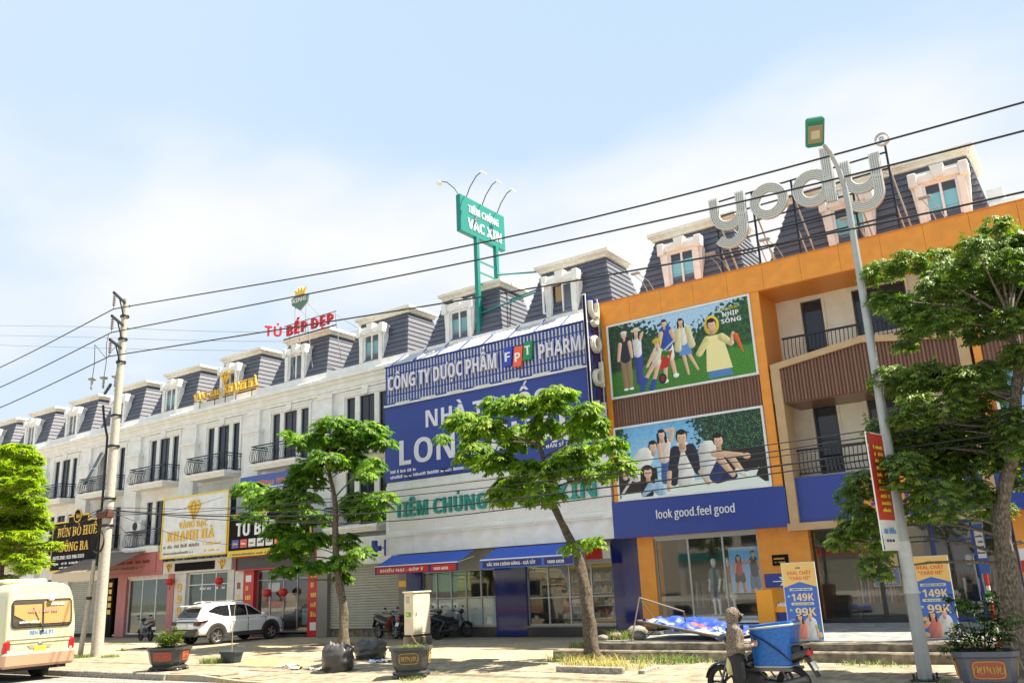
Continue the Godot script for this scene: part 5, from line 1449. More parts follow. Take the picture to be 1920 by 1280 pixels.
func shopfronts():
	# roller shutter with granite posts
	var t := wthing("shuttered_shopfront", "closed grey roller shutter between speckled granite posts", "shopfront", Vector3(-27.2, 0, -27.1))
	bx(t, "granite_post", -29.85, -29.2, 0.02, 3.0, -27.7, -27.05, M.granite); bx(t, "granite_post", -24.98, -24.48, 0.02, 3.0, -27.7, -27.05, M.granite)
	bx(t, "fascia", -29.85, -24.98, 2.95, 4.1, -27.8, -27.0, M.white_wall)
	for i in 24:
		var y := 0.32 + i * 0.11
		var mb := MB.new()
		if not cache.has("shutter_slat"):
			mb.prism([Vector2(0, 0), Vector2(0.016, 0.02), Vector2(0.02, 0.055), Vector2(0.016, 0.09), Vector2(0, 0.107), Vector2(-0.02, 0.107), Vector2(-0.02, 0)], -2.1, 2.1, func(p): return Vector3(-p.z, p.y, p.x))
			cache["shutter_slat"] = mb.mesh()
		put(t, "shutter_slat", cache["shutter_slat"], M.shutter, Vector3(-27.09, y, -27.25))
	bx(t, "sill", -29.2, -24.98, 0.0, 0.3, -27.6, -27.3, M.old_concrete)
	bx(t, "plaque", -24.93, -24.53, 1.95, 2.2, -27.05, -27.02, M.gold)
	# kitchen shop
	t = wthing("kitchen_shopfront", "dark glazed kitchen shopfront between red columns with gold script", "shopfront", Vector3(-32.6, 0, -27.3))
	bx(t, "fascia", -35.55, -29.9, 3.08, 3.66, -27.4, -27.05, mt("fascia_charcoal", lin(0.05, 0.045, 0.045), 0.45)); rim(t, "fascia_edge", -35.6, -29.87, 3.02, 3.7, -27.1, -27.0, 0.06, M.red_panel)
	for q in [[-35.17, -34.4], [-30.62, -29.87]]:
		bx(t, "column", q[0], q[1], 0.02, 3.02, -27.6, -27.2, M.red_panel)
		for i in 5: smudge(t, q[0] + 0.2, q[1] - 0.2, 0.85 + i * 0.42, 0.24, -27.2, M.gold_b, 50 + i)
		bx(t, "notice", q[0] + 0.18, q[1] - 0.18, 0.28 if q[0] > -32 else 2.5, 0.62 if q[0] > -32 else 2.8, -27.2, -27.195, M.white_plastic)
	bx(t, "white_pillar", -35.85, -35.2, 0.02, 3.1, -27.6, -27.24, M.shop_grey)
	bx(t, "portrait", -35.68, -35.42, 2.2, 2.5, -27.24, -27.235, mt("portrait_brown", lin(0.25, 0.1, 0.07), 0.6))
	smudge(t, -35.7, -35.35, 1.75, 0.22, -27.24, M.gold, 61)
	glazing(t, -34.4, -30.62, 0.2, 3.0, -27.45, 4, [2.55], M.steel, M.glass)
	bx(t, "step", -34.4, -30.62, 0.0, 0.2, -27.6, -27.25, M.plinth)
	shop_room(t, -35.5, -30.5, 0.2, 3.2, -32.6, -27.75, lin(0.28, 0.25, 0.22))
	bx(t, "cabinet", -34.3, -32.8, 0.2, 2.1, -30.6, -30.0, mt("wood_cabinet", lin(0.20, 0.10, 0.045), 0.4)); bx(t, "cabinet", -32.6, -31.6, 0.2, 0.95, -30.2, -29.5, M.wood_cabinet)
	bx(t, "worktop", -32.65, -31.55, 0.95, 1.0, -30.25, -29.45, M.granite); bx(t, "display_picture", -31.5, -30.7, 0.5, 1.2, -27.7, -27.68, mt("picture_teal", lin(0.10, 0.28, 0.28), 0.4))
	bx(t, "display_picture", -33.9, -33.1, 2.0, 2.4, -27.7, -27.68, M.shop_grey); bx(t, "display_picture", -33.9, -32.9, 1.3, 1.55, -27.7, -27.68, M.red_panel); bx(t, "display_picture", -32.6, -31.8, 1.2, 1.9, -27.7, -27.68, mt("picture_sand", lin(0.4, 0.26, 0.15), 0.5))
	# jeweller
	t = wthing("jeweller_shopfront", "pale jeweller shopfront with gold nines on its pillar and green glass", "shopfront", Vector3(-38.4, 0, -27.3))
	bx(t, "fascia", -41.65, -36.0, 3.12, 3.75, -27.5, -27.1, M.shop_grey); bx(t, "dark_panel", -40.6, -37.3, 3.22, 3.62, -27.1, -27.07, M.black_panel)
	diamond(t, -41.1, 3.44, 0.24, -27.1); diamond(t, -36.7, 3.44, 0.26, -27.1)
	bx(t, "pillar", -40.7, -39.75, 0.02, 3.12, -27.6, -27.2, M.shop_grey); bx(t, "pillar", -36.4, -35.9, 0.02, 3.12, -27.6, -27.2, M.shop_grey)
	for i in 4: txt(t, "9", -40.42, -40.05, 2.2 - i * 0.58, 0.42, -27.2, 0.03, M.gold, "serifbold")
	for i in 9: bx(t, "lattice_bar", -41.6 + i * 0.62, -41.3 + i * 0.62, 3.78, 3.84, -27.15, -27.0, M.iron)
	glazing(t, -39.75, -36.4, 0.2, 3.1, -27.4, 3, [2.5], M.window_frame, M.glass_green)
	bx(t, "step", -39.75, -36.4, 0.0, 0.2, -27.6, -27.2, M.plinth)
	smudge(t, -38.9, -37.9, 2.25, 0.14, -27.39, M.white_letter, 71); smudge(t, -37.5, -36.8, 2.25, 0.14, -27.39, M.white_letter, 72)
	shop_room(t, -40.9, -35.9, 0.2, 3.2, -32.6, -27.75, lin(0.40, 0.44, 0.41))
	bx(t, "counter", -39.4, -36.6, 0.2, 1.15, -29.6, -29.0, M.white_plastic)
	# pink shop
	t = wthing("pink_shopfront", "pink shopfront with green-tinted glass doors under a pink lettered fascia", "shopfront", Vector3(-43.6, 0, -27.3))
	bx(t, "fascia", -46.95, -41.7, 3.12, 4.32, -27.6, -27.1, M.pink_panel); rim(t, "fascia_edge", -46.9, -42.3, 3.25, 4.25, -27.1, -27.06, 0.05, M.pink_panel)
	smudge(t, -45.9, -42.9, 3.78, 0.2, -27.1, mt("dark_red_print", lin(0.12, 0.02, 0.02), 0.5), 81); smudge(t, -45.5, -44.0, 3.5, 0.16, -27.1, M.dark_red_print, 82)
	bx(t, "column", -45.95, -45.1, 0.02, 3.12, -27.7, -27.2, M.pink_panel); bx(t, "column", -41.3, -40.75, 0.02, 3.12, -27.7, -27.2, M.pink_panel)
	bx(t, "lintel", -45.1, -41.3, 2.98, 3.12, -27.6, -27.25, M.shop_grey)
	glazing(t, -45.1, -41.3, 0.15, 2.98, -27.4, 3, [], M.window_frame, M.glass_green)
	bx(t, "curtain", -44.9, -43.0, 0.2, 2.9, -27.62, -27.6, mt("curtain_green", lin(0.10, 0.14, 0.115), 0.8)); bx(t, "step", -45.1, -41.3, 0.0, 0.15, -27.7, -27.2, M.plinth)
	shop_room(t, -46.2, -41.1, 0.15, 3.2, -32.6, -27.75, lin(0.34, 0.36, 0.34))
	# noodle shop
	t = wthing("noodle_shopfront", "grey shuttered noodle shopfront with gold tiles on a dark post", "shopfront", Vector3(-49.5, 0, -27.3))
	bx(t, "side_wall", -52.0, -51.2, 0.02, 3.3, -27.7, -27.2, M.white_wall)
	for i in 26:
		put(t, "shutter_slat", cache["shutter_slat"], M.shutter, Vector3(-49.1, 0.2 + i * 0.11, -27.35))
	bx(t, "post", -46.9, -46.35, 0.02, 3.1, -27.6, -27.2, M.black_panel)
	for i in 5: bx(t, "gold_tile", -46.78, -46.48, 1.2 + i * 0.36, 1.44 + i * 0.36, -27.2, -27.18, M.gold_b)
	bx(t, "lintel", -51.2, -46.9, 3.05, 3.5, -27.7, -27.3, M.shop_grey)
	# its sloping awning
	t = wthing("awning", "brown corrugated awning with beige front edge below the noodle sign", "awning", Vector3(-45.9, 3.2, -26.3))
	var mb := MB.new()
	var rows = [[], []]
	for i in 91:
		var x := -48.55 + 5.35 * i / 90.0
		var w := 0.02 * (1.0 if i % 2 == 0 else -1.0)
		rows[0].append(Vector3(x, 3.46 + w, -24.9)); rows[1].append(Vector3(x, 4.5 + w, -27.28))
	mb.grid(rows, false, false, false)
	put0(t, "sheet", mb, mt("awning_brown", lin(0.22, 0.17, 0.14), 0.6, 0, M.shutter.albedo_texture, 0.6))
	bx(t, "front_edge", -48.57, -43.18, 3.0, 3.46, -24.93, -24.88, mt("beige_sheet", lin(0.55, 0.47, 0.36), 0.6))
	for x in [-48.4, -45.9, -43.4]:
		var a := MB.new()
		a.bar(Vector3(x, 3.40, -24.95), Vector3(x, 3.6, -27.2), 0.02)
		put0(t, "arm", a, M.steel)
	# red lanterns
	for q in [[Vector3(-40.75, 2.72, -26.95), "round red paper lantern hanging at the pillar of gold nines"], [Vector3(-36.7, 2.62, -26.95), "round red paper lantern hanging beside the red column"], [Vector3(-33.2, 1.95, -27.05), "red oval lantern hanging before the white notice in the kitchen shop"], [Vector3(-32.1, 1.95, -27.05), "red oval lantern hanging at the doors of the kitchen shop"]]:
		lantern(q[0], q[1])
	# air conditioner on the wall behind the pole
	t = wthing("air_conditioner", "white air conditioner box on the wall behind the power pole", "air conditioner", Vector3(-45.2, 5.6, -27.7))
	mb = MB.new()
	mb.cbox(Vector3(-45.25, 5.85, -27.75), Vector3(0.85, 0.6, 0.32), 0.03)
	put0(t, "case", mb, M.white_plastic)
	mb = MB.new()
	mb.lathe([Vector2(0.23, 0), Vector2(0.23, 0.03), Vector2(0.03, 0.03), Vector2(0.0, 0.03)], 18, Vector3(-45.35, 5.85, -27.6), Basis(Vector3.RIGHT, PI / 2))
	put0(t, "fan_grille", mb, M.iron)
	bx(t, "bracket", -45.6, -45.56, 5.5, 5.56, -28.0, -27.6, M.steel); bx(t, "bracket", -44.95, -44.91, 5.5, 5.56, -28.0, -27.6, M.steel)

func lantern(at: Vector3, label: String):
	var t := wthing("lantern", label, "lantern", at, "red lanterns at the shops")
	var mb := MB.new()
	var prof = []
	for i in 11:
		var a := -PI / 2 + PI * i / 10.0
		prof.append(Vector2(0.05 + 0.16 * cos(a), 0.17 * sin(a)))
	mb.lathe(prof, 14, at)
	put0(t, "paper_globe", mb, mt("lantern_red", lin(0.55, 0.02, 0.02), 0.6))
	mb = MB.new()
	mb.lathe([Vector2(0.0, 0.16), Vector2(0.07, 0.16), Vector2(0.07, 0.2), Vector2(0.0, 0.2)], 10, at); mb.lathe([Vector2(0, -0.2), Vector2(0.07, -0.2), Vector2(0.07, -0.16), Vector2(0, -0.16)], 10, at)
	mb.bar(at + Vector3(0, 0.2, 0), at + Vector3(0, 0.5, 0), 0.006, 4)
	put0(t, "collar", mb, M.gold)
	mb = MB.new()
	mb.lathe([Vector2(0.02, -0.42), Vector2(0.035, -0.3), Vector2(0.015, -0.2)], 8, at)
	put0(t, "tassel", mb, M.lantern_red)

# ---------------------------------------------------------------- poles and wires
func wire(called: String, label: String, pts, r: float, group: String, n := 26, m: Material = null):
	# through three or more points given along x: a smooth hanging line
	var t := wthing(called, label, "cable", pts[0], group)
	var c := Curve3D.new()
	for i in pts.size():
		var pr: Vector3 = pts[maxi(i - 1, 0)]; var nx: Vector3 = pts[mini(i + 1, pts.size() - 1)]
		var h: Vector3 = (nx - pr) * (0.166 if i > 0 and i < pts.size() - 1 else 0.25)
		c.add_point(pts[i], -h, h)
	var L := c.get_baked_length()
	var q = []
	for i in n + 1: q.append(c.sample_baked(L * i / n))
	var mb := MB.new()
	mb.tube(q, r, 5, false)
	put0(t, "strand", mb, m if m else M.cable)

func make_poles_and_wires():
	var P := Vector3(-31.35, 0, -17.95)
	var t := wthing("power_pole", "tall tapered concrete power pole with iron crossarms and coiled cable", "power pole", P)
	var mb := MB.new()
	mb.lathe([Vector2(0.215, -0.1), Vector2(0.21, 0.5), Vector2(0.165, 7.0), Vector2(0.115, 13.62), Vector2(0.0, 13.66)], 18, P)
	put0(t, "shaft", mb, M.pole_concrete)
	var dirn := Vector3(0.65, 0, 0.76)
	var ends = []
	for y in [13.45, 12.5, 11.55]:
		var arm := MB.new()
		arm.obox(P + Vector3(0, y, 0) + dirn * 0.5, Basis(Vector3.UP, atan2(-dirn.z, dirn.x)), Vector3(1.75, 0.09, 0.07))
		arm.bar(P + Vector3(0, y - 0.62, 0) + dirn * 0.1, P + Vector3(0, y - 0.03, 0) + dirn * 0.72, 0.028, 5)
		var ao := put0(t, "crossarm", arm, M.iron)
		var ins := MB.new()
		var e := P + Vector3(0, y, 0) + dirn * 1.25
		for i in 5: ins.lathe([Vector2(0.015, -0.09), Vector2(0.06, -0.07), Vector2(0.055, -0.04), Vector2(0.015, -0.02)], 8, e + Vector3(0, -0.06 - i * 0.09, 0))
		ins.bar(e, e + Vector3(0, -0.62, 0), 0.012, 4)
		put0(ao, "insulator", ins, mt("porcelain", lin(0.12, 0.07, 0.05), 0.25))
		ends.append(e + Vector3(0, -0.64, 0))
	for y in [12.85, 11.9, 10.95, 8.8, 7.6, 5.6, 4.6]:
		var bd := MB.new()
		bd.lathe([Vector2(0.16 + (13.6 - y) * 0.008, 0), Vector2(0.17 + (13.6 - y) * 0.008, 0.02), Vector2(0.17 + (13.6 - y) * 0.008, 0.07), Vector2(0.16 + (13.6 - y) * 0.008, 0.09)], 14, P + Vector3(0, y, 0))
		put0(t, "band", bd, M.iron)
	# fuse arm with three cut-outs
	var fa := MB.new()
	fa.obox(P + Vector3(-0.45, 9.95, 0.2), Basis(Vector3.UP, -0.4), Vector3(1.7, 0.09, 0.09))
	var fo := put0(t, "fuse_arm", fa, M.iron)
	for i in 3:
		var at := P + Vector3(-1.15 + i * 0.5, 10.0, 0.48 - i * 0.2)
		var fu := MB.new()
		fu.lathe([Vector2(0.03, 0.0), Vector2(0.05, 0.08), Vector2(0.03, 0.16), Vector2(0.05, 0.24), Vector2(0.03, 0.34), Vector2(0.15, 0.40), Vector2(0.16, 0.44), Vector2(0.03, 0.48)], 10, at)
		put0(fo, "fuse", fu, mt("fuse_grey", lin(0.30, 0.27, 0.25), 0.4))
		var jl := MB.new()
		jl.tube([at + Vector3(0, 0.46, 0), at + Vector3(0.25, 1.0, 0.1), at + Vector3(0.15, 1.8, 0.1), ends[2 - i % 2] + Vector3(-0.2, -0.05, 0)], 0.012, 4, false)
		put0(fo, "jumper", jl, M.cable)
	# black riser down the shaft, splice and cable coil
	mb = MB.new()
	mb.tube([P + Vector3(-0.5, 9.3, 0.3), P + Vector3(-0.42, 8.7, 0.25), P + Vector3(-0.24, 8.0, 0.16), P + Vector3(-0.24, 6.0, 0.14), P + Vector3(-0.27, 3.2, 0.14)], 0.045, 7)
	put0(t, "riser_cable", mb, M.cable)
	mb = MB.new()
	for q in [[0.36, 0.0], [0.40, 0.04], [0.33, -0.03]]:
		var c = []
		for i in 25:
			var a := TAU * i / 24
			c.append(P + Vector3(0.02 + cos(a) * q[0], 4.05 + sin(a) * q[0] * 1.1 + q[1], 0.3 + q[1]))
		mb.tube(c, 0.016, 5, false)
	put0(t, "cable_coil", mb, M.cable)
	mb = MB.new()
	mb.cbox(P + Vector3(0.0, 5.05, 0.1), Vector3(0.62, 0.26, 0.36), 0.03)
	put0(t, "splice_box", mb, mt("rust", lin(0.10, 0.035, 0.025), 0.8))
	var st := wthing("stay_pole", "thin weathered pole leaning against the concrete power pole", "pole", Vector3(-32.0, 0, -17.75))
	mb = MB.new()
	mb.tube([Vector3(-32.05, -0.05, -17.72), Vector3(-31.85, 1.6, -17.74), Vector3(-31.68, 3.4, -17.76)], [0.10, 0.085, 0.075], 9)
	put0(st, "shaft", mb, M.pole_concrete)
	mb = MB.new()
	mb.lathe([Vector2(0.1, 2.0), Vector2(0.105, 2.02), Vector2(0.105, 2.08), Vector2(0.1, 2.1)], 9, Vector3(-31.81, 0, -17.74))
	put0(st, "band", mb, M.iron)
	# high lines
	var ys = [[12.78, 10.65, 10.0, 12.05, -12.6, -0.1], [11.83, 10.06, 9.45, 11.1, -11.0, -0.2], [10.88, 9.0, 8.3, 10.15, -11.0, -0.5]]
	for i in 3:
		var e: Vector3 = ends[i]
		var w = ["topmost", "middle", "lowest"][i]
		wire("power_line", "%s of the three heavy power lines east of the concrete pole" % w, [e, Vector3(ys[i][4], ys[i][1], -16.95), Vector3(ys[i][5], ys[i][2], -16.95), Vector3(9.0, ys[i][2] + 0.05, -16.95)], 0.022, "heavy power lines")
		wire("power_line", "%s of the heavy power lines running past the mango tree" % w, [e, Vector3(-39.2, ys[i][3], -16.95), Vector3(-52.0, ys[i][3] - 0.55, -16.95), Vector3(-70.0, ys[i][3] + 0.6, -16.95)], 0.022, "heavy power lines")
	for i in 3:
		wire("far_line", ["highest thin grey line crossing the sky far behind the row", "middle thin grey line crossing the sky far behind the row", "lowest thin grey line crossing the sky far behind the row"][i], [Vector3(-190, 57.5 - i * 1.9, -70), Vector3(-137, 46.1 - i * 1.8, -70), Vector3(-92, 35.9 - i * 1.3, -70), Vector3(-40, 25.5 - i * 1.0, -70)], 0.035, "far thin lines", 20, mt("far_cable", lin(0.25, 0.26, 0.27), 0.6))
	# low bundle between the power pole and the street lamp
	var a0 := Vector3(-31.2, 5.2, -17.7)
	var lows = [[5.3, 4.35, 4.25, 4.30], [5.2, 3.95, 3.95, 4.0], [5.1, 4.15, 4.15, 4.18], [5.25, 3.7, 3.75, 3.88], [5.0, 4.5, 4.45, 4.42]]
	for i in 5:
		var q = lows[i]
		var lab = ["uppermost sagging black cable strung from the power pole to the street lamp", "thick sagging black cable strung from the power pole to the street lamp", "thin sagging black cable strung from the power pole to the street lamp", "lowest sagging black cable strung from the power pole to the street lamp", "tightest black cable strung from the power pole to the street lamp"][i]
		wire("low_cable", lab, [Vector3(-31.2, q[0], -17.75), Vector3(-24.5, (q[0] + q[1]) / 2 - 0.12, -17.6), Vector3(-16.8, q[1], -17.5), Vector3(-9.1, q[2], -17.4), Vector3(-3.4, q[3], -17.0), Vector3(8.0, q[3] + 0.4, -17.0)], [0.012, 0.02, 0.01, 0.014, 0.011][i], "low sagging cables", 40)
		wire("low_cable", lab.replace("strung from the power pole to the street lamp", "running from the power pole past the mango tree"), [Vector3(-31.4, q[0], -17.75), Vector3(-36.0, q[0] - 0.7 - 0.12 * i, -17.6), Vector3(-44.0, q[0] - 0.8 + 0.1 * i, -17.6), Vector3(-62.0, q[0], -17.6)], 0.011, "low sagging cables", 24)
	var drops = [[Vector3(-36.2, 6.6, -26.55), "slack service wire from the power pole to the jeweller board"], [Vector3(-43.0, 5.0, -27.0), "slack service wire from the power pole to the pink shop"], [Vector3(-33.0, 4.0, -26.6), "slack service wire from the power pole to the kitchen sign"], [Vector3(-47.5, 4.6, -26.6), "slack service wire from the power pole to the noodle sign"]]
	for d in drops:
		var e: Vector3 = d[0]
		var m := (a0 + e) / 2
		wire("service_wire", d[1], [a0, m + Vector3(0, -0.35, 0), e], 0.01, "service wires")
	# street lamp
	t = wthing("street_lamp", "tall tapered grey street lamp with green lamp head", "street lamp", Vector3(-3.38, 0, -17.0))
	mb = MB.new()
	mb.lathe([Vector2(0.13, -0.05), Vector2(0.125, 0.4), Vector2(0.10, 3.0), Vector2(0.062, 9.0)], 12, Vector3(-3.38, 0, -17.0))
	put0(t, "post", mb, M.galvanised)
	mb = MB.new()
	mb.tube([Vector3(-3.38, 8.9, -17.0), Vector3(-3.39, 9.35, -16.97), Vector3(-3.43, 9.75, -16.85), Vector3(-3.5, 10.05, -16.66), Vector3(-3.55, 10.15, -16.5)], [0.062, 0.056, 0.048, 0.042, 0.04], 8)
	put0(t, "arm", mb, M.galvanised)
	mb = MB.new()
	var hb := Basis(Vector3.UP, 0.35) * Basis(Vector3.RIGHT, -0.42)
	mb.cbox(Vector3(-3.62, 10.33, -16.18), Vector3(0.36, 0.13, 0.72), 0.045, hb)
	var hd := put0(t, "lamp_head", mb, mt("lamp_green", lin(0.02, 0.20, 0.13), 0.4))
	mb = MB.new()
	mb.cbox(Vector3(-3.62, 10.33, -16.18) + hb * Vector3(0, -0.07, 0.0), Vector3(0.27, 0.03, 0.44), 0.01, hb)
	put0(hd, "lens_tray", mb, mt("lens_tray", lin(0.30, 0.24, 0.15), 0.35))
	mb = MB.new()
	mb.cbox(Vector3(-3.62, 10.33, -16.18) + hb * Vector3(0, -0.088, 0), Vector3(0.17, 0.012, 0.2), 0.005, hb)
	put0(hd, "lens", mb, mt("lens_glass", lin(0.55, 0.50, 0.36), 0.15))
	mb = MB.new()
	mb.lathe([Vector2(0.122, 1.45), Vector2(0.113, 2.35)], 12, Vector3(-3.38, 0, -17.0))
	put0(t, "paper_wrap", mb, mt("paper_wrap", lin(0.60, 0.62, 0.62), 0.8, 0, M.white_wall.albedo_texture, 1.5))
	mb = MB.new()
	mb.cbox(Vector3(-3.38, 0.0, -17.0), Vector3(0.42, 0.06, 0.42), 0.01)
	for s in [Vector3(0.16, 0, 0.16), Vector3(-0.16, 0, 0.16), Vector3(0.16, 0, -0.16), Vector3(-0.16, 0, -0.16)]: mb.bar(Vector3(-3.38, 0.02, -17.0) + s, Vector3(-3.38, 0.12, -17.0) + s, 0.018, 6)
	put0(t, "foot_plate", mb, M.iron)
	# banner on the lamp post
	var bt := thing("lamp_banner", "tall red banner with yellow print and white foot on the street lamp", "banner", Vector3(-3.42, 2.2, -16.9), atan2(-0.68, -0.14))
	var rows = []
	for j in 13:
		var row = []
		for i in 7:
			var u := i / 6.0
			row.append(Vector3(0.04 + u * 0.66, 2.08 * j / 12.0, 0.03 * sin(u * 5.0 + j * 0.5) * u))
		rows.append(row)
	mb = MB.new()
	var rd = rows.slice(3)
	mb.grid(rd)
	put0(bt, "red_cloth", mb, mt("banner_red", lin(0.55, 0.05, 0.025), 0.6))
	mb = MB.new()
	mb.grid(rows.slice(0, 4))
	put0(bt, "white_cloth", mb, M.white_plastic)
	for i in 10:
		smudge(bt, 0.2, 0.56, 0.66 + i * 0.125, 0.07, 0.035, M.yellow_panel, 90 + i)
		smudge(bt, 0.2, 0.56, 0.66 + i * 0.125, 0.07, -0.04, M.yellow_panel, 90 + i)
	for z in [0.04, -0.044]:
		smudge(bt, 0.12, 0.62, 0.28, 0.12, z, mt("print_blue", lin(0.05, 0.25, 0.6), 0.5), 101); smudge(bt, 0.3, 0.6, 0.14, 0.05, z, M.iron, 102)
	mb = MB.new()
	mb.bar(Vector3(0, 0, 0), Vector3(0.72, 0, 0), 0.012, 5); mb.bar(Vector3(0, 2.08, 0), Vector3(0.72, 2.08, 0), 0.012, 5); mb.bar(Vector3(0.715, 0, 0), Vector3(0.715, 2.08, 0), 0.014, 5)
	put0(bt, "rod_frame", mb, M.white_plastic)

# ---------------------------------------------------------------- trees
func leaf_mat(key: String, back: Color) -> StandardMaterial3D:
	var m := vc(key, 0.5)
	m.backlight_enabled = true; m.backlight = back
	m.cull_mode = BaseMaterial3D.CULL_DISABLED
	return m
func bark_mat(key: String, c: Color) -> StandardMaterial3D:
	var m := mt(key, c, 0.95, 0, noise_tex(61, 0.035, 0.30, 1.0, 5, FastNoiseLite.TYPE_SIMPLEX_SMOOTH, 256), 1.6)
	m.uv1_scale = Vector3(2.4, 1.0, 2.4)
	return m
func add_leaflet(mb: MB, a: Vector3, d: Vector3, up: Vector3, l: float, w: float, c: Color):
	# one leaf blade: two faces folded along the rib, drooping at the tip
	var s := d.cross(up).normalized() * w * 0.5
	var n := s.cross(d).normalized()
	var mid := a + d * l * 0.5 + n * l * 0.05
	var tip := a + d * l - n * l * 0.14
	var n1 := (n + s.normalized() * 0.35).normalized()
	var n2 := (n - s.normalized() * 0.35).normalized()
	var e1 := mid + s - n * w * 0.12
	var e2 := mid - s - n * w * 0.12
	mb.v.append(a); mb.v.append(tip); mb.v.append(e1); mb.v.append(a); mb.v.append(e2); mb.v.append(tip)
	for i in 3: mb.n.append(n1)
	for i in 3: mb.n.append(n2)
	for i in 6:
		mb.col.append(c); mb.uv.append(Vector2.ZERO)
func add_spray(mb: MB, at: Vector3, d: Vector3, len: float, pairs: int, ll: float, lw: float, c: Color, rg: RandomNumberGenerator):
	# a feathered leaf: pairs of leaflets along an arching stalk
	var p := at
	var dir := d
	for i in pairs:
		var t := float(i) / pairs
		dir = (dir + Vector3(0, -0.16 - 0.1 * t, 0)).normalized()
		p += dir * len / pairs
		var side := dir.cross(Vector3.UP).normalized()
		var up := side.cross(dir)
		for k in [-1.0, 1.0]:
			var q: Vector3 = (side * k * 0.8 + dir * 0.55 + Vector3(0, rg.randf_range(-0.95, -0.15), 0)).normalized()
			add_leaflet(mb, p, q, up, ll * (1.0 - 0.35 * absf(t - 0.5)), lw, c)
	add_leaflet(mb, p, dir, dir.cross(Vector3.UP).normalized().cross(dir), ll, lw, c)
func add_whorl(mb: MB, at: Vector3, n: int, l: float, w: float, c: Color, rg: RandomNumberGenerator):
	var a0 := rg.randf() * TAU
	for i in n:
		var a := a0 + TAU * i / n + rg.randf_range(-0.3, 0.3)
		var d := Vector3(cos(a), rg.randf_range(-0.75, 0.25), sin(a)).normalized()
		add_leaflet(mb, at, d, Vector3.UP, l * rg.randf_range(0.75, 1.15), w, c)

func tree(called: String, label: String, trunk, pads, o: Dictionary):
	var base: Vector3 = trunk[0]
	var t := wthing(called, label, "tree", Vector3(base.x, 0, base.z), "trees along the pavement")
	var rg := RandomNumberGenerator.new(); rg.seed = o.seed
	# trunk with a knotty outline
	var tk := MB.new()
	var curve := Curve3D.new()
	for i in trunk.size():
		var pr: Vector3 = trunk[maxi(i - 1, 0)]; var nx: Vector3 = trunk[mini(i + 1, trunk.size() - 1)]
		var h: Vector3 = (nx - pr) * 0.17
		curve.add_point(trunk[i], -h, h)
	var L := curve.get_baked_length()
	var rows = []
	var N := 40
	var sides := 12
	for i in N + 1:
		var f := float(i) / N
		var p := curve.sample_baked(L * f)
		var r: float = o.r0 * (1.0 - f) + o.r1 * f
		if f < 0.08: r *= 1.0 + 0.35 * (1.0 - f / 0.08)
		var row = []
		for k in sides:
			var a := TAU * k / sides
			var q := r * (1.0 + 0.10 * sin(a * 3.0 + f * 9.0 + o.seed) + 0.09 * sin(f * 47.0 + a * 2.0) + rg.randf_range(-0.06, 0.06))
			row.append(p + Vector3(cos(a) * q, 0, -sin(a) * q))
		rows.append(row)
	tk.grid(rows, true)
	var tko := put0(t, "trunk", tk, o.bark)
	for q in pads:   # one limb to each clump of leaves
		var c := Vector3(q[0], q[1] - q[4] * 0.5, q[2])
		var best := 0.35
		var bd := 1e9
		for i in range(12, 41):
			var f := i / 40.0
			var p := curve.sample_baked(L * f)
			var d := p.distance_to(c) + maxf(0, p.y - c.y + 0.3) * 3.0
			if d < bd:
				bd = d; best = f
		if pads.find(q) % 3 == 1 and bd > 0.7: continue
		var a := curve.sample_baked(L * best)
		var mb := MB.new()
		var m := a.lerp(c, 0.5) + Vector3(rg.randf_range(-0.15, 0.15), rg.randf_range(-0.12, 0.2), rg.randf_range(-0.15, 0.15)) * minf(1.0, bd * 0.4)
		var r := clampf(o.r1 * 0.3 + bd * 0.007, 0.010, 0.035)
		mb.tube([a, a.lerp(m, 0.5) + Vector3(0, 0.03, 0), m, m.lerp(c, 0.55), c], [r, r * 0.85, r * 0.65, r * 0.45, r * 0.25], 5, false)
		put0(tko, "limb", mb, o.bark)
	var cr := MB.new()
	cr.tinted = true
	for pad in pads:
		var sh: float = o.get("inset", 0.2)
		var q = [pad[0], pad[1] + sh * 0.3, pad[2], maxf(0.14, pad[3] - sh), maxf(0.1, pad[4] - sh * 0.4)]
		var vol: float = q[3] * q[3] * (q[4] + 0.12)
		var n := int(clampf(o.density * pow(vol, 0.72), 8, 1500))
		for i in n:
			var a := rg.randf() * TAU
			var rr := pow(rg.randf(), 0.45)
			var yy := rg.randf_range(-0.7, 1.0)
			var hor := sqrt(maxf(0.05, 1.0 - yy * yy * 0.8)) * rr
			var p := Vector3(q[0] + cos(a) * q[3] * hor, q[1] + yy * q[4], q[2] + sin(a) * q[3] * hor)
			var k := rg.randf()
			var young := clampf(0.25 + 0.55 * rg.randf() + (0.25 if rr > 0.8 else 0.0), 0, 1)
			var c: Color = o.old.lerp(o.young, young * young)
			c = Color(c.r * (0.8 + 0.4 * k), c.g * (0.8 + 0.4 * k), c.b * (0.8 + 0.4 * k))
			if o.get("whorl", false): add_whorl(cr, p, 9, o.leaf, o.leaf * 0.24, c, rg)
			else:
				var d := Vector3(cos(a) + rg.randf_range(-0.7, 0.7), rg.randf_range(0.0, 0.6), sin(a) + rg.randf_range(-0.7, 0.7)).normalized()
				add_spray(cr, p - d * 0.12, d, o.spray, o.pairs, o.leaf, o.leaf * 0.42, c, rg)
	put0(t, "crown", cr, o.leaf_mat)
	return t

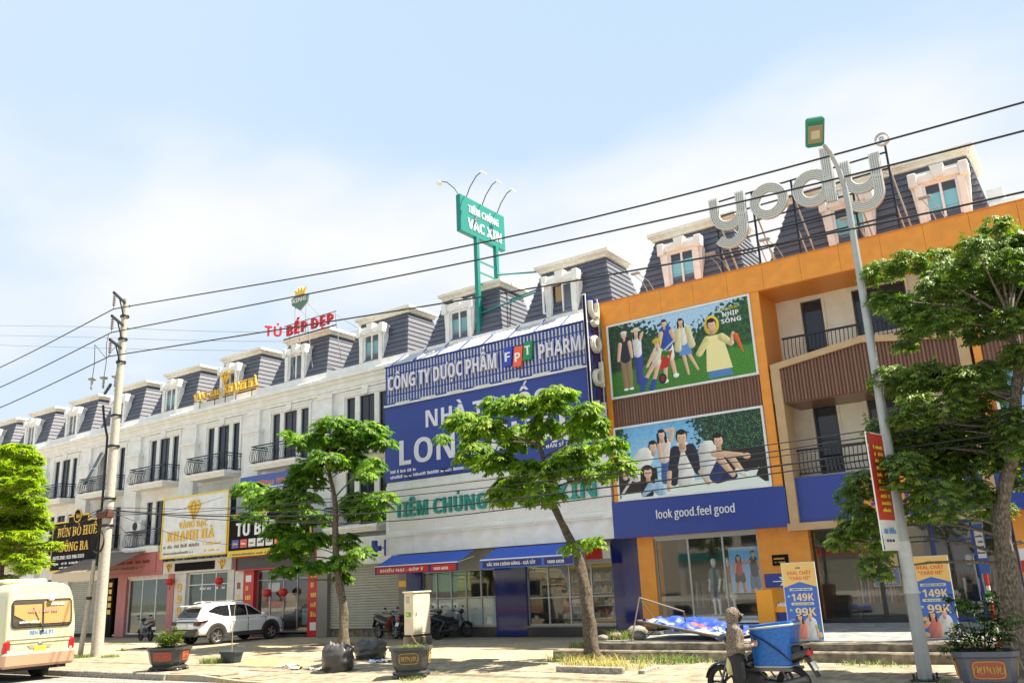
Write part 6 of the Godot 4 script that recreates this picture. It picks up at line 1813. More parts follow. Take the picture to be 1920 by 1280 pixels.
func make_trees():
	var leaning_trunk = [Vector3(-11.43, -0.05, -19.4), Vector3(-11.5, 1.21, -19.4), Vector3(-11.68, 2.41, -19.4), Vector3(-12.05, 3.26, -19.4), Vector3(-12.33, 3.88, -19.4), Vector3(-12.46, 4.7, -19.4), Vector3(-12.71, 5.55, -19.4)]
	var leaning_pads = [[-15.1, 6.51, -19.18, 0.59, 0.27], [-13.76, 6.75, -18.96, 0.48, 0.26], [-12.9, 6.61, -18.87, 0.53, 0.32], [-11.52, 6.7, -18.6, 0.49, 0.22], [-12.06, 6.49, -18.97, 0.58, 0.28], [-13.95, 6.08, -18.64, 0.71, 0.39], [-13.9, 5.99, -20.25, 0.65, 0.41], [-12.57, 5.99, -19.46, 0.52, 0.32], [-10.65, 6.1, -18.6, 0.4, 0.24], [-11.05, 5.8, -19.13, 0.62, 0.37], [-10.16, 5.15, -18.68, 0.45, 0.23], [-11.97, 5.21, -20.1, 0.66, 0.32], [-10.36, 4.72, -19.46, 0.46, 0.27], [-11.28, 4.67, -19.86, 0.56, 0.28], [-12.1, 4.84, -19.32, 0.65, 0.37], [-12.89, 4.92, -19.27, 0.6, 0.31], [-15.65, 5.73, -20.28, 0.61, 0.42], [-14.52, 5.29, -19.91, 0.66, 0.34], [-13.82, 4.55, -19.8, 0.71, 0.32], [-12.15, 4.13, -18.65, 0.5, 0.33], [-13.61, 4.22, -18.92, 0.46, 0.25], [-16.59, 6.32, -20.01, 0.2, 0.16], [-11.54, 2.78, -18.87, 0.27, 0.14], [-11.64, 2.88, -20.05, 0.32, 0.12]]
	var shutter_trunk = [Vector3(-23.43, 0.01, -22.5), Vector3(-23.42, 0.88, -22.5), Vector3(-23.48, 1.54, -22.5), Vector3(-23.69, 2.23, -22.5), Vector3(-23.81, 2.92, -22.5), Vector3(-23.9, 3.97, -22.5), Vector3(-23.95, 5.19, -22.5), Vector3(-24.35, 6.55, -22.5), Vector3(-24.04, 7.41, -22.5)]
	var shutter_pads = [[-23.8, 7.95, -22.27, 0.94, 0.34], [-23.34, 7.78, -23.25, 1.13, 0.42], [-22.55, 7.25, -23.5, 0.7, 0.26], [-24.74, 7.42, -21.76, 0.86, 0.34], [-25.33, 7.56, -23.08, 0.77, 0.39], [-24, 7.31, -23.07, 0.95, 0.46], [-23.41, 6.58, -21.54, 0.81, 0.29], [-24.49, 6.43, -21.76, 0.84, 0.29], [-23.63, 6.58, -22.92, 0.93, 0.37], [-21.08, 6.17, -21.58, 0.56, 0.24], [-22.3, 5.96, -22.42, 0.59, 0.25], [-25.13, 6.01, -22.14, 0.86, 0.37], [-29.68, 6.13, -23.09, 0.88, 0.41], [-26.94, 5.41, -21.62, 0.91, 0.53], [-28.24, 4.86, -22.12, 0.6, 0.31], [-25.75, 5.3, -21.57, 0.87, 0.44], [-24.83, 5.23, -21.71, 0.85, 0.36], [-23.18, 5.14, -22.9, 0.8, 0.36], [-21.87, 5.02, -22.78, 0.76, 0.35], [-23.04, 4.71, -23.17, 0.9, 0.36], [-26.75, 4.86, -23.21, 0.91, 0.38], [-25.79, 4.64, -23.37, 0.66, 0.3], [-27.4, 4.29, -22.9, 0.92, 0.38], [-25.22, 3.77, -22.29, 1.06, 0.36], [-27.49, 3.54, -23.49, 0.92, 0.46], [-24.81, 2.83, -22.14, 0.93, 0.28], [-27.13, 2.71, -22.82, 0.57, 0.3], [-23.76, 3.69, -22.88, 0.61, 0.36], [-21.92, 3.16, -21.86, 0.56, 0.27], [-23.49, 2.9, -22.54, 0.7, 0.35], [-23.93, 2.44, -22.87, 0.41, 0.28], [-26.67, 8.06, -22.54, 0.35, 0.2]]
	var lamp_trunk = [Vector3(-2.09, -0, -17.6), Vector3(-1.89, 1.49, -17.6), Vector3(-1.82, 2.7, -17.6), Vector3(-1.51, 3.66, -17.6), Vector3(-1.22, 4.75, -17.6), Vector3(-1.04, 5.48, -17.6), Vector3(-1.06, 6.16, -17.6)]
	var lamp_pads = [[-0.95, 7.93, -17.19, 0.18, 0.14], [-0.77, 8.03, -18.49, 0.17, 0.15], [-1.3, 7.45, -16.65, 0.23, 0.16], [-1.08, 7.79, -18.55, 0.29, 0.21], [-3.01, 7.56, -17.1, 0.29, 0.15], [-2.48, 7.55, -16.91, 0.23, 0.17], [-2.18, 7.95, -18.56, 0.27, 0.22], [-1.79, 7.17, -17.02, 0.33, 0.25], [-1.28, 7.33, -17.87, 0.33, 0.26], [-0.82, 7.16, -17.44, 0.23, 0.33], [-1.18, 7.2, -18.58, 0.34, 0.27], [-0.93, 6.88, -18.51, 0.24, 0.29], [-1.88, 7.16, -18.24, 0.35, 0.27], [-2.09, 6.86, -16.69, 0.24, 0.19], [-2.59, 7.07, -18.21, 0.37, 0.18], [-3.04, 6.95, -17.09, 0.26, 0.12], [-2.66, 6.51, -16.74, 0.17, 0.11], [-2.1, 6.24, -16.72, 0.38, 0.19], [-2.69, 6.46, -17.91, 0.21, 0.12], [-1.51, 6.62, -17.89, 0.34, 0.23], [-1.54, 6.14, -17.55, 0.28, 0.19], [-1.02, 6.08, -17.05, 0.22, 0.21], [-3.03, 6.32, -18.38, 0.12, 0.1], [-3.13, 5.38, -17.1, 0.31, 0.25], [-2.55, 5.32, -17.01, 0.34, 0.22], [-2.19, 5.23, -16.88, 0.28, 0.19], [-3.05, 5.3, -18.53, 0.22, 0.15], [-1.81, 5.08, -16.71, 0.27, 0.24], [-1.67, 5.46, -18.42, 0.24, 0.23], [-1.67, 5.09, -17.92, 0.28, 0.19], [-1.06, 5.5, -17.38, 0.18, 0.19], [-2.17, 4.67, -16.76, 0.28, 0.18], [-1.99, 4.69, -17.92, 0.24, 0.17], [-2.87, 4.61, -16.75, 0.24, 0.16], [-3.56, 4.52, -17.51, 0.21, 0.23], [-3.36, 4.37, -17.98, 0.47, 0.34], [-2.7, 4.46, -17.97, 0.35, 0.23], [-2.98, 4.06, -18.25, 0.57, 0.4], [-2.36, 4.18, -18.44, 0.45, 0.34], [-1.86, 4.27, -18.3, 0.39, 0.33], [-1.36, 4.29, -17.22, 0.22, 0.26], [-3.1, 3.6, -16.61, 0.34, 0.31], [-2.79, 3.58, -18.28, 0.46, 0.39], [-2.37, 3.84, -18.5, 0.35, 0.28], [-2.61, 3.03, -16.63, 0.32, 0.35], [-2.15, 3.2, -17.53, 0.23, 0.21], [-1.7, 3.75, -17.79, 0.28, 0.26], [-1.49, 3.54, -18.13, 0.18, 0.32], [-4.02, 3.54, -17.41, 0.24, 0.22], [-4.15, 3.3, -16.95, 0.18, 0.16], [-4.24, 2.84, -17.69, 0.32, 0.28], [-4.58, 2.52, -17.76, 0.22, 0.17], [-4.14, 2.56, -18.49, 0.25, 0.4], [-3.88, 1.99, -16.77, 0.18, 0.21], [-2.07, 2.97, -18.53, 0.29, 0.19], [-3.19, 2.97, -17.61, 0.2, 0.22], [-1.3, 3.93, -16.92, 0.17, 0.25], [-0.46, 6.67, -18.34, 0.27, 0.34], [-0.45, 5.29, -17.14, 0.25, 0.31], [-0.7, 4.23, -16.7, 0.25, 0.29], [-0.38, 7.18, -17.34, 0.26, 0.27]]
	var mango_trunk = [Vector3(-39.44, 0.51, -18), Vector3(-39.4, 2.71, -18), Vector3(-39.52, 4.18, -18), Vector3(-39.58, 5.93, -18), Vector3(-39.62, 7.12, -18)]
	var mango_pads = [[-37.78, 8.1, -17.31, 0.95, 0.36], [-42.36, 8.55, -18.94, 0.81, 0.4], [-38.31, 7.89, -18.16, 0.72, 0.31], [-40.43, 7.81, -18.84, 1.01, 0.38], [-35.79, 7.07, -17.17, 0.5, 0.26], [-40.94, 7.72, -18.49, 0.9, 0.32], [-37.78, 6.94, -18.11, 0.7, 0.27], [-36.95, 6.66, -16.8, 0.81, 0.34], [-36.53, 6.53, -17.15, 0.79, 0.29], [-34.86, 6.19, -16.86, 0.43, 0.16], [-40.06, 6.45, -18.11, 0.75, 0.31], [-37.65, 6.06, -18.03, 0.81, 0.29], [-37.44, 5.84, -17.45, 0.92, 0.35], [-36.82, 5.7, -18.05, 0.45, 0.23], [-38.75, 5.59, -18.5, 1.07, 0.3], [-39.72, 5.48, -18.23, 0.98, 0.36], [-38.42, 5.17, -18.85, 0.7, 0.3], [-38.92, 5.07, -18.3, 1.07, 0.29], [-34.65, 4.48, -16.83, 0.63, 0.21], [-36.88, 4.57, -16.9, 0.68, 0.28], [-37.15, 4.33, -17.7, 0.9, 0.28], [-36.4, 4.18, -18, 0.66, 0.22], [-36.07, 4.16, -18.39, 0.54, 0.22], [-39.27, 4, -18.99, 0.95, 0.29], [-37.35, 3.51, -18.55, 0.56, 0.22], [-36.56, 3.64, -17.32, 0.67, 0.27], [-35.5, 3.23, -17.12, 0.64, 0.21], [-39.36, 3.04, -18.33, 0.48, 0.17], [-37.84, 3.87, -17.31, 0.47, 0.22], [-40.07, 7.72, -17.34, 1.27, 0.5], [-40.45, 6.57, -17.53, 1.52, 0.49], [-40.05, 5.37, -17.61, 1.48, 0.54], [-39.02, 4.27, -17.38, 0.96, 0.34]]

	var bark := bark_mat("bark_pale", lin(0.36, 0.30, 0.23))
	var bark2 := bark_mat("bark_dark", lin(0.24, 0.19, 0.14))
	var lm := leaf_mat("leaf_green", Color(0.85, 1.0, 0.30))
	var lm2 := leaf_mat("leaf_dull", Color(0.75, 0.9, 0.4))
	tree("street_tree", "slender leaning street tree with feathery bright leaves before the blue billboard", leaning_trunk, leaning_pads, {"seed": 3, "inset": 0.12, "r0": 0.19, "r1": 0.05, "bark": bark2, "leaf_mat": lm, "density": 400.0, "spray": 0.34, "pairs": 5, "leaf": 0.20, "old": Color(0.09, 0.20, 0.025), "young": Color(0.33, 0.45, 0.03)})
	tree("street_tree", "upright street tree with tiered dark leaves before the roller shutter", shutter_trunk, shutter_pads, {"seed": 5, "r0": 0.17, "r1": 0.05, "bark": bark_mat("bark_mid", lin(0.30, 0.25, 0.18)), "leaf_mat": lm, "density": 270.0, "spray": 0.36, "pairs": 5, "leaf": 0.21, "old": Color(0.055, 0.15, 0.025), "young": Color(0.26, 0.42, 0.03)})
	for i in 14:   # the crown goes on beyond the street lamp's side
		var q = lamp_pads[(i * 4 + 7) % 56]
		lamp_pads.append([-1.6 - q[0], q[1] + 0.1 * (i % 3), q[2] - 0.4, q[3] * 1.6, q[4] * 1.5])
	tree("street_tree", "thick-barked street tree with sparse dull leaves behind the glazed planter", lamp_trunk, lamp_pads, {"seed": 8, "inset": -0.13, "r0": 0.20, "r1": 0.07, "bark": bark, "leaf_mat": lm2, "density": 950.0, "spray": 0.18, "pairs": 4, "leaf": 0.10, "old": Color(0.07, 0.14, 0.035), "young": Color(0.27, 0.35, 0.06)})
	mango_trunk[0] = Vector3(-39.4, -0.05, -18.0)
	tree("mango_tree", "dense yellow-green mango tree rising behind the cream minibus", mango_trunk, mango_pads, {"seed": 12, "inset": 0.12, "r0": 0.2, "r1": 0.06, "bark": bark2, "leaf_mat": lm, "density": 330.0, "whorl": true, "leaf": 0.26, "spray": 0.2, "pairs": 3, "old": Color(0.17, 0.28, 0.03), "young": Color(0.50, 0.55, 0.04)})

# ---------------------------------------------------------------- vehicles
func paint(key: String, c: Color, rough := 0.3) -> StandardMaterial3D:
	var m := mt(key, c, rough)
	m.clearcoat_enabled = true; m.clearcoat = 0.7; m.clearcoat_roughness = 0.06
	return m
func at_x(st, x: float, k: int) -> float:   # a value along a list of stations [x, ...], smoothly
	if x <= st[0][0]: return st[0][k]
	for i in st.size() - 1:
		if x <= st[i + 1][0]:
			var t: float = (x - st[i][0]) / (st[i + 1][0] - st[i][0])
			return lerpf(st[i][k], st[i + 1][k], t)
	return st[-1][k]
func wheel(p: Node3D, c: Vector3, r: float, w: float, spokes: int, rim_m: Material, side := 1.0, rim_share := 0.66):
	# axle along z; side: which way the outer face looks
	var b := Basis(Vector3.RIGHT, PI / 2)
	var mb := MB.new()
	mb.lathe([Vector2(r * rim_share, -w / 2), Vector2(r * 0.93, -w / 2), Vector2(r, -w * 0.32), Vector2(r, w * 0.32), Vector2(r * 0.93, w / 2), Vector2(r * rim_share, w / 2), Vector2(r * rim_share * 0.97, -w / 2)], 26, c, b)
	var t := put0(p, "wheel", mb, M.rubber)
	var rm := MB.new()
	rm.lathe([Vector2(r * rim_share, -w * 0.42), Vector2(r * rim_share, w * 0.42), Vector2(r * rim_share * 0.9, w * 0.44), Vector2(r * rim_share * 0.9, -w * 0.44), Vector2(r * rim_share, -w * 0.42)], 26, c, b)
	rm.lathe([Vector2(0.0, w * 0.44 * -side), Vector2(r * 0.13, w * 0.40 * -side), Vector2(r * 0.15, 0)], 12, c, b)
	for i in spokes:
		var a := TAU * i / spokes
		var d := Vector3(cos(a), sin(a), 0)
		rm.obox(c + d * r * rim_share * 0.5 + Vector3(0, 0, side * w * 0.36), Basis(Vector3.BACK, a), Vector3(r * rim_share * 0.9, r * 0.13, w * 0.1))
	put0(t, "rim", rm, rim_m)
	return t

func make_suv():
	var t := thing("car", "white compact SUV parked nose-in at the kitchen shop", "car", Vector3(-32.68, 0, -24.72), PI / 2)   # own +x is forward
	var low = [[-2.31, 0.60, 0.58, 0.80], [-2.27, 0.78, 0.46, 1.0], [-2.1, 0.89, 0.40, 1.05], [-1.4, 0.93, 0.36, 1.05], [0.0, 0.93, 0.30, 1.02], [1.0, 0.93, 0.30, 1.0], [1.6, 0.92, 0.34, 0.98], [2.0, 0.86, 0.40, 0.92], [2.22, 0.75, 0.46, 0.80], [2.30, 0.60, 0.52, 0.68]]
	var cab = [[-2.20, 0.80, 1.06, 0.74], [-2.02, 0.82, 1.36, 0.68], [-1.78, 0.83, 1.56, 0.64], [-1.3, 0.85, 1.63, 0.63], [-0.5, 0.87, 1.67, 0.63], [0.1, 0.87, 1.64, 0.62], [0.45, 0.86, 1.55, 0.60], [0.85, 0.85, 1.32, 0.62], [1.3, 0.84, 1.03, 0.70]]
	var white := paint("car_white", lin(0.80, 0.80, 0.80), 0.35)
	var clad := mt("car_cladding", lin(0.05, 0.048, 0.046), 0.6)
	var glass := mt("car_glass", lin(0.012, 0.013, 0.016), 0.04)
	var rows = []
	for i in 41:
		var x := lerpf(-2.31, 2.30, i / 40.0)
		var w := at_x(low, x, 1); var y0 := at_x(low, x, 2); var y1 := at_x(low, x, 3)
		var q = []
		for e in [[0.0, 0.0], [0.9, 0.0], [0.97, 0.08], [0.985, 0.25], [0.965, 0.45], [1.0, 0.72], [0.98, 0.86], [0.9, 0.96], [0.7, 1.0], [0.0, 1.02]]:
			q.append(Vector3(x, lerpf(y0, y1, e[1]), w * e[0]))
		for e in range(q.size() - 2, 0, -1): q.append(q[e] * Vector3(1, 1, -1))
		rows.append(q)
	var mb := MB.new()
	mb.grid(rows, true)
	for e in [0, 40]:
		var n: int = rows[e].size()
		for k in range(1, n - 1): mb.tri(rows[e][0], rows[e][k], rows[e][k + 1])
	var cr = []
	for i in 31:
		var x := lerpf(-2.20, 1.3, i / 30.0)
		var bw := at_x(cab, x, 1); var ry := at_x(cab, x, 2); var rw := at_x(cab, x, 3)
		var q = [Vector3(x, 0.98, bw), Vector3(x, lerpf(1.0, ry, 0.5), lerpf(bw, rw, 0.42)), Vector3(x, ry - 0.05, rw + 0.02), Vector3(x, ry - 0.015, rw - 0.07), Vector3(x, ry, rw * 0.5), Vector3(x, ry + 0.005, 0)]
		for e in range(q.size() - 2, -1, -1): q.append(q[e] * Vector3(1, 1, -1))
		cr.append(q)
	mb.grid(cr)
	var body := put0(t, "body", mb, white)
	var cz := func(x: float, y: float):   # half width of the cabin's side at x, y
		var bw := at_x(cab, x, 1); var ry := at_x(cab, x, 2); var rw := at_x(cab, x, 3)
		var ym := lerpf(1.0, ry, 0.5); var wm := lerpf(bw, rw, 0.42)
		if y < ym: return lerpf(bw, wm, clampf((y - 0.98) / maxf(ym - 0.98, 0.02), 0, 1)) + 0.014
		return lerpf(wm, rw + 0.02, clampf((y - ym) / maxf(ry - 0.05 - ym, 0.02), 0, 1)) + 0.014
	for s in [-1.0, 1.0]:
		for g in [[-1.72, -0.72], [-0.66, 0.16], [0.22, 1.02]]:   # quarter, rear and front side windows
			var gr = []
			for j in 4:
				var row = []
				for i in 9:
					var x := lerpf(g[0], g[1], i / 8.0)
					var lo := 1.09 + 0.05 * clampf(-x - 0.6, 0, 1.2)
					var hi := at_x(cab, x, 2) - 0.11
					if g[0] < -1.5: lo = lerpf(1.30, lo, clampf((x + 1.72) / 0.7, 0, 1)); hi = maxf(lo + 0.005, minf(hi, 1.34 + 0.25 * clampf((x + 1.72) / 0.6, 0, 1)))
					hi = maxf(hi, lo + 0.01)
					var y := lerpf(lo, hi, j / 3.0)
					row.append(Vector3(x, y, cz.call(x, y) * s))
				gr.append(row)
			var gm := MB.new()
			gm.grid(gr, false, s < 0)
			put0(t, "side_window", gm, glass)
		# doors' shut lines and handles
		for x in [-0.69, 0.19, 1.12]:
			bx(body, "shut_line", x - 0.004, x + 0.004, 0.42, 1.0, s * 0.905, s * 0.936, clad)
		for x in [-0.55, 0.34]:
			var hb := MB.new()
			hb.cbox(Vector3(x, 0.88, s * 0.935), Vector3(0.2, 0.035, 0.03), 0.012)
			put0(t, "door_handle", hb, white)
		var mir := MB.new()
		mir.cbox(Vector3(0.92, 1.10, s * 1.0), Vector3(0.16, 0.15, 0.20), 0.045)
		var mo := put0(t, "mirror", mir, white)
		var sill := MB.new()
		sill.cbox(Vector3(-0.02, 0.36, s * 0.925), Vector3(2.0, 0.17, 0.05), 0.02)
		put0(t, "sill_cladding", sill, clad)
		for x in [-1.38, 1.40]:   # arch cladding and wheel
			var ar := MB.new()
			for k in 12:
				var a := deg_to_rad(-12.0 + 204.0 * k / 12.0); var b := deg_to_rad(-12.0 + 204.0 * (k + 1) / 12.0)
				var p0 := Vector3(x + cos(a) * 0.50, 0.36 + sin(a) * 0.49, s * 0.955); var p1 := Vector3(x + cos(b) * 0.50, 0.36 + sin(b) * 0.49, s * 0.955)
				var q0 := Vector3(x + cos(a) * 0.385, 0.36 + sin(a) * 0.385, s * 0.95); var q1 := Vector3(x + cos(b) * 0.385, 0.36 + sin(b) * 0.385, s * 0.95)
				var o0 := p0 * Vector3(1, 1, 0.955); var o1 := p1 * Vector3(1, 1, 0.955)
				if s > 0:
					ar.quad(p1, p0, q0, q1); ar.quad(p0, p1, o1, o0)
				else:
					ar.quad(p0, p1, q1, q0); ar.quad(p1, p0, o0, o1)
			put0(t, "arch_cladding", ar, clad)
			var well := MB.new()
			well.disc(Vector3(x, 0.40, s * 0.946), Vector3(0, 0, s), 0.40, 20)
			put0(t, "wheel_well", well, M.rubber)
			wheel(t, Vector3(x, 0.345, s * 0.87), 0.345, 0.22, 5, mt("alloy", lin(0.5, 0.5, 0.5), 0.3, 0.8), s)
	# tailgate: window, lamps, plate, bumper
	var rw_ = []
	for j in 5:
		var row = []
		for i in 9:
			var f := j / 4.0
			var x := lerpf(-2.19, -1.93, f)
			row.append(Vector3(x - 0.022, lerpf(1.10, 1.45, f), lerpf(-0.66, 0.66, i / 8.0) * lerpf(1.05, 0.88, f)))
		rw_.append(row)
	mb = MB.new()
	mb.grid(rw_, false, false)
	put0(t, "rear_window", mb, glass)
	mb = MB.new()
	mb.cbox(Vector3(-1.98, 1.555, 0), Vector3(0.34, 0.05, 1.22), 0.02)
	put0(t, "spoiler", mb, white)
	for s in [-1.0, 1.0]:
		mb = MB.new()
		mb.prism([Vector2(-2.31, 0.94), Vector2(-1.78, 1.0), Vector2(-2.0, 0.86), Vector2(-2.12, 0.88), Vector2(-2.25, 0.76), Vector2(-2.32, 0.80)], s * 0.62, s * 0.93)
		put0(t, "tail_lamp", mb, mt("tail_smoke", lin(0.05, 0.012, 0.012), 0.15))
	mb = MB.new()
	mb.cbox(Vector3(-2.31, 0.93, 0), Vector3(0.05, 0.05, 1.3), 0.015)
	put0(t, "light_bar", mb, M.tail_smoke)
	mb = MB.new()
	mb.cbox(Vector3(-2.25, 0.50, 0), Vector3(0.22, 0.30, 1.62), 0.05)
	put0(t, "rear_bumper", mb, clad)
	bx(t, "number_plate", -2.335, -2.325, 0.68, 0.86, -0.2, 0.2, M.white_plastic)
	for s in [-1.0, 1.0]:
		mb = MB.new()
		mb.tube([Vector3(-1.5, 1.655, s * 0.6), Vector3(-1.3, 1.70, s * 0.6), Vector3(0.0, 1.705, s * 0.6), Vector3(0.2, 1.66, s * 0.59)], 0.018, 5)
		put0(t, "roof_rail", mb, mt("alloy"))
		mb = MB.new()
		mb.cbox(Vector3(2.12, 0.74, s * 0.66), Vector3(0.3, 0.12, 0.26), 0.04)
		put0(t, "headlight", mb, glass)
	mb = MB.new()
	mb.prism([Vector2(-1.55, 1.66), Vector2(-1.35, 1.66), Vector2(-1.52, 1.74)], -0.015, 0.015)
	put0(t, "aerial_fin", mb, white)

func make_bus():
	# rear face at own x = 0, the bus runs towards -x
	var t := thing("minibus", "cream minibus with peach bumper and curtained rear window on the road", "bus", Vector3(-26.05, -0.15, -13.2), 0.0)
	var cream := paint("bus_cream", lin(0.60, 0.56, 0.34), 0.4)
	var peach := paint("bus_peach", lin(0.46, 0.26, 0.17), 0.4)
	var prof = []   # outline of the cross-section, half, from the foot up: [z, y]
	prof = [[0.98, 0.78], [1.02, 1.0], [1.02, 1.35], [1.0, 1.75], [0.96, 2.15], [0.90, 2.42], [0.80, 2.58], [0.62, 2.66], [0.3, 2.70], [0.0, 2.71]]
	var xs = [[0.0, 0.93, 0.0], [-0.03, 0.965, 0.0], [-0.10, 0.99, 0.0], [-0.25, 1.0, 0.0], [-6.3, 1.0, 0.0]]
	var rows = []
	for q in xs:
		var row = []
		for e in prof: row.append(Vector3(q[0] - 0.16 * smoothstep(1.3, 2.7, e[1]) * (1.0 if q[0] > -1.0 else 0.0), 0.4 + (e[1] - 0.4) * (1.0 - (1.0 - q[1]) * 0.35), e[0] * q[1]))
		for i in range(prof.size() - 2, -1, -1): row.append(row[i] * Vector3(1, 1, -1))
		rows.append(row)
	var mb := MB.new()
	mb.grid(rows, false, true)
	var n: int = rows[0].size()
	for i in n / 2:   # the rear face in level strips
		var a: Vector3 = rows[0][i]; var b: Vector3 = rows[0][i + 1]; var c: Vector3 = rows[0][n - 2 - i]; var d: Vector3 = rows[0][n - 1 - i]
		mb.quad(a, d, c, b)
	put0(t, "body", mb, cream)
	var rx := func(y: float): return 0.012 - 0.16 * smoothstep(1.3, 2.7, y)
	mb = MB.new()   # bumper
	mb.cbox(Vector3(-0.22, 0.60, 0), Vector3(0.62, 0.42, 2.04), 0.07)
	put0(t, "rear_bumper", mb, peach)
	mb = MB.new()
	mb.box(-6.3, -0.53, 0.45, 0.80, -1.0, 1.0)
	put0(t, "skirt", mb, peach)
	bx(t, "underbody", -6.2, -0.1, 0.3, 0.44, -0.85, 0.85, M.rubber)
	# rear window: rubber, curtains behind the pane, pane
	var rr := func(inset: float, dx: float):
		var pts = []
		var w := 0.86 - inset; var y0 := 1.44 + inset; var y1 := 2.22 - inset; var r := 0.12
		for c in [[w - r, y1 - r, 0], [-w + r, y1 - r, 90], [-w + r, y0 + r, 180], [w - r, y0 + r, 270]]:
			for k in 5:
				var a := deg_to_rad(c[2] + k * 22.5)
				var y: float = c[1] + sin(a) * r
				pts.append(Vector3(rx.call(y) + dx, y, -(c[0] + cos(a) * r)))
		return pts
	for q in [[0.0, 0.012, "window_rubber", M.rubber], [0.03, 0.02, "window_recess", mt("bus_dark", lin(0.04, 0.03, 0.02), 0.6)], [0.03, 0.055, "rear_pane", M.glass]]:
		var pts = rr.call(q[0], q[1])
		var c := Vector3(rx.call(1.82) + q[1], 1.82, 0)
		mb = MB.new()
		for i in pts.size(): mb.tri(c, pts[i], pts[(i + 1) % pts.size()])
		put0(t, q[2], mb, q[3])
	for s in [[-0.80, -0.03], [0.03, 0.80]]:
		var g = []
		for j in 4:
			var row = []
			for i in 41:
				var z := lerpf(s[0], s[1], i / 40.0)
				var y := lerpf(1.54, 2.15, j / 3.0)
				if s[0] > 0: y = lerpf(1.54 + 0.35 * clampf((z - 0.3) * 1.5, 0, 1), 2.08, j / 3.0)
				row.append(Vector3(rx.call(y) + 0.032 + 0.008 * sin(i * 1.9), y, z))
			g.append(row)
		mb = MB.new()
		mb.grid(g)
		put0(t, "curtain", mb, mt("bus_curtain", lin(0.42, 0.27, 0.09), 0.8))
	var face := Basis(Vector3.UP, PI / 2)   # lettering on the rear face; reads towards -z
	var yw := func(s, z0, z1, y, cap, m, dx): 
		var o := txt(t, s, z0, z1, y, cap, 0.0, 0.006, m, "sansbold", "lettering", face)
		o.position.x += rx.call(y + cap * 0.5) + dx
	yw.call("98H-044.91", -0.33, 0.33, 1.24, 0.13, mt("number_blue", lin(0.03, 0.16, 0.45), 0.5), -0.011)
	smudge_turned(t, 0.1, -0.42, 0.42, 1.86, 0.1, mt("pink_print", lin(0.75, 0.25, 0.22), 0.5), rx.call(1.9) + 0.062)
	smudge_turned(t, 0.2, -0.66, -0.22, 2.04, 0.08, M.white_letter, rx.call(2.08) + 0.062)
	smudge_turned(t, 0.3, 0.1, 0.66, 1.58, 0.06, M.white_letter, rx.call(1.6) + 0.062)
	# boot: grip recess, plate, emblem, mouldings, lamps, wiper
	for y in [1.16, 1.06]:
		mb = MB.new()
		mb.cbox(Vector3(0.012, y, 0), Vector3(0.03, 0.022, 1.86), 0.008)
		put0(t, "moulding", mb, cream)
	mb = MB.new()
	mb.hexa([Vector3(0.016, 0.88, 0.28), Vector3(0.016, 0.88, -0.28), Vector3(0.0, 0.88, -0.28), Vector3(0.0, 0.88, 0.28), Vector3(0.018, 0.98, 0.36), Vector3(0.018, 0.98, -0.36), Vector3(0.0, 0.98, -0.36), Vector3(0.0, 0.98, 0.36)])
	put0(t, "grip_recess", mb, mt("recess_grey", lin(0.30, 0.28, 0.2), 0.5))
	bx(t, "number_plate", 0.016, 0.028, 0.80, 0.94, -0.16, 0.16, M.yellow_panel)
	smudge_turned(t, 0.0, -0.12, 0.12, 0.82, 0.05, mt("plate_print", lin(0.7, 0.35, 0.1), 0.5), 0.028)
	mb = MB.new()
	mb.lathe([Vector2(0.05, 0.0), Vector2(0.07, 0.0), Vector2(0.07, 0.012), Vector2(0.05, 0.012)], 14, Vector3(0.016, 1.0, 0), Basis(Vector3.BACK, -PI / 2) * Basis.from_scale(Vector3(0.6, 1, 1)))
	put0(t, "emblem", mb, M.steel)
	for s in [-1.0, 1.0]:
		mb = MB.new()
		mb.cbox(Vector3(-0.06, 0.94, s * 0.90), Vector3(0.2, 0.36, 0.19), 0.05)
		var tl := put0(t, "tail_lamp", mb, mt("lamp_red", lin(0.45, 0.015, 0.02), 0.15))
		mb = MB.new()
		mb.cbox(Vector3(0.03, 0.83, s * 0.88), Vector3(0.04, 0.09, 0.08), 0.02)
		put0(tl, "reverse_lamp", mb, M.white_plastic)
		wheel(t, Vector3(-1.55, 0.38, s * 0.80), 0.38, 0.34, 6, M.steel, s)
		wheel(t, Vector3(-5.0, 0.38, s * 0.86), 0.38, 0.22, 6, M.steel, s)
		for k in 4:   # side windows
			mb = MB.new()
			var x0 := -0.55 - k * 1.2
			var g = []
			for j in 3:
				var y := lerpf(1.38, 2.12, j / 2.0)
				g.append([Vector3(x0, y, s * (at_y(prof, y) + 0.008)), Vector3(x0 - 1.1, y, s * (at_y(prof, y) + 0.008))])
			mb.grid(g, false, s > 0)
			put0(t, "side_window", mb, mt("car_glass"))
	mb = MB.new()
	mb.bar(Vector3(0.06, 1.36, -0.02), Vector3(-0.02, 1.98, 0.28), 0.012, 5); mb.cbox(Vector3(0.03, 1.35, -0.02), Vector3(0.06, 0.06, 0.06), 0.015)
	put0(t, "wiper", mb, M.black_plastic)
	mb = MB.new()
	mb.cbox(Vector3(0.0, 2.22, -0.2), Vector3(0.14, 0.12, 0.14), 0.03); mb.cbox(Vector3(0.02, 2.32, -0.2), Vector3(0.06, 0.1, 0.06), 0.02)
	put0(t, "camera_pod", mb, M.white_plastic)
	mb = MB.new()
	mb.cbox(Vector3(-1.9, 2.74, 0), Vector3(1.5, 0.16, 1.3), 0.07)
	put0(t, "roof_vent", mb, cream)
	mb = MB.new()
	mb.bar(Vector3(-0.6, 0.34, -0.55), Vector3(0.06, 0.34, -0.55), 0.035, 8)
	put0(t, "exhaust", mb, M.rubber)
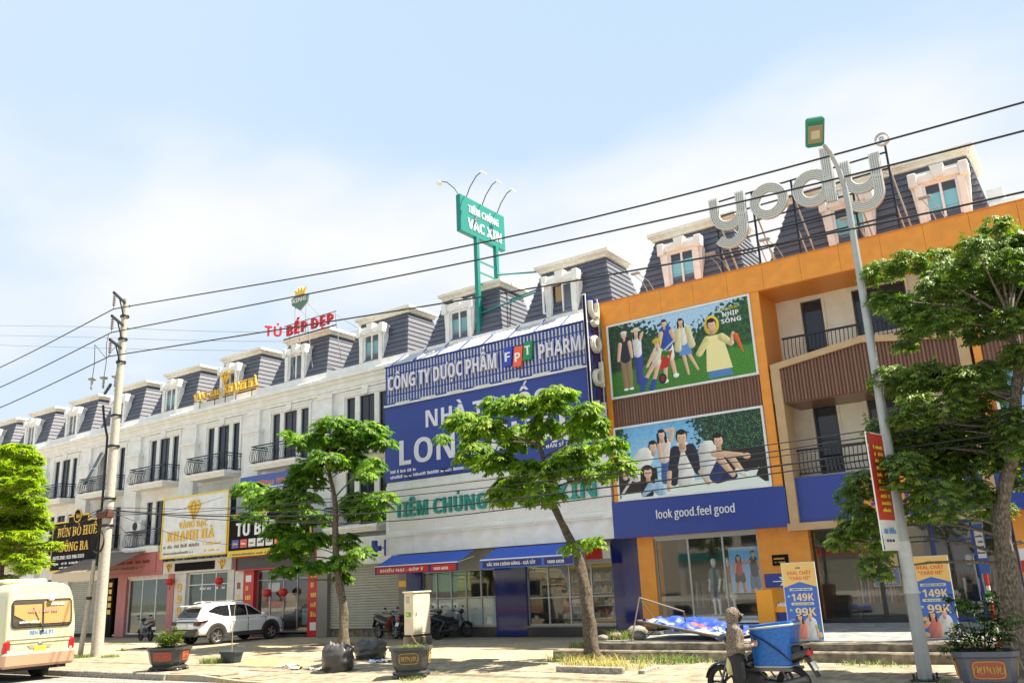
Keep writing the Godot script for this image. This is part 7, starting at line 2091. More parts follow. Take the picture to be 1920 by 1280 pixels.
func at_y(prof, y: float) -> float:
	for i in prof.size() - 1:
		if y <= prof[i + 1][1]: return lerpf(prof[i][0], prof[i + 1][0], (y - prof[i][1]) / (prof[i + 1][1] - prof[i][1]))
	return 0.0
func smudge_turned(t, sd, z0, z1, y, h, m, x):
	var o = smudge(t, -z1, -z0, y, h, 0.0, m, int(sd * 100) + 7)
	o.transform = Transform3D(Basis(Vector3.UP, PI / 2), Vector3(x, 0, 0))

# motorbike: own +x forward, wheels on y = 0
func motorbike(label: String, at: Vector3, turn: float, o := {}):
	var t := thing("motorbike", label, "motorbike", at, turn, o.get("group", ""))
	var main: Material = o.get("paint", paint("bike_black", lin(0.012, 0.012, 0.014), 0.3))
	var trim: Material = o.get("trim", main)
	var seat := mt("seat_black", lin(0.015, 0.015, 0.016), 0.6)
	var wr := 0.285
	wheel(t, Vector3(0.62, wr, 0), wr, 0.085, o.get("spokes", 5), o.get("rim", mt("rim_dark", lin(0.06, 0.06, 0.065), 0.35, 0.5)), 1.0, 0.76)
	wheel(t, Vector3(-0.62, wr, 0), wr, 0.10, o.get("spokes", 5), o.get("rim", M.rim_dark), 1.0, 0.76)
	var mb := MB.new()   # fork, head, bars
	for s in [-1.0, 1.0]: mb.tube([Vector3(0.62, wr, s * 0.07), Vector3(0.44, 0.72, s * 0.07)], 0.022, 7)
	mb.tube([Vector3(0.45, 0.68, 0), Vector3(0.36, 0.93, 0)], 0.03, 8)
	mb.tube([Vector3(0.22, 1.0, 0.34), Vector3(0.33, 0.97, 0.16), Vector3(0.37, 0.94, 0), Vector3(0.33, 0.97, -0.16), Vector3(0.22, 1.0, -0.34)], 0.014, 6)
	put0(t, "fork", mb, mt("fork_grey", lin(0.12, 0.12, 0.12), 0.35, 0.6))
	for s in [-1.0, 1.0]:
		mb = MB.new()
		mb.tube([Vector3(0.20, 1.0, s * 0.36), Vector3(0.265, 0.985, s * 0.26)], 0.02, 7)
		put0(t, "grip", mb, M.rubber)
		mb = MB.new()
		mb.tube([Vector3(0.30, 0.98, s * 0.2), Vector3(0.32, 1.12, s * 0.27)], 0.008, 5)
		mb.cbox(Vector3(0.31, 1.15, s * 0.29), Vector3(0.02, 0.075, 0.12), 0.008)
		put0(t, "mirror", mb, M.black_plastic)
	mb = MB.new()   # head cowl
	mb.cbox(Vector3(0.40, 0.97, 0), Vector3(0.20, 0.16, 0.24), 0.06, Basis(Vector3.BACK, -0.4))
	var cw := put0(t, "head_cowl", mb, main)
	mb = MB.new()
	mb.cbox(Vector3(0.495, 0.945, 0), Vector3(0.05, 0.11, 0.18), 0.02, Basis(Vector3.BACK, -0.4))
	put0(cw, "headlight", mb, mt("headlight_glass", lin(0.5, 0.5, 0.5), 0.1))
	# front fender
	var rows = []
	for i in 9:
		var a := deg_to_rad(10.0 + 125.0 * i / 8.0)
		var row = []
		for k in [-1.0, -0.6, 0.0, 0.6, 1.0]:
			var r: float = wr + 0.045 - 0.035 * absf(k)
			row.append(Vector3(0.62 + cos(a) * r, wr + sin(a) * r, k * 0.075))
		rows.append(row)
	mb = MB.new()
	mb.grid(rows)
	put0(t, "front_fender", mb, main)
	# leg shield, engine, body
	rows = []
	for q in [[0.40, 0.86, 0.15, 0.30], [0.36, 0.70, 0.20, 0.34], [0.28, 0.52, 0.23, 0.30], [0.22, 0.36, 0.20, 0.22]]:
		var row = []
		for k in [-1.0, -0.8, -0.3, 0.3, 0.8, 1.0]: row.append(Vector3(q[0] + 0.05 - 0.12 * k * k, q[1], k * q[2]))
		rows.append(row)
	mb = MB.new()
	mb.grid(rows)
	put0(t, "leg_shield", mb, trim)
	mb = MB.new()
	mb.cbox(Vector3(0.05, 0.36, 0), Vector3(0.42, 0.22, 0.22), 0.05); mb.cbox(Vector3(0.10, 0.50, 0), Vector3(0.34, 0.12, 0.16), 0.04)
	put0(t, "engine", mb, mt("engine_grey", lin(0.07, 0.07, 0.07), 0.5, 0.4))
	rows = []
	for q in [[0.22, 0.52, 0.62, 0.08], [0.05, 0.48, 0.68, 0.11], [-0.2, 0.48, 0.76, 0.13], [-0.5, 0.54, 0.80, 0.13], [-0.75, 0.64, 0.84, 0.11], [-0.95, 0.74, 0.86, 0.05]]:
		var row = []
		for k in 12:
			var a := TAU * k / 12
			row.append(Vector3(q[0], (q[1] + q[2]) / 2 + sin(a) * (q[2] - q[1]) / 2, -cos(a) * q[3]))
		rows.append(row)
	mb = MB.new()
	mb.grid(rows, true)
	put0(t, "side_body", mb, main)
	rows = []
	for q in [[0.10, 0.72, 0.09], [0.0, 0.78, 0.12], [-0.25, 0.80, 0.135], [-0.5, 0.86, 0.13], [-0.75, 0.89, 0.10], [-0.82, 0.88, 0.06]]:
		rows.append([Vector3(q[0], q[1] - 0.09, -q[2]), Vector3(q[0], q[1] - 0.02, -q[2]), Vector3(q[0], q[1], -q[2] * 0.6), Vector3(q[0], q[1] + 0.005, 0), Vector3(q[0], q[1], q[2] * 0.6), Vector3(q[0], q[1] - 0.02, q[2]), Vector3(q[0], q[1] - 0.09, q[2])])
	mb = MB.new()
	mb.grid(rows)
	put0(t, "seat", mb, seat)
	mb = MB.new()
	mb.tube([Vector3(-0.55, 0.88, 0.14), Vector3(-0.85, 0.93, 0.12), Vector3(-0.95, 0.94, 0), Vector3(-0.85, 0.93, -0.12), Vector3(-0.55, 0.88, -0.14)], 0.014, 6)
	put0(t, "grab_rail", mb, M.fork_grey)
	mb = MB.new()
	mb.cbox(Vector3(-0.94, 0.78, 0), Vector3(0.08, 0.10, 0.16), 0.025)
	put0(t, "tail_lamp", mb, mt("lamp_red"))
	mb = MB.new()   # rear fender with plate
	mb.hexa([Vector3(-0.9, 0.72, 0.07), Vector3(-0.86, 0.70, 0.07), Vector3(-0.86, 0.70, -0.07), Vector3(-0.9, 0.72, -0.07), Vector3(-1.06, 0.42, 0.06), Vector3(-1.03, 0.41, 0.06), Vector3(-1.03, 0.41, -0.06), Vector3(-1.06, 0.42, -0.06)])
	var rf := put0(t, "rear_fender", mb, M.black_plastic)
	put(rf, "number_plate", boxmesh(Vector3(0.01, 0.14, 0.19)), M.white_plastic, Vector3(-1.0, 0.58, 0), Basis(Vector3.BACK, -0.45))
	mb = MB.new()   # exhaust, swing arm, chain case
	mb.tube([Vector3(0.05, 0.27, -0.1), Vector3(-0.3, 0.25, -0.15), Vector3(-0.55, 0.32, -0.17), Vector3(-0.92, 0.40, -0.17)], [0.02, 0.025, 0.05, 0.055], 9)
	put0(t, "exhaust", mb, M.fork_grey)
	mb = MB.new()
	for s in [-1.0, 1.0]:
		mb.tube([Vector3(-0.1, 0.34, s * 0.09), Vector3(-0.62, wr, s * 0.085)], 0.022, 6); mb.tube([Vector3(-0.60, wr + 0.02, s * 0.10), Vector3(-0.42, 0.64, s * 0.11)], 0.024, 7)
	put0(t, "swing_arm", mb, M.fork_grey)
	mb = MB.new()
	mb.tube([Vector3(-0.02, 0.3, 0.1), Vector3(-0.05, 0.02, 0.2)], 0.014, 6); mb.tube([Vector3(0.1, 0.28, -0.2), Vector3(0.1, 0.28, 0.2)], 0.016, 6)
	put0(t, "side_stand", mb, M.rubber)
	return t

func make_vehicles():
	make_suv()
	make_bus()
	var dk := paint("bike_charcoal", lin(0.03, 0.03, 0.035), 0.35)
	motorbike("dark motorbike with silver tail parked broadside at the roller shutter", Vector3(-24.95, 0, -26.35), -0.25, {"paint": dk, "trim": paint("bike_red", lin(0.22, 0.03, 0.02), 0.3), "rim": mt("rim_silver", lin(0.35, 0.35, 0.36), 0.3, 0.8), "group": "motorbikes parked at the pharmacy"})
	motorbike("black motorbike with white saddlebox parked close behind the cabinet", Vector3(-23.35, 0, -26.35), PI * 0.45, {"group": "motorbikes parked at the pharmacy"})
	motorbike("black motorbike with a red tail parked between two others at the pharmacy", Vector3(-22.6, 0, -26.3), PI * 0.42, {"trim": M.bike_red, "group": "motorbikes parked at the pharmacy"})
	motorbike("dark blue scooter with broad shield parked by the navy column", Vector3(-21.55, 0, -26.3), PI * 0.38, {"paint": paint("bike_navy", lin(0.02, 0.022, 0.04), 0.3), "group": "motorbikes parked at the pharmacy"})
	motorbike("black and pale grey scooter parked between the pink shop and the SUV", Vector3(-39.5, 0, -25.0), PI * 0.93, {"trim": paint("bike_grey", lin(0.5, 0.52, 0.54), 0.3)})
	var sb := thing("saddlebox", "white plastic saddlebox hung on the motorbike behind the cabinet", "box", Vector3(-23.0, 0.28, -26.0), PI * 0.45)
	var mb := MB.new()
	mb.cbox(Vector3(-0.3, 0.25, -0.1), Vector3(0.4, 0.46, 0.16), 0.03)
	put0(sb, "shell", mb, M.white_plastic)
	bx(sb, "latch", -0.33, -0.27, 0.3, 0.36, -0.19, -0.18, M.black_plastic)
	motorbike("black motorbike loaded with a blue carrier, standing at the roadside", Vector3(-5.52, ground_y(-5.5, -14.65), -14.68), PI - 0.06, {"spokes": 5})

# ---------------------------------------------------------------- figures: tapered bones joined smoothly and meshed as surface nets
func net(bones, cell: float, k: float, mb: MB, colour = null):
	# bones: [a, b, ra, rb] or [a, b, ra, rb, squash along z]
	var lo := Vector3.ONE * 1e9
	var hi := -lo
	for q in bones:
		var r := maxf(q[2], q[3]) + k + cell * 2
		lo = lo.min(q[0] - Vector3.ONE * r).min(q[1] - Vector3.ONE * r); hi = hi.max(q[0] + Vector3.ONE * r).max(q[1] + Vector3.ONE * r)
	var nx := int((hi.x - lo.x) / cell) + 2; var ny := int((hi.y - lo.y) / cell) + 2; var nz := int((hi.z - lo.z) / cell) + 2
	var f := PackedFloat32Array(); f.resize(nx * ny * nz); f.fill(1.0)
	for q in bones:
		var a: Vector3 = q[0]; var b: Vector3 = q[1]
		var r := maxf(q[2], q[3]) + k + cell * 2
		var d := b - a
		var dd := maxf(d.length_squared(), 1e-9)
		var sq: float = q[4] if q.size() > 4 else 1.0
		var i0 := maxi(0, int((minf(a.x, b.x) - r - lo.x) / cell)); var i1 := mini(nx - 1, int((maxf(a.x, b.x) + r - lo.x) / cell) + 1)
		var j0 := maxi(0, int((minf(a.y, b.y) - r - lo.y) / cell)); var j1 := mini(ny - 1, int((maxf(a.y, b.y) + r - lo.y) / cell) + 1)
		var l0 := maxi(0, int((minf(a.z, b.z) - r - lo.z) / cell)); var l1 := mini(nz - 1, int((maxf(a.z, b.z) + r - lo.z) / cell) + 1)
		for i in range(i0, i1 + 1):
			for j in range(j0, j1 + 1):
				var base := (i * ny + j) * nz
				for l in range(l0, l1 + 1):
					var p := lo + Vector3(i, j, l) * cell - a
					var t := clampf(p.dot(d) / dd, 0, 1)
					var e := p - d * t
					e.x /= sq
					var v := (e.length() - lerpf(q[2], q[3], t)) * minf(sq, 1.0)
					var w := f[base + l]
					var h := clampf(0.5 + 0.5 * (w - v) / k, 0, 1)
					f[base + l] = lerpf(w, v, h) - k * h * (1.0 - h)
	var id := {}
	var pts = []
	var nrm = []
	for i in nx - 1:
		for j in ny - 1:
			for l in nz - 1:
				var o := (i * ny + j) * nz + l
				var c := [f[o], f[o + 1], f[o + nz], f[o + nz + 1], f[o + ny * nz], f[o + ny * nz + 1], f[o + ny * nz + nz], f[o + ny * nz + nz + 1]]
				var neg := 0
				for v in c:
					if v < 0: neg += 1
				if neg == 0 or neg == 8: continue
				var s := Vector3.ZERO
				var n := 0
				for e in [[0, 1], [2, 3], [4, 5], [6, 7], [0, 2], [1, 3], [4, 6], [5, 7], [0, 4], [1, 5], [2, 6], [3, 7]]:
					var u: float = c[e[0]]; var v: float = c[e[1]]
					if (u < 0) != (v < 0):
						var t := u / (u - v)
						var A := Vector3(e[0] >> 2, (e[0] >> 1) & 1, e[0] & 1); var B := Vector3(e[1] >> 2, (e[1] >> 1) & 1, e[1] & 1)
						s += A.lerp(B, t); n += 1
				id[o] = pts.size()
				pts.append(lo + (Vector3(i, j, l) + s / n) * cell)
				nrm.append(Vector3(c[4] + c[5] + c[6] + c[7] - c[0] - c[1] - c[2] - c[3], c[2] + c[3] + c[6] + c[7] - c[0] - c[1] - c[4] - c[5], c[1] + c[3] + c[5] + c[7] - c[0] - c[2] - c[4] - c[6]).normalized())
	var st = [ny * nz, nz, 1]
	for o in id:
		for ax in 3:
			var s0: int = st[ax]; var s1: int = st[(ax + 1) % 3]; var s2: int = st[(ax + 2) % 3]
			var u := f[o]; var v := f[o + s0]
			if (u < 0) == (v < 0): continue
			if not (id.has(o - s1) and id.has(o - s2) and id.has(o - s1 - s2)): continue
			var q = [id[o], id[o - s1], id[o - s1 - s2], id[o - s2]]
			if u >= 0: q.reverse()
			for tr in [[0, 1, 2], [0, 2, 3]]:
				var A: int = q[tr[0]]; var B: int = q[tr[1]]; var C: int = q[tr[2]]
				if colour != null:
					mb.tint = colour.call((pts[A] + pts[B] + pts[C]) / 3.0)
				mb.trin(pts[A], pts[B], pts[C], nrm[A], nrm[B], nrm[C])

func V(x, y, z) -> Vector3: return Vector3(x, y, z)

func make_people():
	rider()
	# shop dummies in the window: headless-faced pale figures
	var pale := mt("dummy_pale", lin(0.66, 0.68, 0.66), 0.35)
	for q in [[-11.25, lin(0.10, 0.17, 0.17), lin(0.08, 0.12, 0.17), "pale shop dummy in a dark green top and grey-blue shorts"], [-10.75, lin(0.48, 0.24, 0.18), lin(0.52, 0.54, 0.36), "pale shop dummy in a salmon top and pale green skirt"]]:
		dummy(Vector3(q[0], 0.62, -27.15), q[1], q[2], pale, q[3])
	dummy(Vector3(-3.9, 0.36, -27.9), lin(0.02, 0.02, 0.02), lin(0.02, 0.02, 0.02), pale, "pale shop dummy in black behind the entrance glass")

func dummy(at: Vector3, top: Color, low: Color, skin: Material, label: String):
	var t := thing("shop_dummy", label, "shop dummy", at, -0.35, "shop dummies in the window")
	if not cache.has("dummy"):
		var mb := MB.new()
		var b = [[V(0, 1.62, 0), V(0, 1.70, 0), 0.085, 0.09], [V(0, 1.42, 0), V(0, 1.56, 0), 0.045, 0.045], [V(0, 1.30, 0), V(0, 1.0, 0), 0.13, 0.11], [V(0, 0.98, 0), V(0, 0.90, 0), 0.13, 0.14]]
		for s in [-1.0, 1.0]:
			b.append_array([[V(s * 0.16, 1.38, 0), V(s * 0.22, 1.12, 0.0), 0.05, 0.04], [V(s * 0.22, 1.12, 0), V(s * 0.21, 0.88, 0.07), 0.04, 0.028], [V(s * 0.21, 0.86, 0.07), V(s * 0.20, 0.74, 0.09), 0.03, 0.018],
				[V(s * 0.09, 0.88, 0), V(s * 0.10, 0.48, 0.01), 0.085, 0.055], [V(s * 0.10, 0.48, 0.01), V(s * 0.11, 0.08, 0), 0.055, 0.033], [V(s * 0.11, 0.04, -0.02), V(s * 0.12, 0.025, 0.14), 0.035, 0.025]])
		net(b, 0.022, 0.05, mb)
		cache["dummy"] = mb.mesh()
		mb = MB.new()
		b = [[V(0, 1.36, 0), V(0, 1.0, 0), 0.155, 0.15]]
		for s in [-1.0, 1.0]: b.append([V(s * 0.15, 1.38, 0), V(s * 0.21, 1.18, 0.0), 0.068, 0.062])
		net(b, 0.022, 0.04, mb)
		cache["dummy_top"] = mb.mesh()
		mb = MB.new()
		b = [[V(0, 0.98, 0), V(0, 0.88, 0), 0.15, 0.16]]
		for s in [-1.0, 1.0]: b.append([V(s * 0.09, 0.88, 0), V(s * 0.105, 0.58, 0.01), 0.105, 0.095])
		net(b, 0.022, 0.04, mb)
		cache["dummy_low"] = mb.mesh()
		mb = MB.new()
		mb.lathe([Vector2(0.0, 0.0), Vector2(0.16, 0.0), Vector2(0.16, 0.012), Vector2(0.0, 0.016)], 16)
		cache["dummy_base"] = mb.mesh()
	put(t, "body", cache["dummy"], skin); put(t, "top", cache["dummy_top"], mt("top_" + top.to_html(false), top, 0.85)); put(t, "bottoms", cache["dummy_low"], mt("low_" + low.to_html(false), low, 0.85)); put(t, "base_disc", cache["dummy_base"], M.steel)

func rider():
	# own +x is where she faces; she looks down at the phone in her hands
	var g := ground_y(-5.7, -14.25)
	var t := thing("person", "person in a speckled hooded jacket, black mask and black trousers reading a phone", "person", Vector3(-5.66, g, -14.22), 0.62)
	var skin := Color(0.50, 0.30, 0.20)
	var black := Color(0.010, 0.010, 0.013)
	# one continuous body: trousers, hidden torso and arms, neck and head
	var b = []
	b.append_array([[V(0, 0.84, 0), V(0.0, 0.76, 0), 0.125, 0.14], [V(0.0, 0.86, 0), V(0.01, 1.10, 0), 0.11, 0.115], [V(0.01, 1.12, 0), V(0.0, 1.20, 0), 0.11, 0.07], [V(0.0, 1.20, 0), V(0.025, 1.30, 0), 0.045, 0.045]])
	for s in [-1.0, 1.0]:
		b.append_array([[V(0.0, 0.74, s * 0.08), V(0.02, 0.42, s * 0.09), 0.098, 0.078], [V(0.02, 0.42, s * 0.09), V(-0.01, 0.09, s * 0.095), 0.076, 0.062], [V(-0.03, 0.045, s * 0.095), V(0.12, 0.03, s * 0.10), 0.04, 0.032],
			[V(0.0, 1.15, s * 0.15), V(-0.02, 0.90, s * 0.20), 0.045, 0.04], [V(-0.02, 0.90, s * 0.20), V(0.22, 0.90, s * 0.10), 0.038, 0.028]])
	var col := func(p: Vector3):
		if p.y < 0.075 and p.x > -0.1: return Color(0.05, 0.045, 0.04)
		if p.y < 0.90: return black
		return skin
	var mb := MB.new()
	mb.tinted = true
	net(b, 0.014, 0.03, mb, col)
	# head on a fine grid: skull, jaw, nose, brow
	var H := V(0.055, 1.385, 0)
	var hb = [[H + V(-0.02, 0.03, 0), H + V(-0.01, 0.02, 0), 0.082, 0.085], [H + V(0.025, -0.03, 0), H + V(0.045, -0.055, 0), 0.055, 0.04], [H + V(0.065, 0.015, 0), H + V(0.088, -0.018, 0), 0.012, 0.015], [H + V(0.06, 0.035, -0.03), H + V(0.06, 0.035, 0.03), 0.014, 0.014], [H + V(0.055, -0.045, -0.012), H + V(0.055, -0.045, 0.012), 0.02, 0.02]]
	net(hb, 0.006, 0.012, mb, func(p): return skin)
	# hands: palm, four fingers and thumb closed round the phone
	for s in [-1.0, 1.0]:
		var w := V(0.23, 0.905, s * 0.09)
		var pc := w + V(0.06, 0.02, -s * 0.025)
		var fb = [[w, pc, 0.024, 0.026], [pc, pc + V(0.02, 0.012, -s * 0.008), 0.026, 0.022]]
		for k in 4:
			var r0 := pc + V(0.028, 0.022 - k * 0.016, -s * 0.006)
			var m1 := r0 + V(0.034 - absf(k - 1.3) * 0.004, 0.012, -s * 0.012)
			fb.append([r0, m1, 0.0095, 0.0088]); fb.append([m1, m1 + V(0.008, 0.022, -s * 0.02), 0.0088, 0.0075])
		fb.append([pc + V(-0.01, 0.02, -s * 0.01), pc + V(0.012, 0.045, -s * 0.022), 0.0115, 0.0095]); fb.append([pc + V(0.012, 0.045, -s * 0.022), pc + V(0.035, 0.058, -s * 0.024), 0.0095, 0.008])
		net(fb, 0.005, 0.006, mb, func(p): return skin)
	put0(t, "body", mb, vc("person_skin", 0.65))
	# jacket with raised hood and peak
	var jm := mt("jacket_speckle", lin(0.50, 0.40, 0.31), 0.9, 0, noise_tex(77, 0.055, 0.10, 1.0, 2, FastNoiseLite.TYPE_SIMPLEX, 256, Color(1, 0.9, 0.85)), 2.6)
	jm.uv1_world_triplanar = false
	mb = MB.new()
	b = [[V(0.0, 0.86, 0), V(0.01, 1.08, 0), 0.145, 0.14], [V(0.0, 0.80, 0), V(0.0, 0.86, 0), 0.142, 0.142], [V(0.01, 1.10, 0), V(0.0, 1.19, 0), 0.135, 0.085], [V(0.0, 1.17, -0.10), V(0.0, 1.17, 0.10), 0.07, 0.07], [V(0.0, 1.20, 0), V(0.02, 1.30, 0), 0.075, 0.08], [V(-0.02, 1.26, 0), V(0.0, 1.40, 0), 0.085, 0.108], [V(0.0, 1.40, 0), V(0.035, 1.43, 0), 0.108, 0.09]]
	for s in [-1.0, 1.0]:
		b.append_array([[V(0.0, 1.15, s * 0.155), V(-0.03, 0.90, s * 0.215), 0.072, 0.06], [V(-0.03, 0.90, s * 0.215), V(0.21, 0.90, s * 0.105), 0.058, 0.042]])
	net(b, 0.012, 0.035, mb)
	put0(t, "jacket", mb, jm)
	mb = MB.new()   # peak
	var rows = []
	for i in 5:
		var row = []
		for k in 7:
			var a := lerpf(-1.0, 1.0, k / 6.0)
			row.append(V(0.10 + (0.09 * i / 4.0) * (1.0 - 0.55 * a * a), 1.435 - 0.035 * i / 4.0 - 0.02 * a * a, a * 0.075))
		rows.append(row)
	mb.grid(rows)
	var low = []
	for r in rows:
		var q = []
		for p in r: q.append(p - V(0, 0.008, 0))
		low.append(q)
	mb.grid(low, false, true)
	put0(t, "cap_peak", mb, jm)
	mb = MB.new()   # mask over nose and chin
	net([[H + V(0.045, -0.035, 0), H + V(0.062, -0.03, 0), 0.055, 0.045], [H + V(0.03, -0.05, 0), H + V(0.04, -0.06, 0), 0.06, 0.05], [H + V(0.085, -0.012, 0), H + V(0.09, -0.03, 0), 0.018, 0.02]], 0.006, 0.02, mb)
	put0(t, "mask", mb, mt("mask_black", lin(0.012, 0.012, 0.014), 0.8))
	for s in [-1.0, 1.0]:
		mb = MB.new()
		mb.lathe([Vector2(0.0, -0.006), Vector2(0.009, 0.0), Vector2(0.0, 0.006)], 8, H + V(0.075, 0.022, s * 0.03), Basis(Vector3.BACK, PI / 2))
		put0(t, "eye", mb, mt("eye_dark", lin(0.03, 0.02, 0.015), 0.2))
	# phone in her hands, carrier on the bike
	var ph := thing("phone", "black phone held in the hands of the person in the speckled jacket", "phone", Vector3(-5.66, g, -14.22), 0.62)
	mb = MB.new()
	mb.cbox(V(0.335, 0.955, 0), Vector3(0.012, 0.15, 0.075), 0.004, Basis(Vector3.BACK, 0.6))
	put0(ph, "case", mb, M.black_plastic)
	mb = MB.new()
	mb.cbox(V(0.335, 0.955, 0) + Basis(Vector3.BACK, 0.6) * V(-0.007, 0, 0), Vector3(0.002, 0.135, 0.066), 0.0008, Basis(Vector3.BACK, 0.6))
	put0(ph, "display", mb, mt("phone_glass", lin(0.02, 0.025, 0.03), 0.05))
	var c := thing("carrier", "bulging blue tarpaulin carrier strapped behind the seat of the roadside motorbike", "carrier", Vector3(-5.18, ground_y(-5.2, -14.7), -14.72), -0.05)
	rows = []
	var sec = [[0.56, 0.62, 0.50], [0.60, 0.66, 0.54], [0.80, 0.69, 0.57], [1.05, 0.73, 0.60], [1.18, 0.76, 0.62], [1.235, 0.74, 0.60]]
	for q in sec:
		var row = []
		for k in 28:
			var a := TAU * k / 28
			var ca := signf(cos(a)) * pow(absf(cos(a)), 0.45); var sa := signf(sin(a)) * pow(absf(sin(a)), 0.45)
			row.append(V(ca * q[1] / 2 + 0.06 * (q[0] - 0.56) + 0.012 * sin(a * 5.0 + q[0] * 9.0), q[0] + 0.05 * ca * (q[0] - 0.5), -sa * q[2] / 2 + 0.012 * sin(a * 4.0 + q[0] * 7.0)))
		rows.append(row)
	mb = MB.new()
	mb.grid(rows, true)
	var ctr := V(0.04, 1.245, 0)
	for k in 28: mb.tri(ctr, rows[-1][k], rows[-1][(k + 1) % 28])
	put0(c, "tarpaulin", mb, mt("tarp_blue", lin(0.012, 0.16, 0.58), 0.42, 0, noise_tex(79, 0.03, 0.75, 1.0, 3, FastNoiseLite.TYPE_SIMPLEX_SMOOTH, 256), 2.0))
	for q in [[4, 0.018, mt("strap_pale", lin(0.45, 0.46, 0.40), 0.7)], [0, 0.02, M.strap_pale]]:
		mb = MB.new()
		var pts = rows[q[0]].duplicate(); pts.append(pts[0])
		mb.tube(pts, q[1], 6, false)
		put0(c, "rim_band", mb, q[2])
	mb = MB.new()
	mb.tube([V(-0.3, 1.1, 0.3), V(-0.05, 0.98, 0.315), V(0.2, 0.80, 0.305), V(0.36, 0.66, 0.27)], 0.012, 5)
	put0(c, "strap", mb, M.cable)
	mb = MB.new()
	mb.box(-0.34, 0.36, 0.50, 0.545, -0.27, 0.27)
	mb.tube([V(-0.25, 0.52, 0.2), V(-0.1, 0.36, 0.14)], 0.014, 6); mb.tube([V(-0.25, 0.52, -0.2), V(-0.1, 0.36, -0.14)], 0.014, 6)
	put0(c, "rack", mb, M.fork_grey)
	var hl := thing("helmet", "half helmet with black shell and pale lining hung on the roadside motorbike's handlebar", "helmet", Vector3(-5.95, ground_y(-5.9, -14.6) + 0.98, -14.5), 0.4)
	mb = MB.new()
	var pr = []
	for i in 8:
		var a := lerpf(0.0, PI / 2, i / 7.0)
		pr.append(Vector2(cos(a) * 0.115, sin(a) * 0.11))
	mb.lathe(pr, 16)
	put0(hl, "shell", mb, paint("bike_black", lin(0.012, 0.012, 0.014), 0.3))
	mb = MB.new()
	mb.lathe([Vector2(0.0, 0.03), Vector2(0.07, 0.02), Vector2(0.108, -0.005)], 16)
	put0(hl, "lining", mb, mt("lining_cream", lin(0.55, 0.48, 0.36), 0.8))
	# yellow bag hung at the leg shield
	var bg := thing("plastic_bag", "pale yellow plastic bag hung behind the motorbike's leg shield", "bag", Vector3(-5.86, ground_y(-5.8, -14.6) + 0.42, -14.5), 0.2)
	mb = MB.new()
	mb.lathe([Vector2(0.0, 0.0), Vector2(0.09, 0.02), Vector2(0.11, 0.14), Vector2(0.08, 0.26), Vector2(0.03, 0.32), Vector2(0.045, 0.36)], 14)
	put0(bg, "sack", mb, mt("bag_yellow", lin(0.62, 0.56, 0.25), 0.5))

# ---------------------------------------------------------------- things on the pavement
func add_blade(mb: MB, p: Vector3, h: float, lean: Vector3, w: float, c: Color):
	var s := lean.cross(Vector3.UP).normalized() * w
	if s == Vector3.ZERO: s = Vector3(w, 0, 0)
	var m := p + Vector3(0, h * 0.6, 0) + lean * h * 0.3
	var t := p + Vector3(0, h * 0.9, 0) + lean * h
	var n := s.cross(Vector3.UP).normalized() * 0.4 + Vector3(0, 0.9, 0)
	n = n.normalized()
	for q in [p - s, m - s * 0.7, p + s, p + s, m - s * 0.7, m + s * 0.7, m - s * 0.7, t, m + s * 0.7]:
		mb.v.append(q); mb.n.append(n); mb.col.append(c); mb.uv.append(Vector2.ZERO)
func grass(label: String, spots, dry: float, sd: int):
	# spots: [x, z, rx, rz, count, height]
	var o := MeshInstance3D.new()
	o.name = numbered("grass"); add_child(o)
	o.set_meta("label", label); o.set_meta("category", "grass"); o.set_meta("kind", "stuff")
	var rg := RandomNumberGenerator.new(); rg.seed = sd
	var mb := MB.new()
	mb.tinted = true
	for s in spots:
		for i in s[4]:
			var a := rg.randf() * TAU; var r := sqrt(rg.randf())
			var x = s[0] + cos(a) * r * s[2]; var z = s[1] + sin(a) * r * s[3]
			var y: float = s[6] if s.size() > 6 else ground_y(x, z)
			var c := Color(0.07, 0.15, 0.02).lerp(Color(0.40, 0.33, 0.11), clampf(dry + rg.randf_range(-0.3, 0.3), 0, 1))
			add_blade(mb, Vector3(x, y - 0.01, z), s[5] * rg.randf_range(0.5, 1.2), Vector3(rg.randfn() * 0.8, 0, rg.randfn() * 0.8), 0.008, c)
	o.mesh = mb.mesh(); o.material_override = leaf_mat("grass_leaf", Color(0.5, 0.6, 0.2))

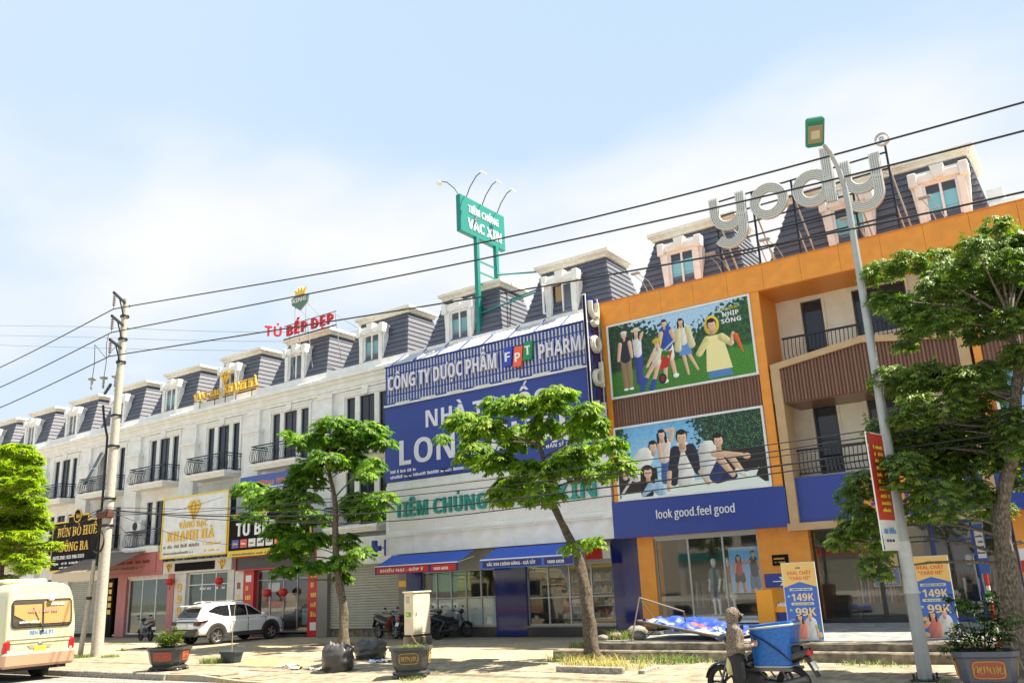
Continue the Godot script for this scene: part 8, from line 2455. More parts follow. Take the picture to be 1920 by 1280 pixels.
func ngon(cx: float, cz: float, y: float, w: float, d: float, cut: float, f: float):   # box outline with cut corners, scaled by f
	var o = []
	for q in [[-w + cut, d], [w - cut, d], [w, d - cut], [w, -d + cut], [w - cut, -d], [-w + cut, -d], [-w, -d + cut], [-w, d - cut]]: o.append(Vector3(cx + q[0] * f, y, cz + q[1] * f))
	return o
func planter(label: String, at: Vector3, turn: float, w: float, h: float, body: Material, panel: Material, motif: Material):
	# glazed trough with cut corners on a footed stand; a raised panel with scrollwork on each side
	var t := thing("planter", label, "planter", at, turn, "glazed planters along the kerb")
	var hw := w / 2
	var mb := MB.new()
	mb.grid([ngon(0, 0, h * 0.24, hw, hw * 0.8, hw * 0.25, 0.72), ngon(0, 0, h * 0.40, hw, hw * 0.8, hw * 0.25, 0.86), ngon(0, 0, h * 0.86, hw, hw * 0.8, hw * 0.25, 0.97), ngon(0, 0, h * 0.90, hw, hw * 0.8, hw * 0.25, 1.05), ngon(0, 0, h, hw, hw * 0.8, hw * 0.25, 1.06), ngon(0, 0, h, hw, hw * 0.8, hw * 0.25, 0.93), ngon(0, 0, h * 0.9, hw, hw * 0.8, hw * 0.25, 0.9)], true, false, false)
	put0(t, "trough", mb, body)
	mb = MB.new()
	mb.grid([ngon(0, 0, h * 0.9, hw, hw * 0.8, hw * 0.25, 0.9), ngon(0, 0, h * 0.91, hw, hw * 0.8, hw * 0.25, 0.01)], true)
	put0(t, "soil", mb, mt("soil", lin(0.09, 0.065, 0.045), 0.95))
	mb = MB.new()
	mb.grid([ngon(0, 0, h * 0.10, hw, hw * 0.8, hw * 0.25, 0.84), ngon(0, 0, h * 0.18, hw, hw * 0.8, hw * 0.25, 0.90), ngon(0, 0, h * 0.24, hw, hw * 0.8, hw * 0.25, 0.78)], true, false, false)
	for sx in [-1.0, 1.0]:
		for sz in [-1.0, 1.0]: mb.cbox(Vector3(sx * hw * 0.72, h * 0.07, sz * hw * 0.52), Vector3(w * 0.16, h * 0.15, w * 0.13), 0.02)
	put0(t, "stand", mb, body)
	for s in [[Vector3(0, 0, 1), hw * 0.8, hw * 0.62], [Vector3(1, 0, 0), hw, hw * 0.42], [Vector3(0, 0, -1), hw * 0.8, hw * 0.62], [Vector3(-1, 0, 0), hw, hw * 0.42]]:
		var nrm: Vector3 = s[0]
		var u := Vector3.UP.cross(nrm)
		# the side leans: the panel lies on it
		var p0: Vector3 = nrm * s[1] * 0.875 + Vector3(0, h * 0.44, 0); var p1: Vector3 = nrm * s[1] * 0.965 + Vector3(0, h * 0.84, 0)
		var up := (p1 - p0)
		var b := Basis(u, up.normalized(), u.cross(up.normalized()))
		var c := (p0 + p1) / 2
		mb = MB.new()
		mb.cbox(c, Vector3(s[2] * 2 * 0.86, up.length() * 0.92, 0.03), 0.012, b)
		var po := put0(t, "panel", mb, panel)
		var ml := MB.new()
		var rg := RandomNumberGenerator.new(); rg.seed = 17 + int(s[1] * 10)
		for k in 9:
			var pts = []
			var x0: float = lerpf(-0.66, 0.66, k / 8.0) * s[2]
			for i in 6:
				pts.append(c + b * Vector3(x0 + s[2] * 0.12 * cos(i * 1.3 + k), up.length() * 0.22 * sin(i * 1.5 + k * 2.1), 0.02))
			ml.tube(pts, 0.006, 4, false)
		var e = []
		for i in 25:
			var a := TAU * i / 24
			e.append(c + b * Vector3(s[2] * 0.8 * signf(cos(a)) * pow(absf(cos(a)), 0.4), up.length() * 0.42 * signf(sin(a)) * pow(absf(sin(a)), 0.4), 0.018))
		ml.tube(e, 0.007, 4, false)
		put0(po, "scrollwork", ml, motif)
	return t
func bushy(called: String, label: String, at: Vector3, pads, leaf: float, density: float, old: Color, young: Color, sd: int, stems := 5):
	var t := thing(called, label, "plant", at)
	var rg := RandomNumberGenerator.new(); rg.seed = sd
	var cr := MB.new()
	cr.tinted = true
	var sm := MB.new()
	for q in pads:
		sm.tube([Vector3(q[0] * 0.2, 0, q[2] * 0.2), Vector3(q[0] * 0.7, q[1] * 0.5, q[2] * 0.7), Vector3(q[0], q[1], q[2])], [0.014, 0.01, 0.005], 5, false)
		for i in int(density * q[3] * q[3]):
			var d := Vector3(rg.randfn(), rg.randfn(), rg.randfn()).normalized() * pow(rg.randf(), 0.4)
			var p := Vector3(q[0], q[1], q[2]) + d * Vector3(q[3], q[4], q[3])
			var k := rg.randf()
			var c := old.lerp(young, k * k)
			add_whorl(cr, p, 5, leaf, leaf * 0.4, c, rg)
	put0(t, "stem", sm, M.bark_dark)
	put0(t, "foliage", cr, M.leaf_green)
	return t

func make_street_things():
	var dark := mt("glaze_dark", lin(0.045, 0.048, 0.05), 0.25)
	var slate_blue := mt("glaze_blue", lin(0.06, 0.075, 0.11), 0.22)
	var red := mt("glaze_red", lin(0.28, 0.05, 0.03), 0.3)
	var ochre := mt("glaze_ochre", lin(0.50, 0.34, 0.08), 0.35)
	planter("dark glazed planter with red panels and a leafy shrub beside the minibus", Vector3(-22.42, 0, -14.95), 0.5, 1.0, 0.62, dark, red, mt("glaze_orange", lin(0.5, 0.14, 0.05), 0.35))
	planter("weathered grey glazed planter with gold relief before the utility cabinet", Vector3(-14.22, ground_y(-14.2, -15.8) - 0.005, -15.82), 0.55, 0.9, 0.68, mt("glaze_grey", lin(0.085, 0.095, 0.105), 0.3, 0, M.concrete.albedo_texture, 1.0), mt("panel_dark", lin(0.06, 0.055, 0.04), 0.4), ochre)
	planter("blue-black glazed planter with red and gold panels beside the street lamp", Vector3(-2.2, ground_y(-2.2, -15.5), -15.5), 0.25, 0.86, 0.72, slate_blue, red, ochre)
	bushy("shrub", "low leafy shrub in the red-panelled planter", Vector3(-22.42, 0.56, -14.95), [[0, 0.22, 0, 0.34, 0.2], [0.25, 0.3, 0.05, 0.26, 0.16], [-0.28, 0.2, 0.0, 0.24, 0.14], [0.42, 0.42, 0.0, 0.16, 0.1], [-0.1, 0.4, 0.05, 0.2, 0.14], [0.15, 0.55, 0, 0.12, 0.1], [-0.5, 0.36, 0.1, 0.1, 0.06], [0.62, 0.46, 0.1, 0.1, 0.06]], 0.10, 700, Color(0.09, 0.14, 0.02), Color(0.30, 0.34, 0.03), 3)
	bushy("shrub", "bushy dark green shrub in the blue-black planter by the street lamp", Vector3(-2.2, ground_y(-2.2, -15.5) + 0.65, -15.5), [[0, 0.2, 0, 0.42, 0.2], [0.2, 0.35, 0.0, 0.34, 0.2], [-0.25, 0.3, 0.05, 0.3, 0.18], [0.1, 0.6, 0, 0.3, 0.18], [-0.15, 0.75, 0.05, 0.26, 0.14], [0.25, 0.82, 0, 0.2, 0.12], [-0.35, 0.85, 0.0, 0.14, 0.08], [0.45, 0.5, 0.1, 0.2, 0.14], [-0.42, 0.1, 0.2, 0.22, 0.14]], 0.075, 900, Color(0.03, 0.08, 0.015), Color(0.12, 0.20, 0.03), 5)
	grass("short weeds growing in the grey glazed planter", [[-14.22, -15.82, 0.36, 0.28, 500, 0.14, 0.52]], 0.15, 6)
	# blue pot with a staked sapling
	var t := wthing("flower_pot", "worn blue trough pot holding a thin bare sapling", "plant pot", Vector3(-22.45, 0, -17.05))
	var mb := MB.new()
	mb.grid([ngon(-22.45, -17.05, 0.0, 0.34, 0.22, 0.08, 0.78), ngon(-22.45, -17.05, 0.27, 0.34, 0.22, 0.08, 0.98), ngon(-22.45, -17.05, 0.30, 0.34, 0.22, 0.08, 1.08), ngon(-22.45, -17.05, 0.34, 0.34, 0.22, 0.08, 1.08), ngon(-22.45, -17.05, 0.33, 0.34, 0.22, 0.08, 0.92), ngon(-22.45, -17.05, 0.27, 0.34, 0.22, 0.08, 0.02)], true, false, false)
	put0(t, "trough", mb, mt("pot_blue", lin(0.05, 0.085, 0.12), 0.5, 0, M.concrete.albedo_texture, 1.4))
	t = wthing("sapling", "thin bare sapling stick standing in the worn blue pot", "plant", Vector3(-22.45, 0.28, -17.05))
	mb = MB.new()
	mb.tube([Vector3(-22.45, 0.26, -17.05), Vector3(-22.43, 0.9, -17.03), Vector3(-22.40, 1.5, -17.05), Vector3(-22.36, 2.0, -17.08)], [0.016, 0.013, 0.01, 0.006], 6)
	put0(t, "stem", mb, mt("stick", lin(0.32, 0.27, 0.18), 0.9))
	# utility cabinet on its block
	t = wthing("utility_cabinet", "pale two-sided utility cabinet on a mossy concrete block", "cabinet", Vector3(-20.25, 0, -22.85))
	mb = MB.new()
	mb.cbox(Vector3(-20.25, 1.07, -22.85), Vector3(0.42, 1.34, 0.86), 0.012)
	put0(t, "case", mb, mt("cabinet_cream", lin(0.66, 0.62, 0.50), 0.5, 0, M.white_wall.albedo_texture, 0.8))
	mb = MB.new()
	mb.cbox(Vector3(-20.25, 1.765, -22.85), Vector3(0.50, 0.05, 0.94), 0.012)
	put0(t, "lid", mb, M.cabinet_cream)
	bx(t, "door", -20.04, -20.03, 0.46, 1.70, -23.22, -22.48, M.cabinet_cream)
	bx(t, "door_handle", -20.03, -20.01, 1.0, 1.12, -22.56, -22.53, M.steel)
	for i in 5: bx(t, "vent_slot", -20.36, -20.20, 1.42 + i * 0.045, 1.44 + i * 0.045, -22.42, -22.415, mt("cabinet_slot", lin(0.25, 0.24, 0.2), 0.7))
	bx(t, "green_label", -20.36, -20.14, 0.98, 1.12, -22.42, -22.414, mt("label_green", lin(0.12, 0.36, 0.06), 0.5)); bx(t, "yellow_label", -20.33, -20.26, 1.02, 1.08, -22.414, -22.411, M.yellow_panel)
	for z in [-23.1, -22.6]: bx(t, "foot", -20.44, -20.06, 0.34, 0.40, z - 0.13, z + 0.13, mt("rust"))
	mb = MB.new()
	mb.cbox(Vector3(-20.25, 0.17, -22.85), Vector3(0.5, 0.34, 0.95), 0.03)
	put0(t, "block", mb, M.old_concrete)
	mb = MB.new()
	mb.tube([Vector3(-20.1, 0.4, -22.4), Vector3(-19.85, 0.2, -22.3), Vector3(-19.6, 0.03, -22.35)], 0.025, 6)
	put0(t, "loose_pipe", mb, mt("pipe_tan", lin(0.55, 0.36, 0.16), 0.6))
	# rubbish sacks
	sack("bulging black rubbish sack standing on the pavement in front of the upright street tree", Vector3(-17.12, ground_y(-17.1, -16.25), -16.25), 0.40, 0.66, 3)
	sack("slumped black and grey rubbish sack lying behind the grey planter", Vector3(-18.4, 0, -18.75), 0.46, 0.52, 9)
	# litter
	var rg := RandomNumberGenerator.new(); rg.seed = 21
	var lc = [M.white_plastic, mt("paper_blue", lin(0.40, 0.50, 0.68), 0.7), mt("paper_tan", lin(0.55, 0.46, 0.34), 0.8), mt("paper_green", lin(0.08, 0.35, 0.14), 0.7)]
	var ln = ["crumpled white paper", "crumpled pale blue plastic sheet", "flattened tan cardboard", "torn green wrapper"]
	for i in 12:
		var x := -19.4 + rg.randf() * 3.4; var z := -17.6 + rg.randf() * 1.5 + (-0.6 if i > 7 else 0.0)
		if i < 4:
			x = -18.6 + i * 0.42; z = -16.2 - 0.1 * i
		var k: int = [0, 1, 0, 2, 0, 1, 2, 0, 3, 1, 0, 2][i]
		var o := wthing("litter", "%s lying on the ground round the rubbish sacks" % ln[k], "litter", Vector3(x, ground_y(x, z), z), "litter round the rubbish sacks")
		mb = MB.new()
		var rows = []
		var s := rg.randf_range(0.14, 0.34)
		for a in 5:
			var row = []
			for b in 5: row.append(Vector3(x + (b - 2) * s * 0.3 + rg.randf_range(-0.03, 0.03), ground_y(x, z) + 0.015 + rg.randf() * (0.09 if k != 2 else 0.03) * (1.0 - 0.2 * absf(a - 2)), z + (a - 2) * s * 0.25 + rg.randf_range(-0.03, 0.03)))
			rows.append(row)
		mb.grid(rows, false, true, false)
		put0(o, "sheet", mb, lc[k])
	# sand heap
	t = wthing("sand_heap", "low heap of yellow sand spilled along the pavement by the blue pot", "sand", Vector3(-20.7, 0, -17.0))
	mb = MB.new()
	var f := FastNoiseLite.new(); f.seed = 4; f.frequency = 0.9
	var g = []
	for j in 15:
		var row = []
		for i in 41:
			var u := (i - 20) / 20.0; var v := (j - 7) / 7.0
			var x := -20.6 + u * 1.55; var z := -17.05 + v * 0.55
			var hh := maxf(0.0, (1.0 - u * u) * (1.0 - v * v)) * 0.20 * (0.65 + 0.6 * f.get_noise_2d(x * 3.0, z * 3.0))
			row.append(Vector3(x, ground_y(x, z) - 0.004 + hh, z))
		g.append(row)
	mb.grid(g, false, true)
	put0(t, "heap", mb, mt("sand", lin(0.56, 0.40, 0.20), 0.95, 0, noise_tex(83, 0.2, 0.7, 1.0, 3, FastNoiseLite.TYPE_SIMPLEX_SMOOTH, 256), 1.2))
	# planks
	for i in 3:
		var o := wthing("plank", ["longest grey plank lying flat before the roller shutter", "short grey plank lying across another before the roller shutter", "narrow grey plank lying beside the upright street tree"][i], "plank", Vector3(-25.3 + i * 0.5, 0, -22.9), "planks on the ground")
		mb = MB.new()
		mb.cbox(Vector3(-25.3 + i * 0.55, 0.03 + 0.03 * (i % 2), -22.9 - 0.25 * i), Vector3(1.9 - 0.4 * i, 0.04, 0.14), 0.008, Basis(Vector3.UP, 0.35 + 0.2 * i))
		put0(o, "board", mb, mt("old_wood", lin(0.26, 0.22, 0.17), 0.9, 0, M.wood_slat.albedo_texture, 2.0))
	# stones
	var st = [[-10.65, 0.40, -20.4, 0.17, "rounded grey stone on the terrace edge beside the leaning tree"], [-11.0, 0.40, -21.0, 0.24, "larger grey stone under the fallen frame's leg"], [-11.35, 0.39, -20.5, 0.15, "brownish stone at the terrace corner"], [-6.68, 0.0, -19.1, 0.12, "yellowish stone at the foot of the lower step"], [-11.6, 0.39, -20.25, 0.12, "small stone between weeds at the terrace corner"], [-33.2, 0.0, -20.1, 0.1, "broken grey slab piece beside the power pole"]]
	for q in st:
		var o := wthing("stone", q[4], "stone", Vector3(q[0], q[1], q[2]), "loose stones")
		mb = MB.new()
		var rows = []
		for i in 8:
			var a := lerpf(-PI / 2, PI / 2, i / 7.0)
			var row = []
			for k in 11:
				var e := -TAU * k / 11
				var r: float = q[3] * (1.0 + rg.randf_range(-0.13, 0.13))
				row.append(Vector3(q[0] + cos(e) * cos(a) * r * 1.2, q[1] + q[3] * 0.62 + sin(a) * r * 0.68, q[2] + sin(e) * cos(a) * r))
			rows.append(row)
		mb.grid(rows, true)
		put0(o, "rock", mb, mt("stone_%d" % (st.find(q) % 3), [lin(0.36, 0.34, 0.29), lin(0.42, 0.39, 0.33), lin(0.38, 0.31, 0.21)][st.find(q) % 3], 0.95, 0, M.concrete.albedo_texture, 1.5))
	# kerbed tree pit
	t = wthing("tree_pit_kerb", "short run of worn kerb blocks before the leaning street tree", "kerb", Vector3(-10.1, 0, -16.9))
	for i in 3:
		mb = MB.new()
		mb.cbox(Vector3(-10.62 + i * 0.56, 0.05, -16.92 + 0.02 * i), Vector3(0.55, 0.16, 0.16), 0.015, Basis(Vector3.UP, 0.02 * i))
		put0(t, "kerb_block", mb, mt("kerb_stone"))
	mb = MB.new()
	mb.cbox(Vector3(-8.85, 0.02, -17.3), Vector3(0.14, 0.12, 0.9), 0.015, Basis(Vector3.UP, 0.1))
	put0(t, "kerb_block", mb, mt("kerb_stone"))
	grass("dry straw-coloured grass round the foot of the leaning street tree", [[-10.7, -18.2, 0.8, 0.8, 420, 0.26], [-9.7, -17.7, 0.8, 0.5, 260, 0.2], [-10.3, -17.2, 0.9, 0.2, 90, 0.12]], 0.85, 31)
	grass("green weeds along the foot of the worn terrace steps", [[-9.3, -19.0, 0.9, 0.4, 420, 0.22], [-8.6, -19.2, 0.5, 0.25, 130, 0.16], [-11.9, -19.0, 0.6, 0.3, 240, 0.22], [-4.9, -19.2, 0.6, 0.2, 150, 0.13], [-4.2, -19.0, 0.4, 0.3, 60, 0.1], [-6.2, -19.4, 0.3, 0.15, 60, 0.1], [-7.4, -19.3, 0.25, 0.12, 50, 0.1], [-11.2, -20.6, 0.45, 0.3, 300, 0.26, 0.39]], 0.2, 33)
	grass("green weeds round the blue pot and the foot of the power pole", [[-23.0, -16.85, 0.55, 0.3, 420, 0.22], [-31.6, -17.5, 0.6, 0.25, 260, 0.18], [-30.2, -17.8, 0.4, 0.25, 160, 0.16], [-14.0, -15.5, 0.4, 0.2, 140, 0.12], [-13.8, -22.9, 0.5, 0.3, 200, 0.2], [-3.3, -16.8, 0.4, 0.3, 120, 0.1]], 0.25, 35)
	fallen_frame()
	# upright sale boards
	standee("upright blue and yellow sale board beside the orange kiosk box", Vector3(-6.33, 0.40, -20.15), 0.05)
	standee("upright blue and yellow sale board behind the street lamp post", Vector3(-3.64, 0.40, -20.5), 0.0)
	t = wthing("hanging_sale_sign", "blue and yellow sale sign hanging inside the entrance glass", "sign", Vector3(-6.05, 1.35, -27.2))
	bx(t, "board", -6.4, -5.65, 1.36, 2.26, -27.25, -27.23, mt("sale_yellow", lin(0.72, 0.52, 0.16), 0.5))
	bx(t, "blue_field", -6.38, -5.67, 1.38, 1.85, -27.23, -27.225, mt("sale_blue", lin(0.05, 0.12, 0.50), 0.5))
	txt(t, "99K", -6.25, -5.78, 1.64, 0.17, -27.225, 0.004, M.yellow_print); txt(t, "149K", -6.28, -5.76, 1.42, 0.15, -27.225, 0.004, M.yellow_print)
	# orange kiosk box with arrow sign
	t = wthing("kiosk_box", "bright orange kiosk box with white cloth on its counter", "kiosk", Vector3(-8.4, 0.4, -24.0))
	mb = MB.new()
	mb.cbox(Vector3(-8.5, 0.92, -24.05), Vector3(0.46, 1.04, 0.5), 0.015)
	put0(t, "case", mb, mt("kiosk_orange", lin(0.90, 0.36, 0.02), 0.45))
	bx(t, "counter", -8.27, -7.75, 0.85, 1.0, -24.4, -23.9, M.kiosk_orange); bx(t, "base", -8.25, -7.8, 0.40, 0.85, -24.35, -23.95, M.blue_panel)
	t = wthing("cloth", "crumpled white cloth lying on the orange kiosk counter", "cloth", Vector3(-8.0, 1.0, -24.1))
	mb = MB.new()
	g = []
	for j in 7:
		var row = []
		for i in 9: row.append(Vector3(-8.24 + i * 0.06, 1.01 + 0.09 * absf(sin(i * 1.7 + j)) + (0.0 if j < 5 else -0.09 * (j - 4)), -24.35 + j * 0.075))
		g.append(row)
	mb.grid(g, false, true)
	put0(t, "fabric", mb, M.white_plastic)
	t = wthing("arrow_sign", "navy sign with a white arrow on the orange pier", "sign", Vector3(-8.7, 1.4, -26.58))
	bx(t, "board", -9.4, -8.62, 1.45, 1.85, -26.6, -26.56, M.blue_panel)
	mb = MB.new()
	mb.prism([Vector2(-9.15, 1.635), Vector2(-8.85, 1.635), Vector2(-8.95, 1.75), Vector2(-8.87, 1.75), Vector2(-8.72, 1.62), Vector2(-8.87, 1.49), Vector2(-8.95, 1.49), Vector2(-8.85, 1.605), Vector2(-9.15, 1.605)], -26.56, -26.55)
	put0(t, "arrow", mb, M.white_letter)
	t = wthing("wall_plaque", "small black plaque fixed on the orange pier above the kiosk", "plaque", Vector3(-8.9, 2.1, -26.58))
	bx(t, "plate", -9.1, -8.6, 2.08, 2.40, -26.6, -26.57, M.black_panel)
	smudge(t, -9.05, -8.66, 2.26, 0.05, -26.57, M.gold, 120); smudge(t, -9.05, -8.7, 2.16, 0.04, -26.57, M.gold, 121)
	t = wthing("wall_notice", "red and white locked notice fixed on the far orange pier", "notice", Vector3(-2.3, 1.6, -26.58))
	bx(t, "white_plate", -2.5, -2.0, 1.92, 2.22, -26.6, -26.57, M.white_plastic); bx(t, "red_plate", -2.5, -1.9, 1.62, 1.90, -26.6, -26.57, M.red_panel)
	smudge(t, -2.4, -2.0, 1.72, 0.06, -26.57, M.white_letter, 130)
	# bus stop pole
	t = wthing("bus_stop_pole", "red and white banded bus stop pole with narrow blue sign behind the planter", "bus stop", Vector3(-2.36, 0, -18.6))
	for i in 6:
		mb = MB.new()
		mb.lathe([Vector2(0.035, i * 0.3), Vector2(0.035, i * 0.3 + 0.3)], 10, Vector3(-2.36, 0, -18.6))
		put0(t, "pole_band", mb, M.white_plastic if i % 2 == 0 else M.red_panel)
	bx(t, "sign", -2.43, -2.27, 1.72, 2.62, -18.585, -18.55, mt("stop_blue", lin(0.03, 0.12, 0.5), 0.4)); bx(t, "timetable", -2.42, -2.28, 2.0, 2.5, -18.55, -18.545, M.white_plastic)
	for i in 4: smudge(t, -2.41, -2.29, 2.08 + i * 0.1, 0.04, -18.545, M.iron, 140 + i)
	bx(t, "sticker", -2.40, -2.32, 1.30, 1.42, -18.563, -18.558, M.label_green)
	# leaning stick by the planter
	t = wthing("broom_handle", "pale broom handle leaning between the blue-black planter and the tree", "broom", Vector3(-1.7, 0, -15.6))
	mb = MB.new()
	mb.bar(Vector3(-1.55, -0.06, -15.3), Vector3(-1.98, 1.05, -16.1), 0.014, 6)
	put0(t, "handle", mb, mt("stick"))
	# drain cover and broken slab near the pole
	t = wthing("drain_cover", "broken dark drain cover set in the pavement near the power pole", "drain cover", Vector3(-33.0, 0, -20.8))
	bx(t, "frame", -33.9, -31.9, 0.0, 0.03, -21.4, -20.2, M.concrete)
	for i in 6: bx(t, "bar", -33.7 + i * 0.3, -33.55 + i * 0.3, 0.03, 0.045, -21.25, -20.35, M.iron)

func sack(label: String, at: Vector3, r: float, h: float, sd: int):
	var t := thing("rubbish_sack", label, "sack", at, 0.0, "black rubbish sacks")
	var f := FastNoiseLite.new(); f.seed = sd; f.frequency = 1.6; f.fractal_octaves = 3
	var rows = []
	for i in 15:
		var v := i / 14.0
		var row = []
		for k in 30:
			var a := -TAU * k / 30
			var rr: float = r * (0.92 + 0.16 * sin(v * PI)) * (1.0 if v < 0.85 else 1.0 - (v - 0.85) * 2.4)
			rr *= 1.0 + 0.13 * f.get_noise_3d(cos(a) * 0.7, v * 0.9, sin(a) * 0.7) + 0.035 * sin(a * 7.0 + v * 6.0) + 0.05 * sin(a * 13.0 - v * 3.0) * v * v + 0.04 * sin(v * 19.0 + a * 2.0)
			row.append(Vector3(cos(a) * rr, h * v * (1.0 + 0.25 * f.get_noise_2d(cos(a) * 2.0 + 5.0, sin(a) * 2.0) * v), sin(a) * rr * 0.85))
		rows.append(row)
	var mb := MB.new()
	mb.grid(rows, true)
	put0(t, "bag", mb, mt("sack_black", lin(0.045, 0.045, 0.046), 0.35))
	mb = MB.new()
	var inn = [rows[14], []]
	for k in 30: inn[1].append(rows[14][k] * Vector3(0.3, 0.82, 0.3))
	mb.grid(inn, true)
	put0(t, "mouth", mb, mt("sack_grey", lin(0.16, 0.15, 0.14), 0.5))
	for j in 3:
		mb = MB.new()
		var pts = []
		for k in 8:
			var a := -0.6 - j * 0.7 - k * 0.16
			var q: Vector3 = rows[4 + j * 4][posmod(int(-a / TAU * 30), 30)]
			pts.append(q * 1.02)
		mb.tube(pts, 0.02, 5, false)
		put0(t, "fold", mb, M.sack_black)

func standee(label: String, at: Vector3, turn: float):
	var t := thing("sale_board", label, "sale board", at, turn, "upright sale boards on the terrace")
	var w := 0.76
	var h := 1.70
	bx(t, "board", -w / 2, w / 2, 0.02, h, -0.012, 0.012, M.white_plastic)
	if not M.has("sale_print"):
		var P := Pic.new(360, 800)
		for j in P.h:
			for i in P.w:
				var u := float(i) / P.w; var v := float(j) / P.h
				var c := Color(0.92, 0.78, 0.47) if v < 0.25 + 0.14 * absf(u - 0.5) else Color(0.26, 0.42, 0.80)
				P.im.set_pixel(i, j, c)
		var sk := Color(0.93, 0.75, 0.65); var hr := Color(0.12, 0.08, 0.08)
		P.limb(0.17, 0.80, 0.16, 1.0, 0.065, 0.075, Color(0.88, 0.52, 0.48)); P.limb(0.11, 0.80, 0.06, 0.86, 0.026, 0.02, sk); P.limb(0.06, 0.86, 0.12, 0.76, 0.02, 0.016, sk); P.face(0.165, 0.715, 0.045, hr, sk, true)
		P.limb(0.31, 0.79, 0.31, 1.0, 0.08, 0.075, Color(0.86, 0.89, 0.93)); P.limb(0.25, 0.83, 0.24, 0.97, 0.022, 0.018, sk); P.limb(0.38, 0.83, 0.39, 0.97, 0.022, 0.018, sk); P.face(0.305, 0.685, 0.046, hr, sk)
		P.poly([Vector2(0.035, 0.745), Vector2(0.095, 0.735), Vector2(0.10, 0.785), Vector2(0.03, 0.79)], Color(0.85, 0.72, 0.45)); P.poly([Vector2(0.045, 0.83), Vector2(0.09, 0.825), Vector2(0.09, 0.87), Vector2(0.045, 0.87)], Color(0.92, 0.55, 0.25)); P.ell(0.41, 0.84, 0.022, 0.03, Color(0.3, 0.65, 0.3)); P.ell(0.415, 0.945, 0.03, 0.04, Color(0.88, 0.82, 0.6)); P.ell(0.055, 0.96, 0.045, 0.035, Color(0.85, 0.80, 0.62))
		for q in [[0.05, 0.44], [0.06, 0.62]]: P.ell(q[0], q[1], 0.018, 0.018, Color(0.55, 0.85, 0.75))
		print_mat("sale_print", P.tex())
	printed(t, "print", -w / 2 + 0.015, w / 2 - 0.015, 0.035, h - 0.015, 0.014, M.sale_print)
	txt(t, "yody", -0.06, 0.05, h - 0.14, 0.04, 0.014, 0.002, M.iron)
	var rd := mt("sale_red", lin(0.68, 0.10, 0.05), 0.5); var cr := mt("sale_cream", lin(0.80, 0.66, 0.36), 0.5)
	txt(t, "DEAL CHẤT".replace("Ấ", "Â"), -0.26, 0.27, h - 0.27, 0.075, 0.014, 0.003, rd); txt(t, "\"CHÀO HÈ\"", -0.24, 0.25, h - 0.385, 0.075, 0.014, 0.003, rd)
	for y in [h - 0.62, h - 0.93]:
		bx(t, "strip", -0.24, 0.26, y, y + 0.055, 0.014, 0.017, mt("sale_pale", lin(0.66, 0.70, 0.50), 0.5))
		smudge(t, -0.2, 0.22, y + 0.015, 0.026, 0.017, M.blue_panel, int(y * 100))
	txt(t, "149K", -0.22, 0.27, h - 0.84, 0.16, 0.014, 0.004, cr); txt(t, "99K", -0.17, 0.28, h - 1.16, 0.17, 0.014, 0.004, cr)
	var mb := MB.new()
	mb.bar(Vector3(-0.25, 0.01, -0.4), Vector3(-0.1, 1.3, -0.02), 0.012, 5); mb.bar(Vector3(0.25, 0.01, -0.4), Vector3(0.1, 1.3, -0.02), 0.012, 5); mb.bar(Vector3(-0.36, 0.01, 0.0), Vector3(0.36, 0.01, 0.0), 0.012, 5)
	put0(t, "easel", mb, M.steel)

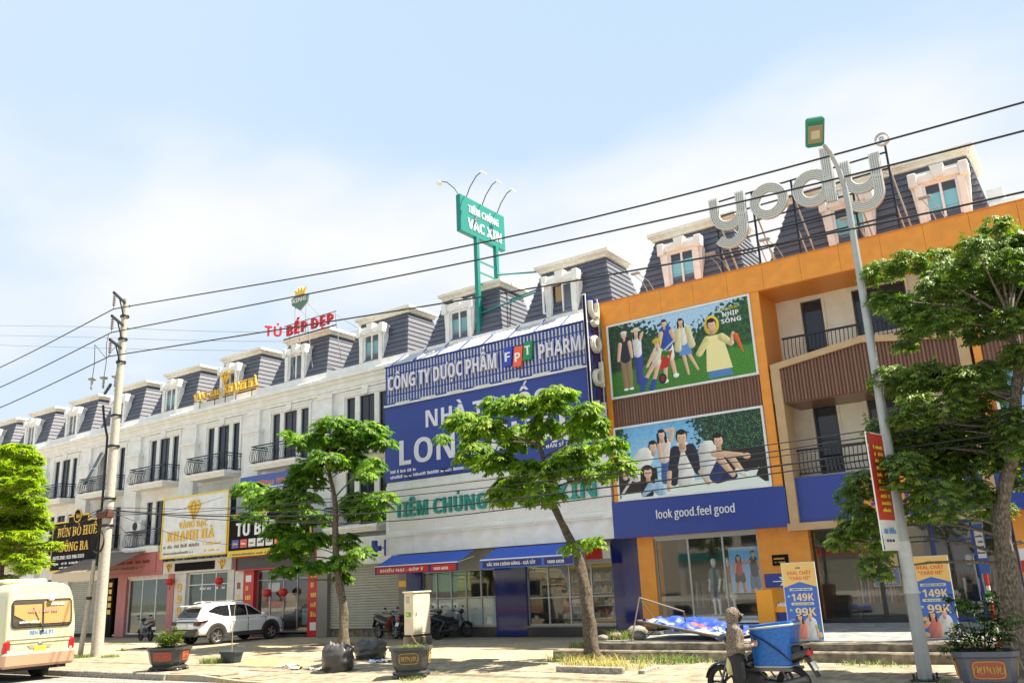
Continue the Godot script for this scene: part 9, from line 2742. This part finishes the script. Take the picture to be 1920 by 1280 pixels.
func fallen_frame():
	# collapsed steel canopy frame with its blue sheet sagging on the terrace
	var t := wthing("fallen_canopy", "collapsed rusty canopy frame with crumpled blue sheet on the terrace", "canopy frame", Vector3(-9.6, 0.4, -20.6))
	var y0 := 0.40
	var a := Vector3(-10.62, 0.86, -20.35); var b := Vector3(-8.15, 0.46, -20.05); var c := Vector3(-7.7, 0.50, -21.9); var d := Vector3(-10.3, 0.80, -22.1)
	for q in [[a, b, 0.04, "edge_beam"], [b, c, 0.03, "edge_beam"], [c, d, 0.03, "edge_beam"], [d, a, 0.03, "edge_beam"], [Vector3(-10.62, 0.41, -19.95), Vector3(-10.52, 1.42, -20.35), 0.022, "leg"], [Vector3(-10.52, 1.42, -20.35), Vector3(-9.72, 1.03, -21.2), 0.024, "top_bar"], [Vector3(-9.72, 1.03, -21.2), Vector3(-9.72, 0.62, -21.3), 0.022, "leg"], [Vector3(-10.52, 1.40, -20.35), Vector3(-10.4, 0.86, -20.9), 0.016, "leg"], [Vector3(-8.45, 0.50, -20.4), Vector3(-8.65, 0.72, -20.7), 0.018, "leg"], [Vector3(-10.4, 0.44, -20.2), Vector3(-10.1, 0.7, -20.5), 0.016, "leg"]]:
		var mb := MB.new()
		mb.tube([q[0], q[1]], q[2], 6)
		put0(t, q[3], mb, mt("rusty_steel", lin(0.30, 0.25, 0.19), 0.7, 0.3, M.concrete.albedo_texture, 2.0))
	var f := FastNoiseLite.new(); f.seed = 14; f.frequency = 1.4; f.fractal_octaves = 3
	var mb := MB.new()
	var rows = []
	for j in 22:
		var row = []
		for i in 45:
			var u := i / 44.0; var v := j / 21.0
			var p := a.lerp(b, u).lerp(d.lerp(c, u), v)
			p.y += 0.15 * f.get_noise_2d(u * 3.2, v * 2.2) + 0.05 * f.get_noise_2d(u * 11.0, v * 8.0) + (0.05 if v > 0.6 else -0.01)
			p.y = maxf(p.y, 0.43)
			row.append(p)
		rows.append(row)
	mb.grid(rows)
	var so := put0(t, "sheet", mb, mt("sheet_blue", lin(0.022, 0.07, 0.44), 0.45))
	for q in [[15, 23, 10, 14, "red_print", mt("sheet_red", lin(0.42, 0.08, 0.08), 0.45)], [2, 12, 1, 8, "pale_print", mt("sheet_pale", lin(0.28, 0.36, 0.46), 0.5)], [26, 42, 1, 5, "pale_print", M.sheet_pale], [24, 34, 8, 10, "pale_print", M.sheet_pale]]:
		var g = []
		for j in range(q[2], q[3] + 1):
			var row = []
			for i in range(q[0], q[1] + 1): row.append(rows[j][i] + Vector3(0, 0.006, 0))
			g.append(row)
		mb = MB.new()
		mb.grid(g)
		put0(so, q[4], mb, q[5])
	t = wthing("paving_slab", "white paving slab lying on the terrace beside the stones", "slab", Vector3(-11.2, 0.4, -22.2))
	mb = MB.new()
	mb.cbox(Vector3(-11.2, 0.45, -22.2), Vector3(0.7, 0.08, 0.4), 0.012, Basis(Vector3.UP, 0.15))
	put0(t, "slab", mb, M.granite)

# ---------------------------------------------------------------- the far side of the street, which the shop glass mirrors
func make_across():
	var cols = [lin(0.62, 0.58, 0.48), lin(0.55, 0.50, 0.45), lin(0.66, 0.64, 0.60), lin(0.50, 0.46, 0.36)]
	var labs = ["cream two-storey house across the road facing the pharmacy", "grey-brown two-storey house across the road facing the jeweller", "pale two-storey house across the road facing the clothes shop", "tan two-storey house across the road facing the noodle shop"]
	var xs = [-20.0, -31.0, -6.0, -44.0]
	for i in 4:
		var x: float = xs[i]
		var h := 6.4 + 0.5 * (i % 3)
		var t := thing("opposite_house", labs[i], "house", Vector3(x, 0, 24.0), PI, "houses across the road")
		var m := mt("opposite_wall_%d" % i, cols[i], 0.85)
		bx(t, "wall", -4.6, 4.6, -0.2, h, -8.0, 0.0, m)
		bx(t, "roof", -4.9, 4.9, h, h + 0.25, -8.3, 0.5, M.tan_panel)
		bx(t, "roller_shutter", -4.0, 4.0, 0.0, 2.9, 0.0, 0.02, M.shutter)
		bx(t, "shop_sign", -4.4, 4.4, 3.0, 3.8, 0.02, 0.16, [M.red_panel, M.teal_paint, M.blue_panel, M.yellow_panel][i])
		for k in 3: window_at(t, -3.6 + k * 2.6, -1.9 + k * 2.6, 4.4, 5.8, 0.01, 2, 1, M.dark_frame, M.dark_glass)
	for i in 5:
		var x := -38.0 + i * 9.0
		var pads = []
		for k in 10: pads.append([x + 1.6 * cos(k * 2.4) * (0.4 + 0.06 * k), 3.6 + 0.25 * k, 16.5 + 1.4 * sin(k * 2.4) * (0.4 + 0.06 * k), 0.9, 0.5])
		tree("opposite_tree", ["round street tree across the road before the tan house", "round street tree across the road before the grey-brown house", "round street tree across the road before the cream house", "round street tree across the road between cream and pale houses", "round street tree across the road before the pale house"][i], [Vector3(x, -0.1, 16.5), Vector3(x + 0.05, 2.0, 16.5), Vector3(x, 4.5, 16.5), Vector3(x, 6.0, 16.5)], pads, {"seed": 40 + i, "r0": 0.16, "r1": 0.05, "bark": M.bark_dark, "leaf_mat": M.leaf_green, "density": 60.0, "spray": 0.4, "pairs": 4, "leaf": 0.24, "old": Color(0.04, 0.10, 0.02), "young": Color(0.13, 0.22, 0.02)})
	var pv := MB.new()
	pv.box(-120, 60, -0.18, 0.0, 9.0, 24.0)
	structure("opposite_pavement", pv.mesh(), mt("paving_across", lin(0.48, 0.46, 0.42), 0.9))
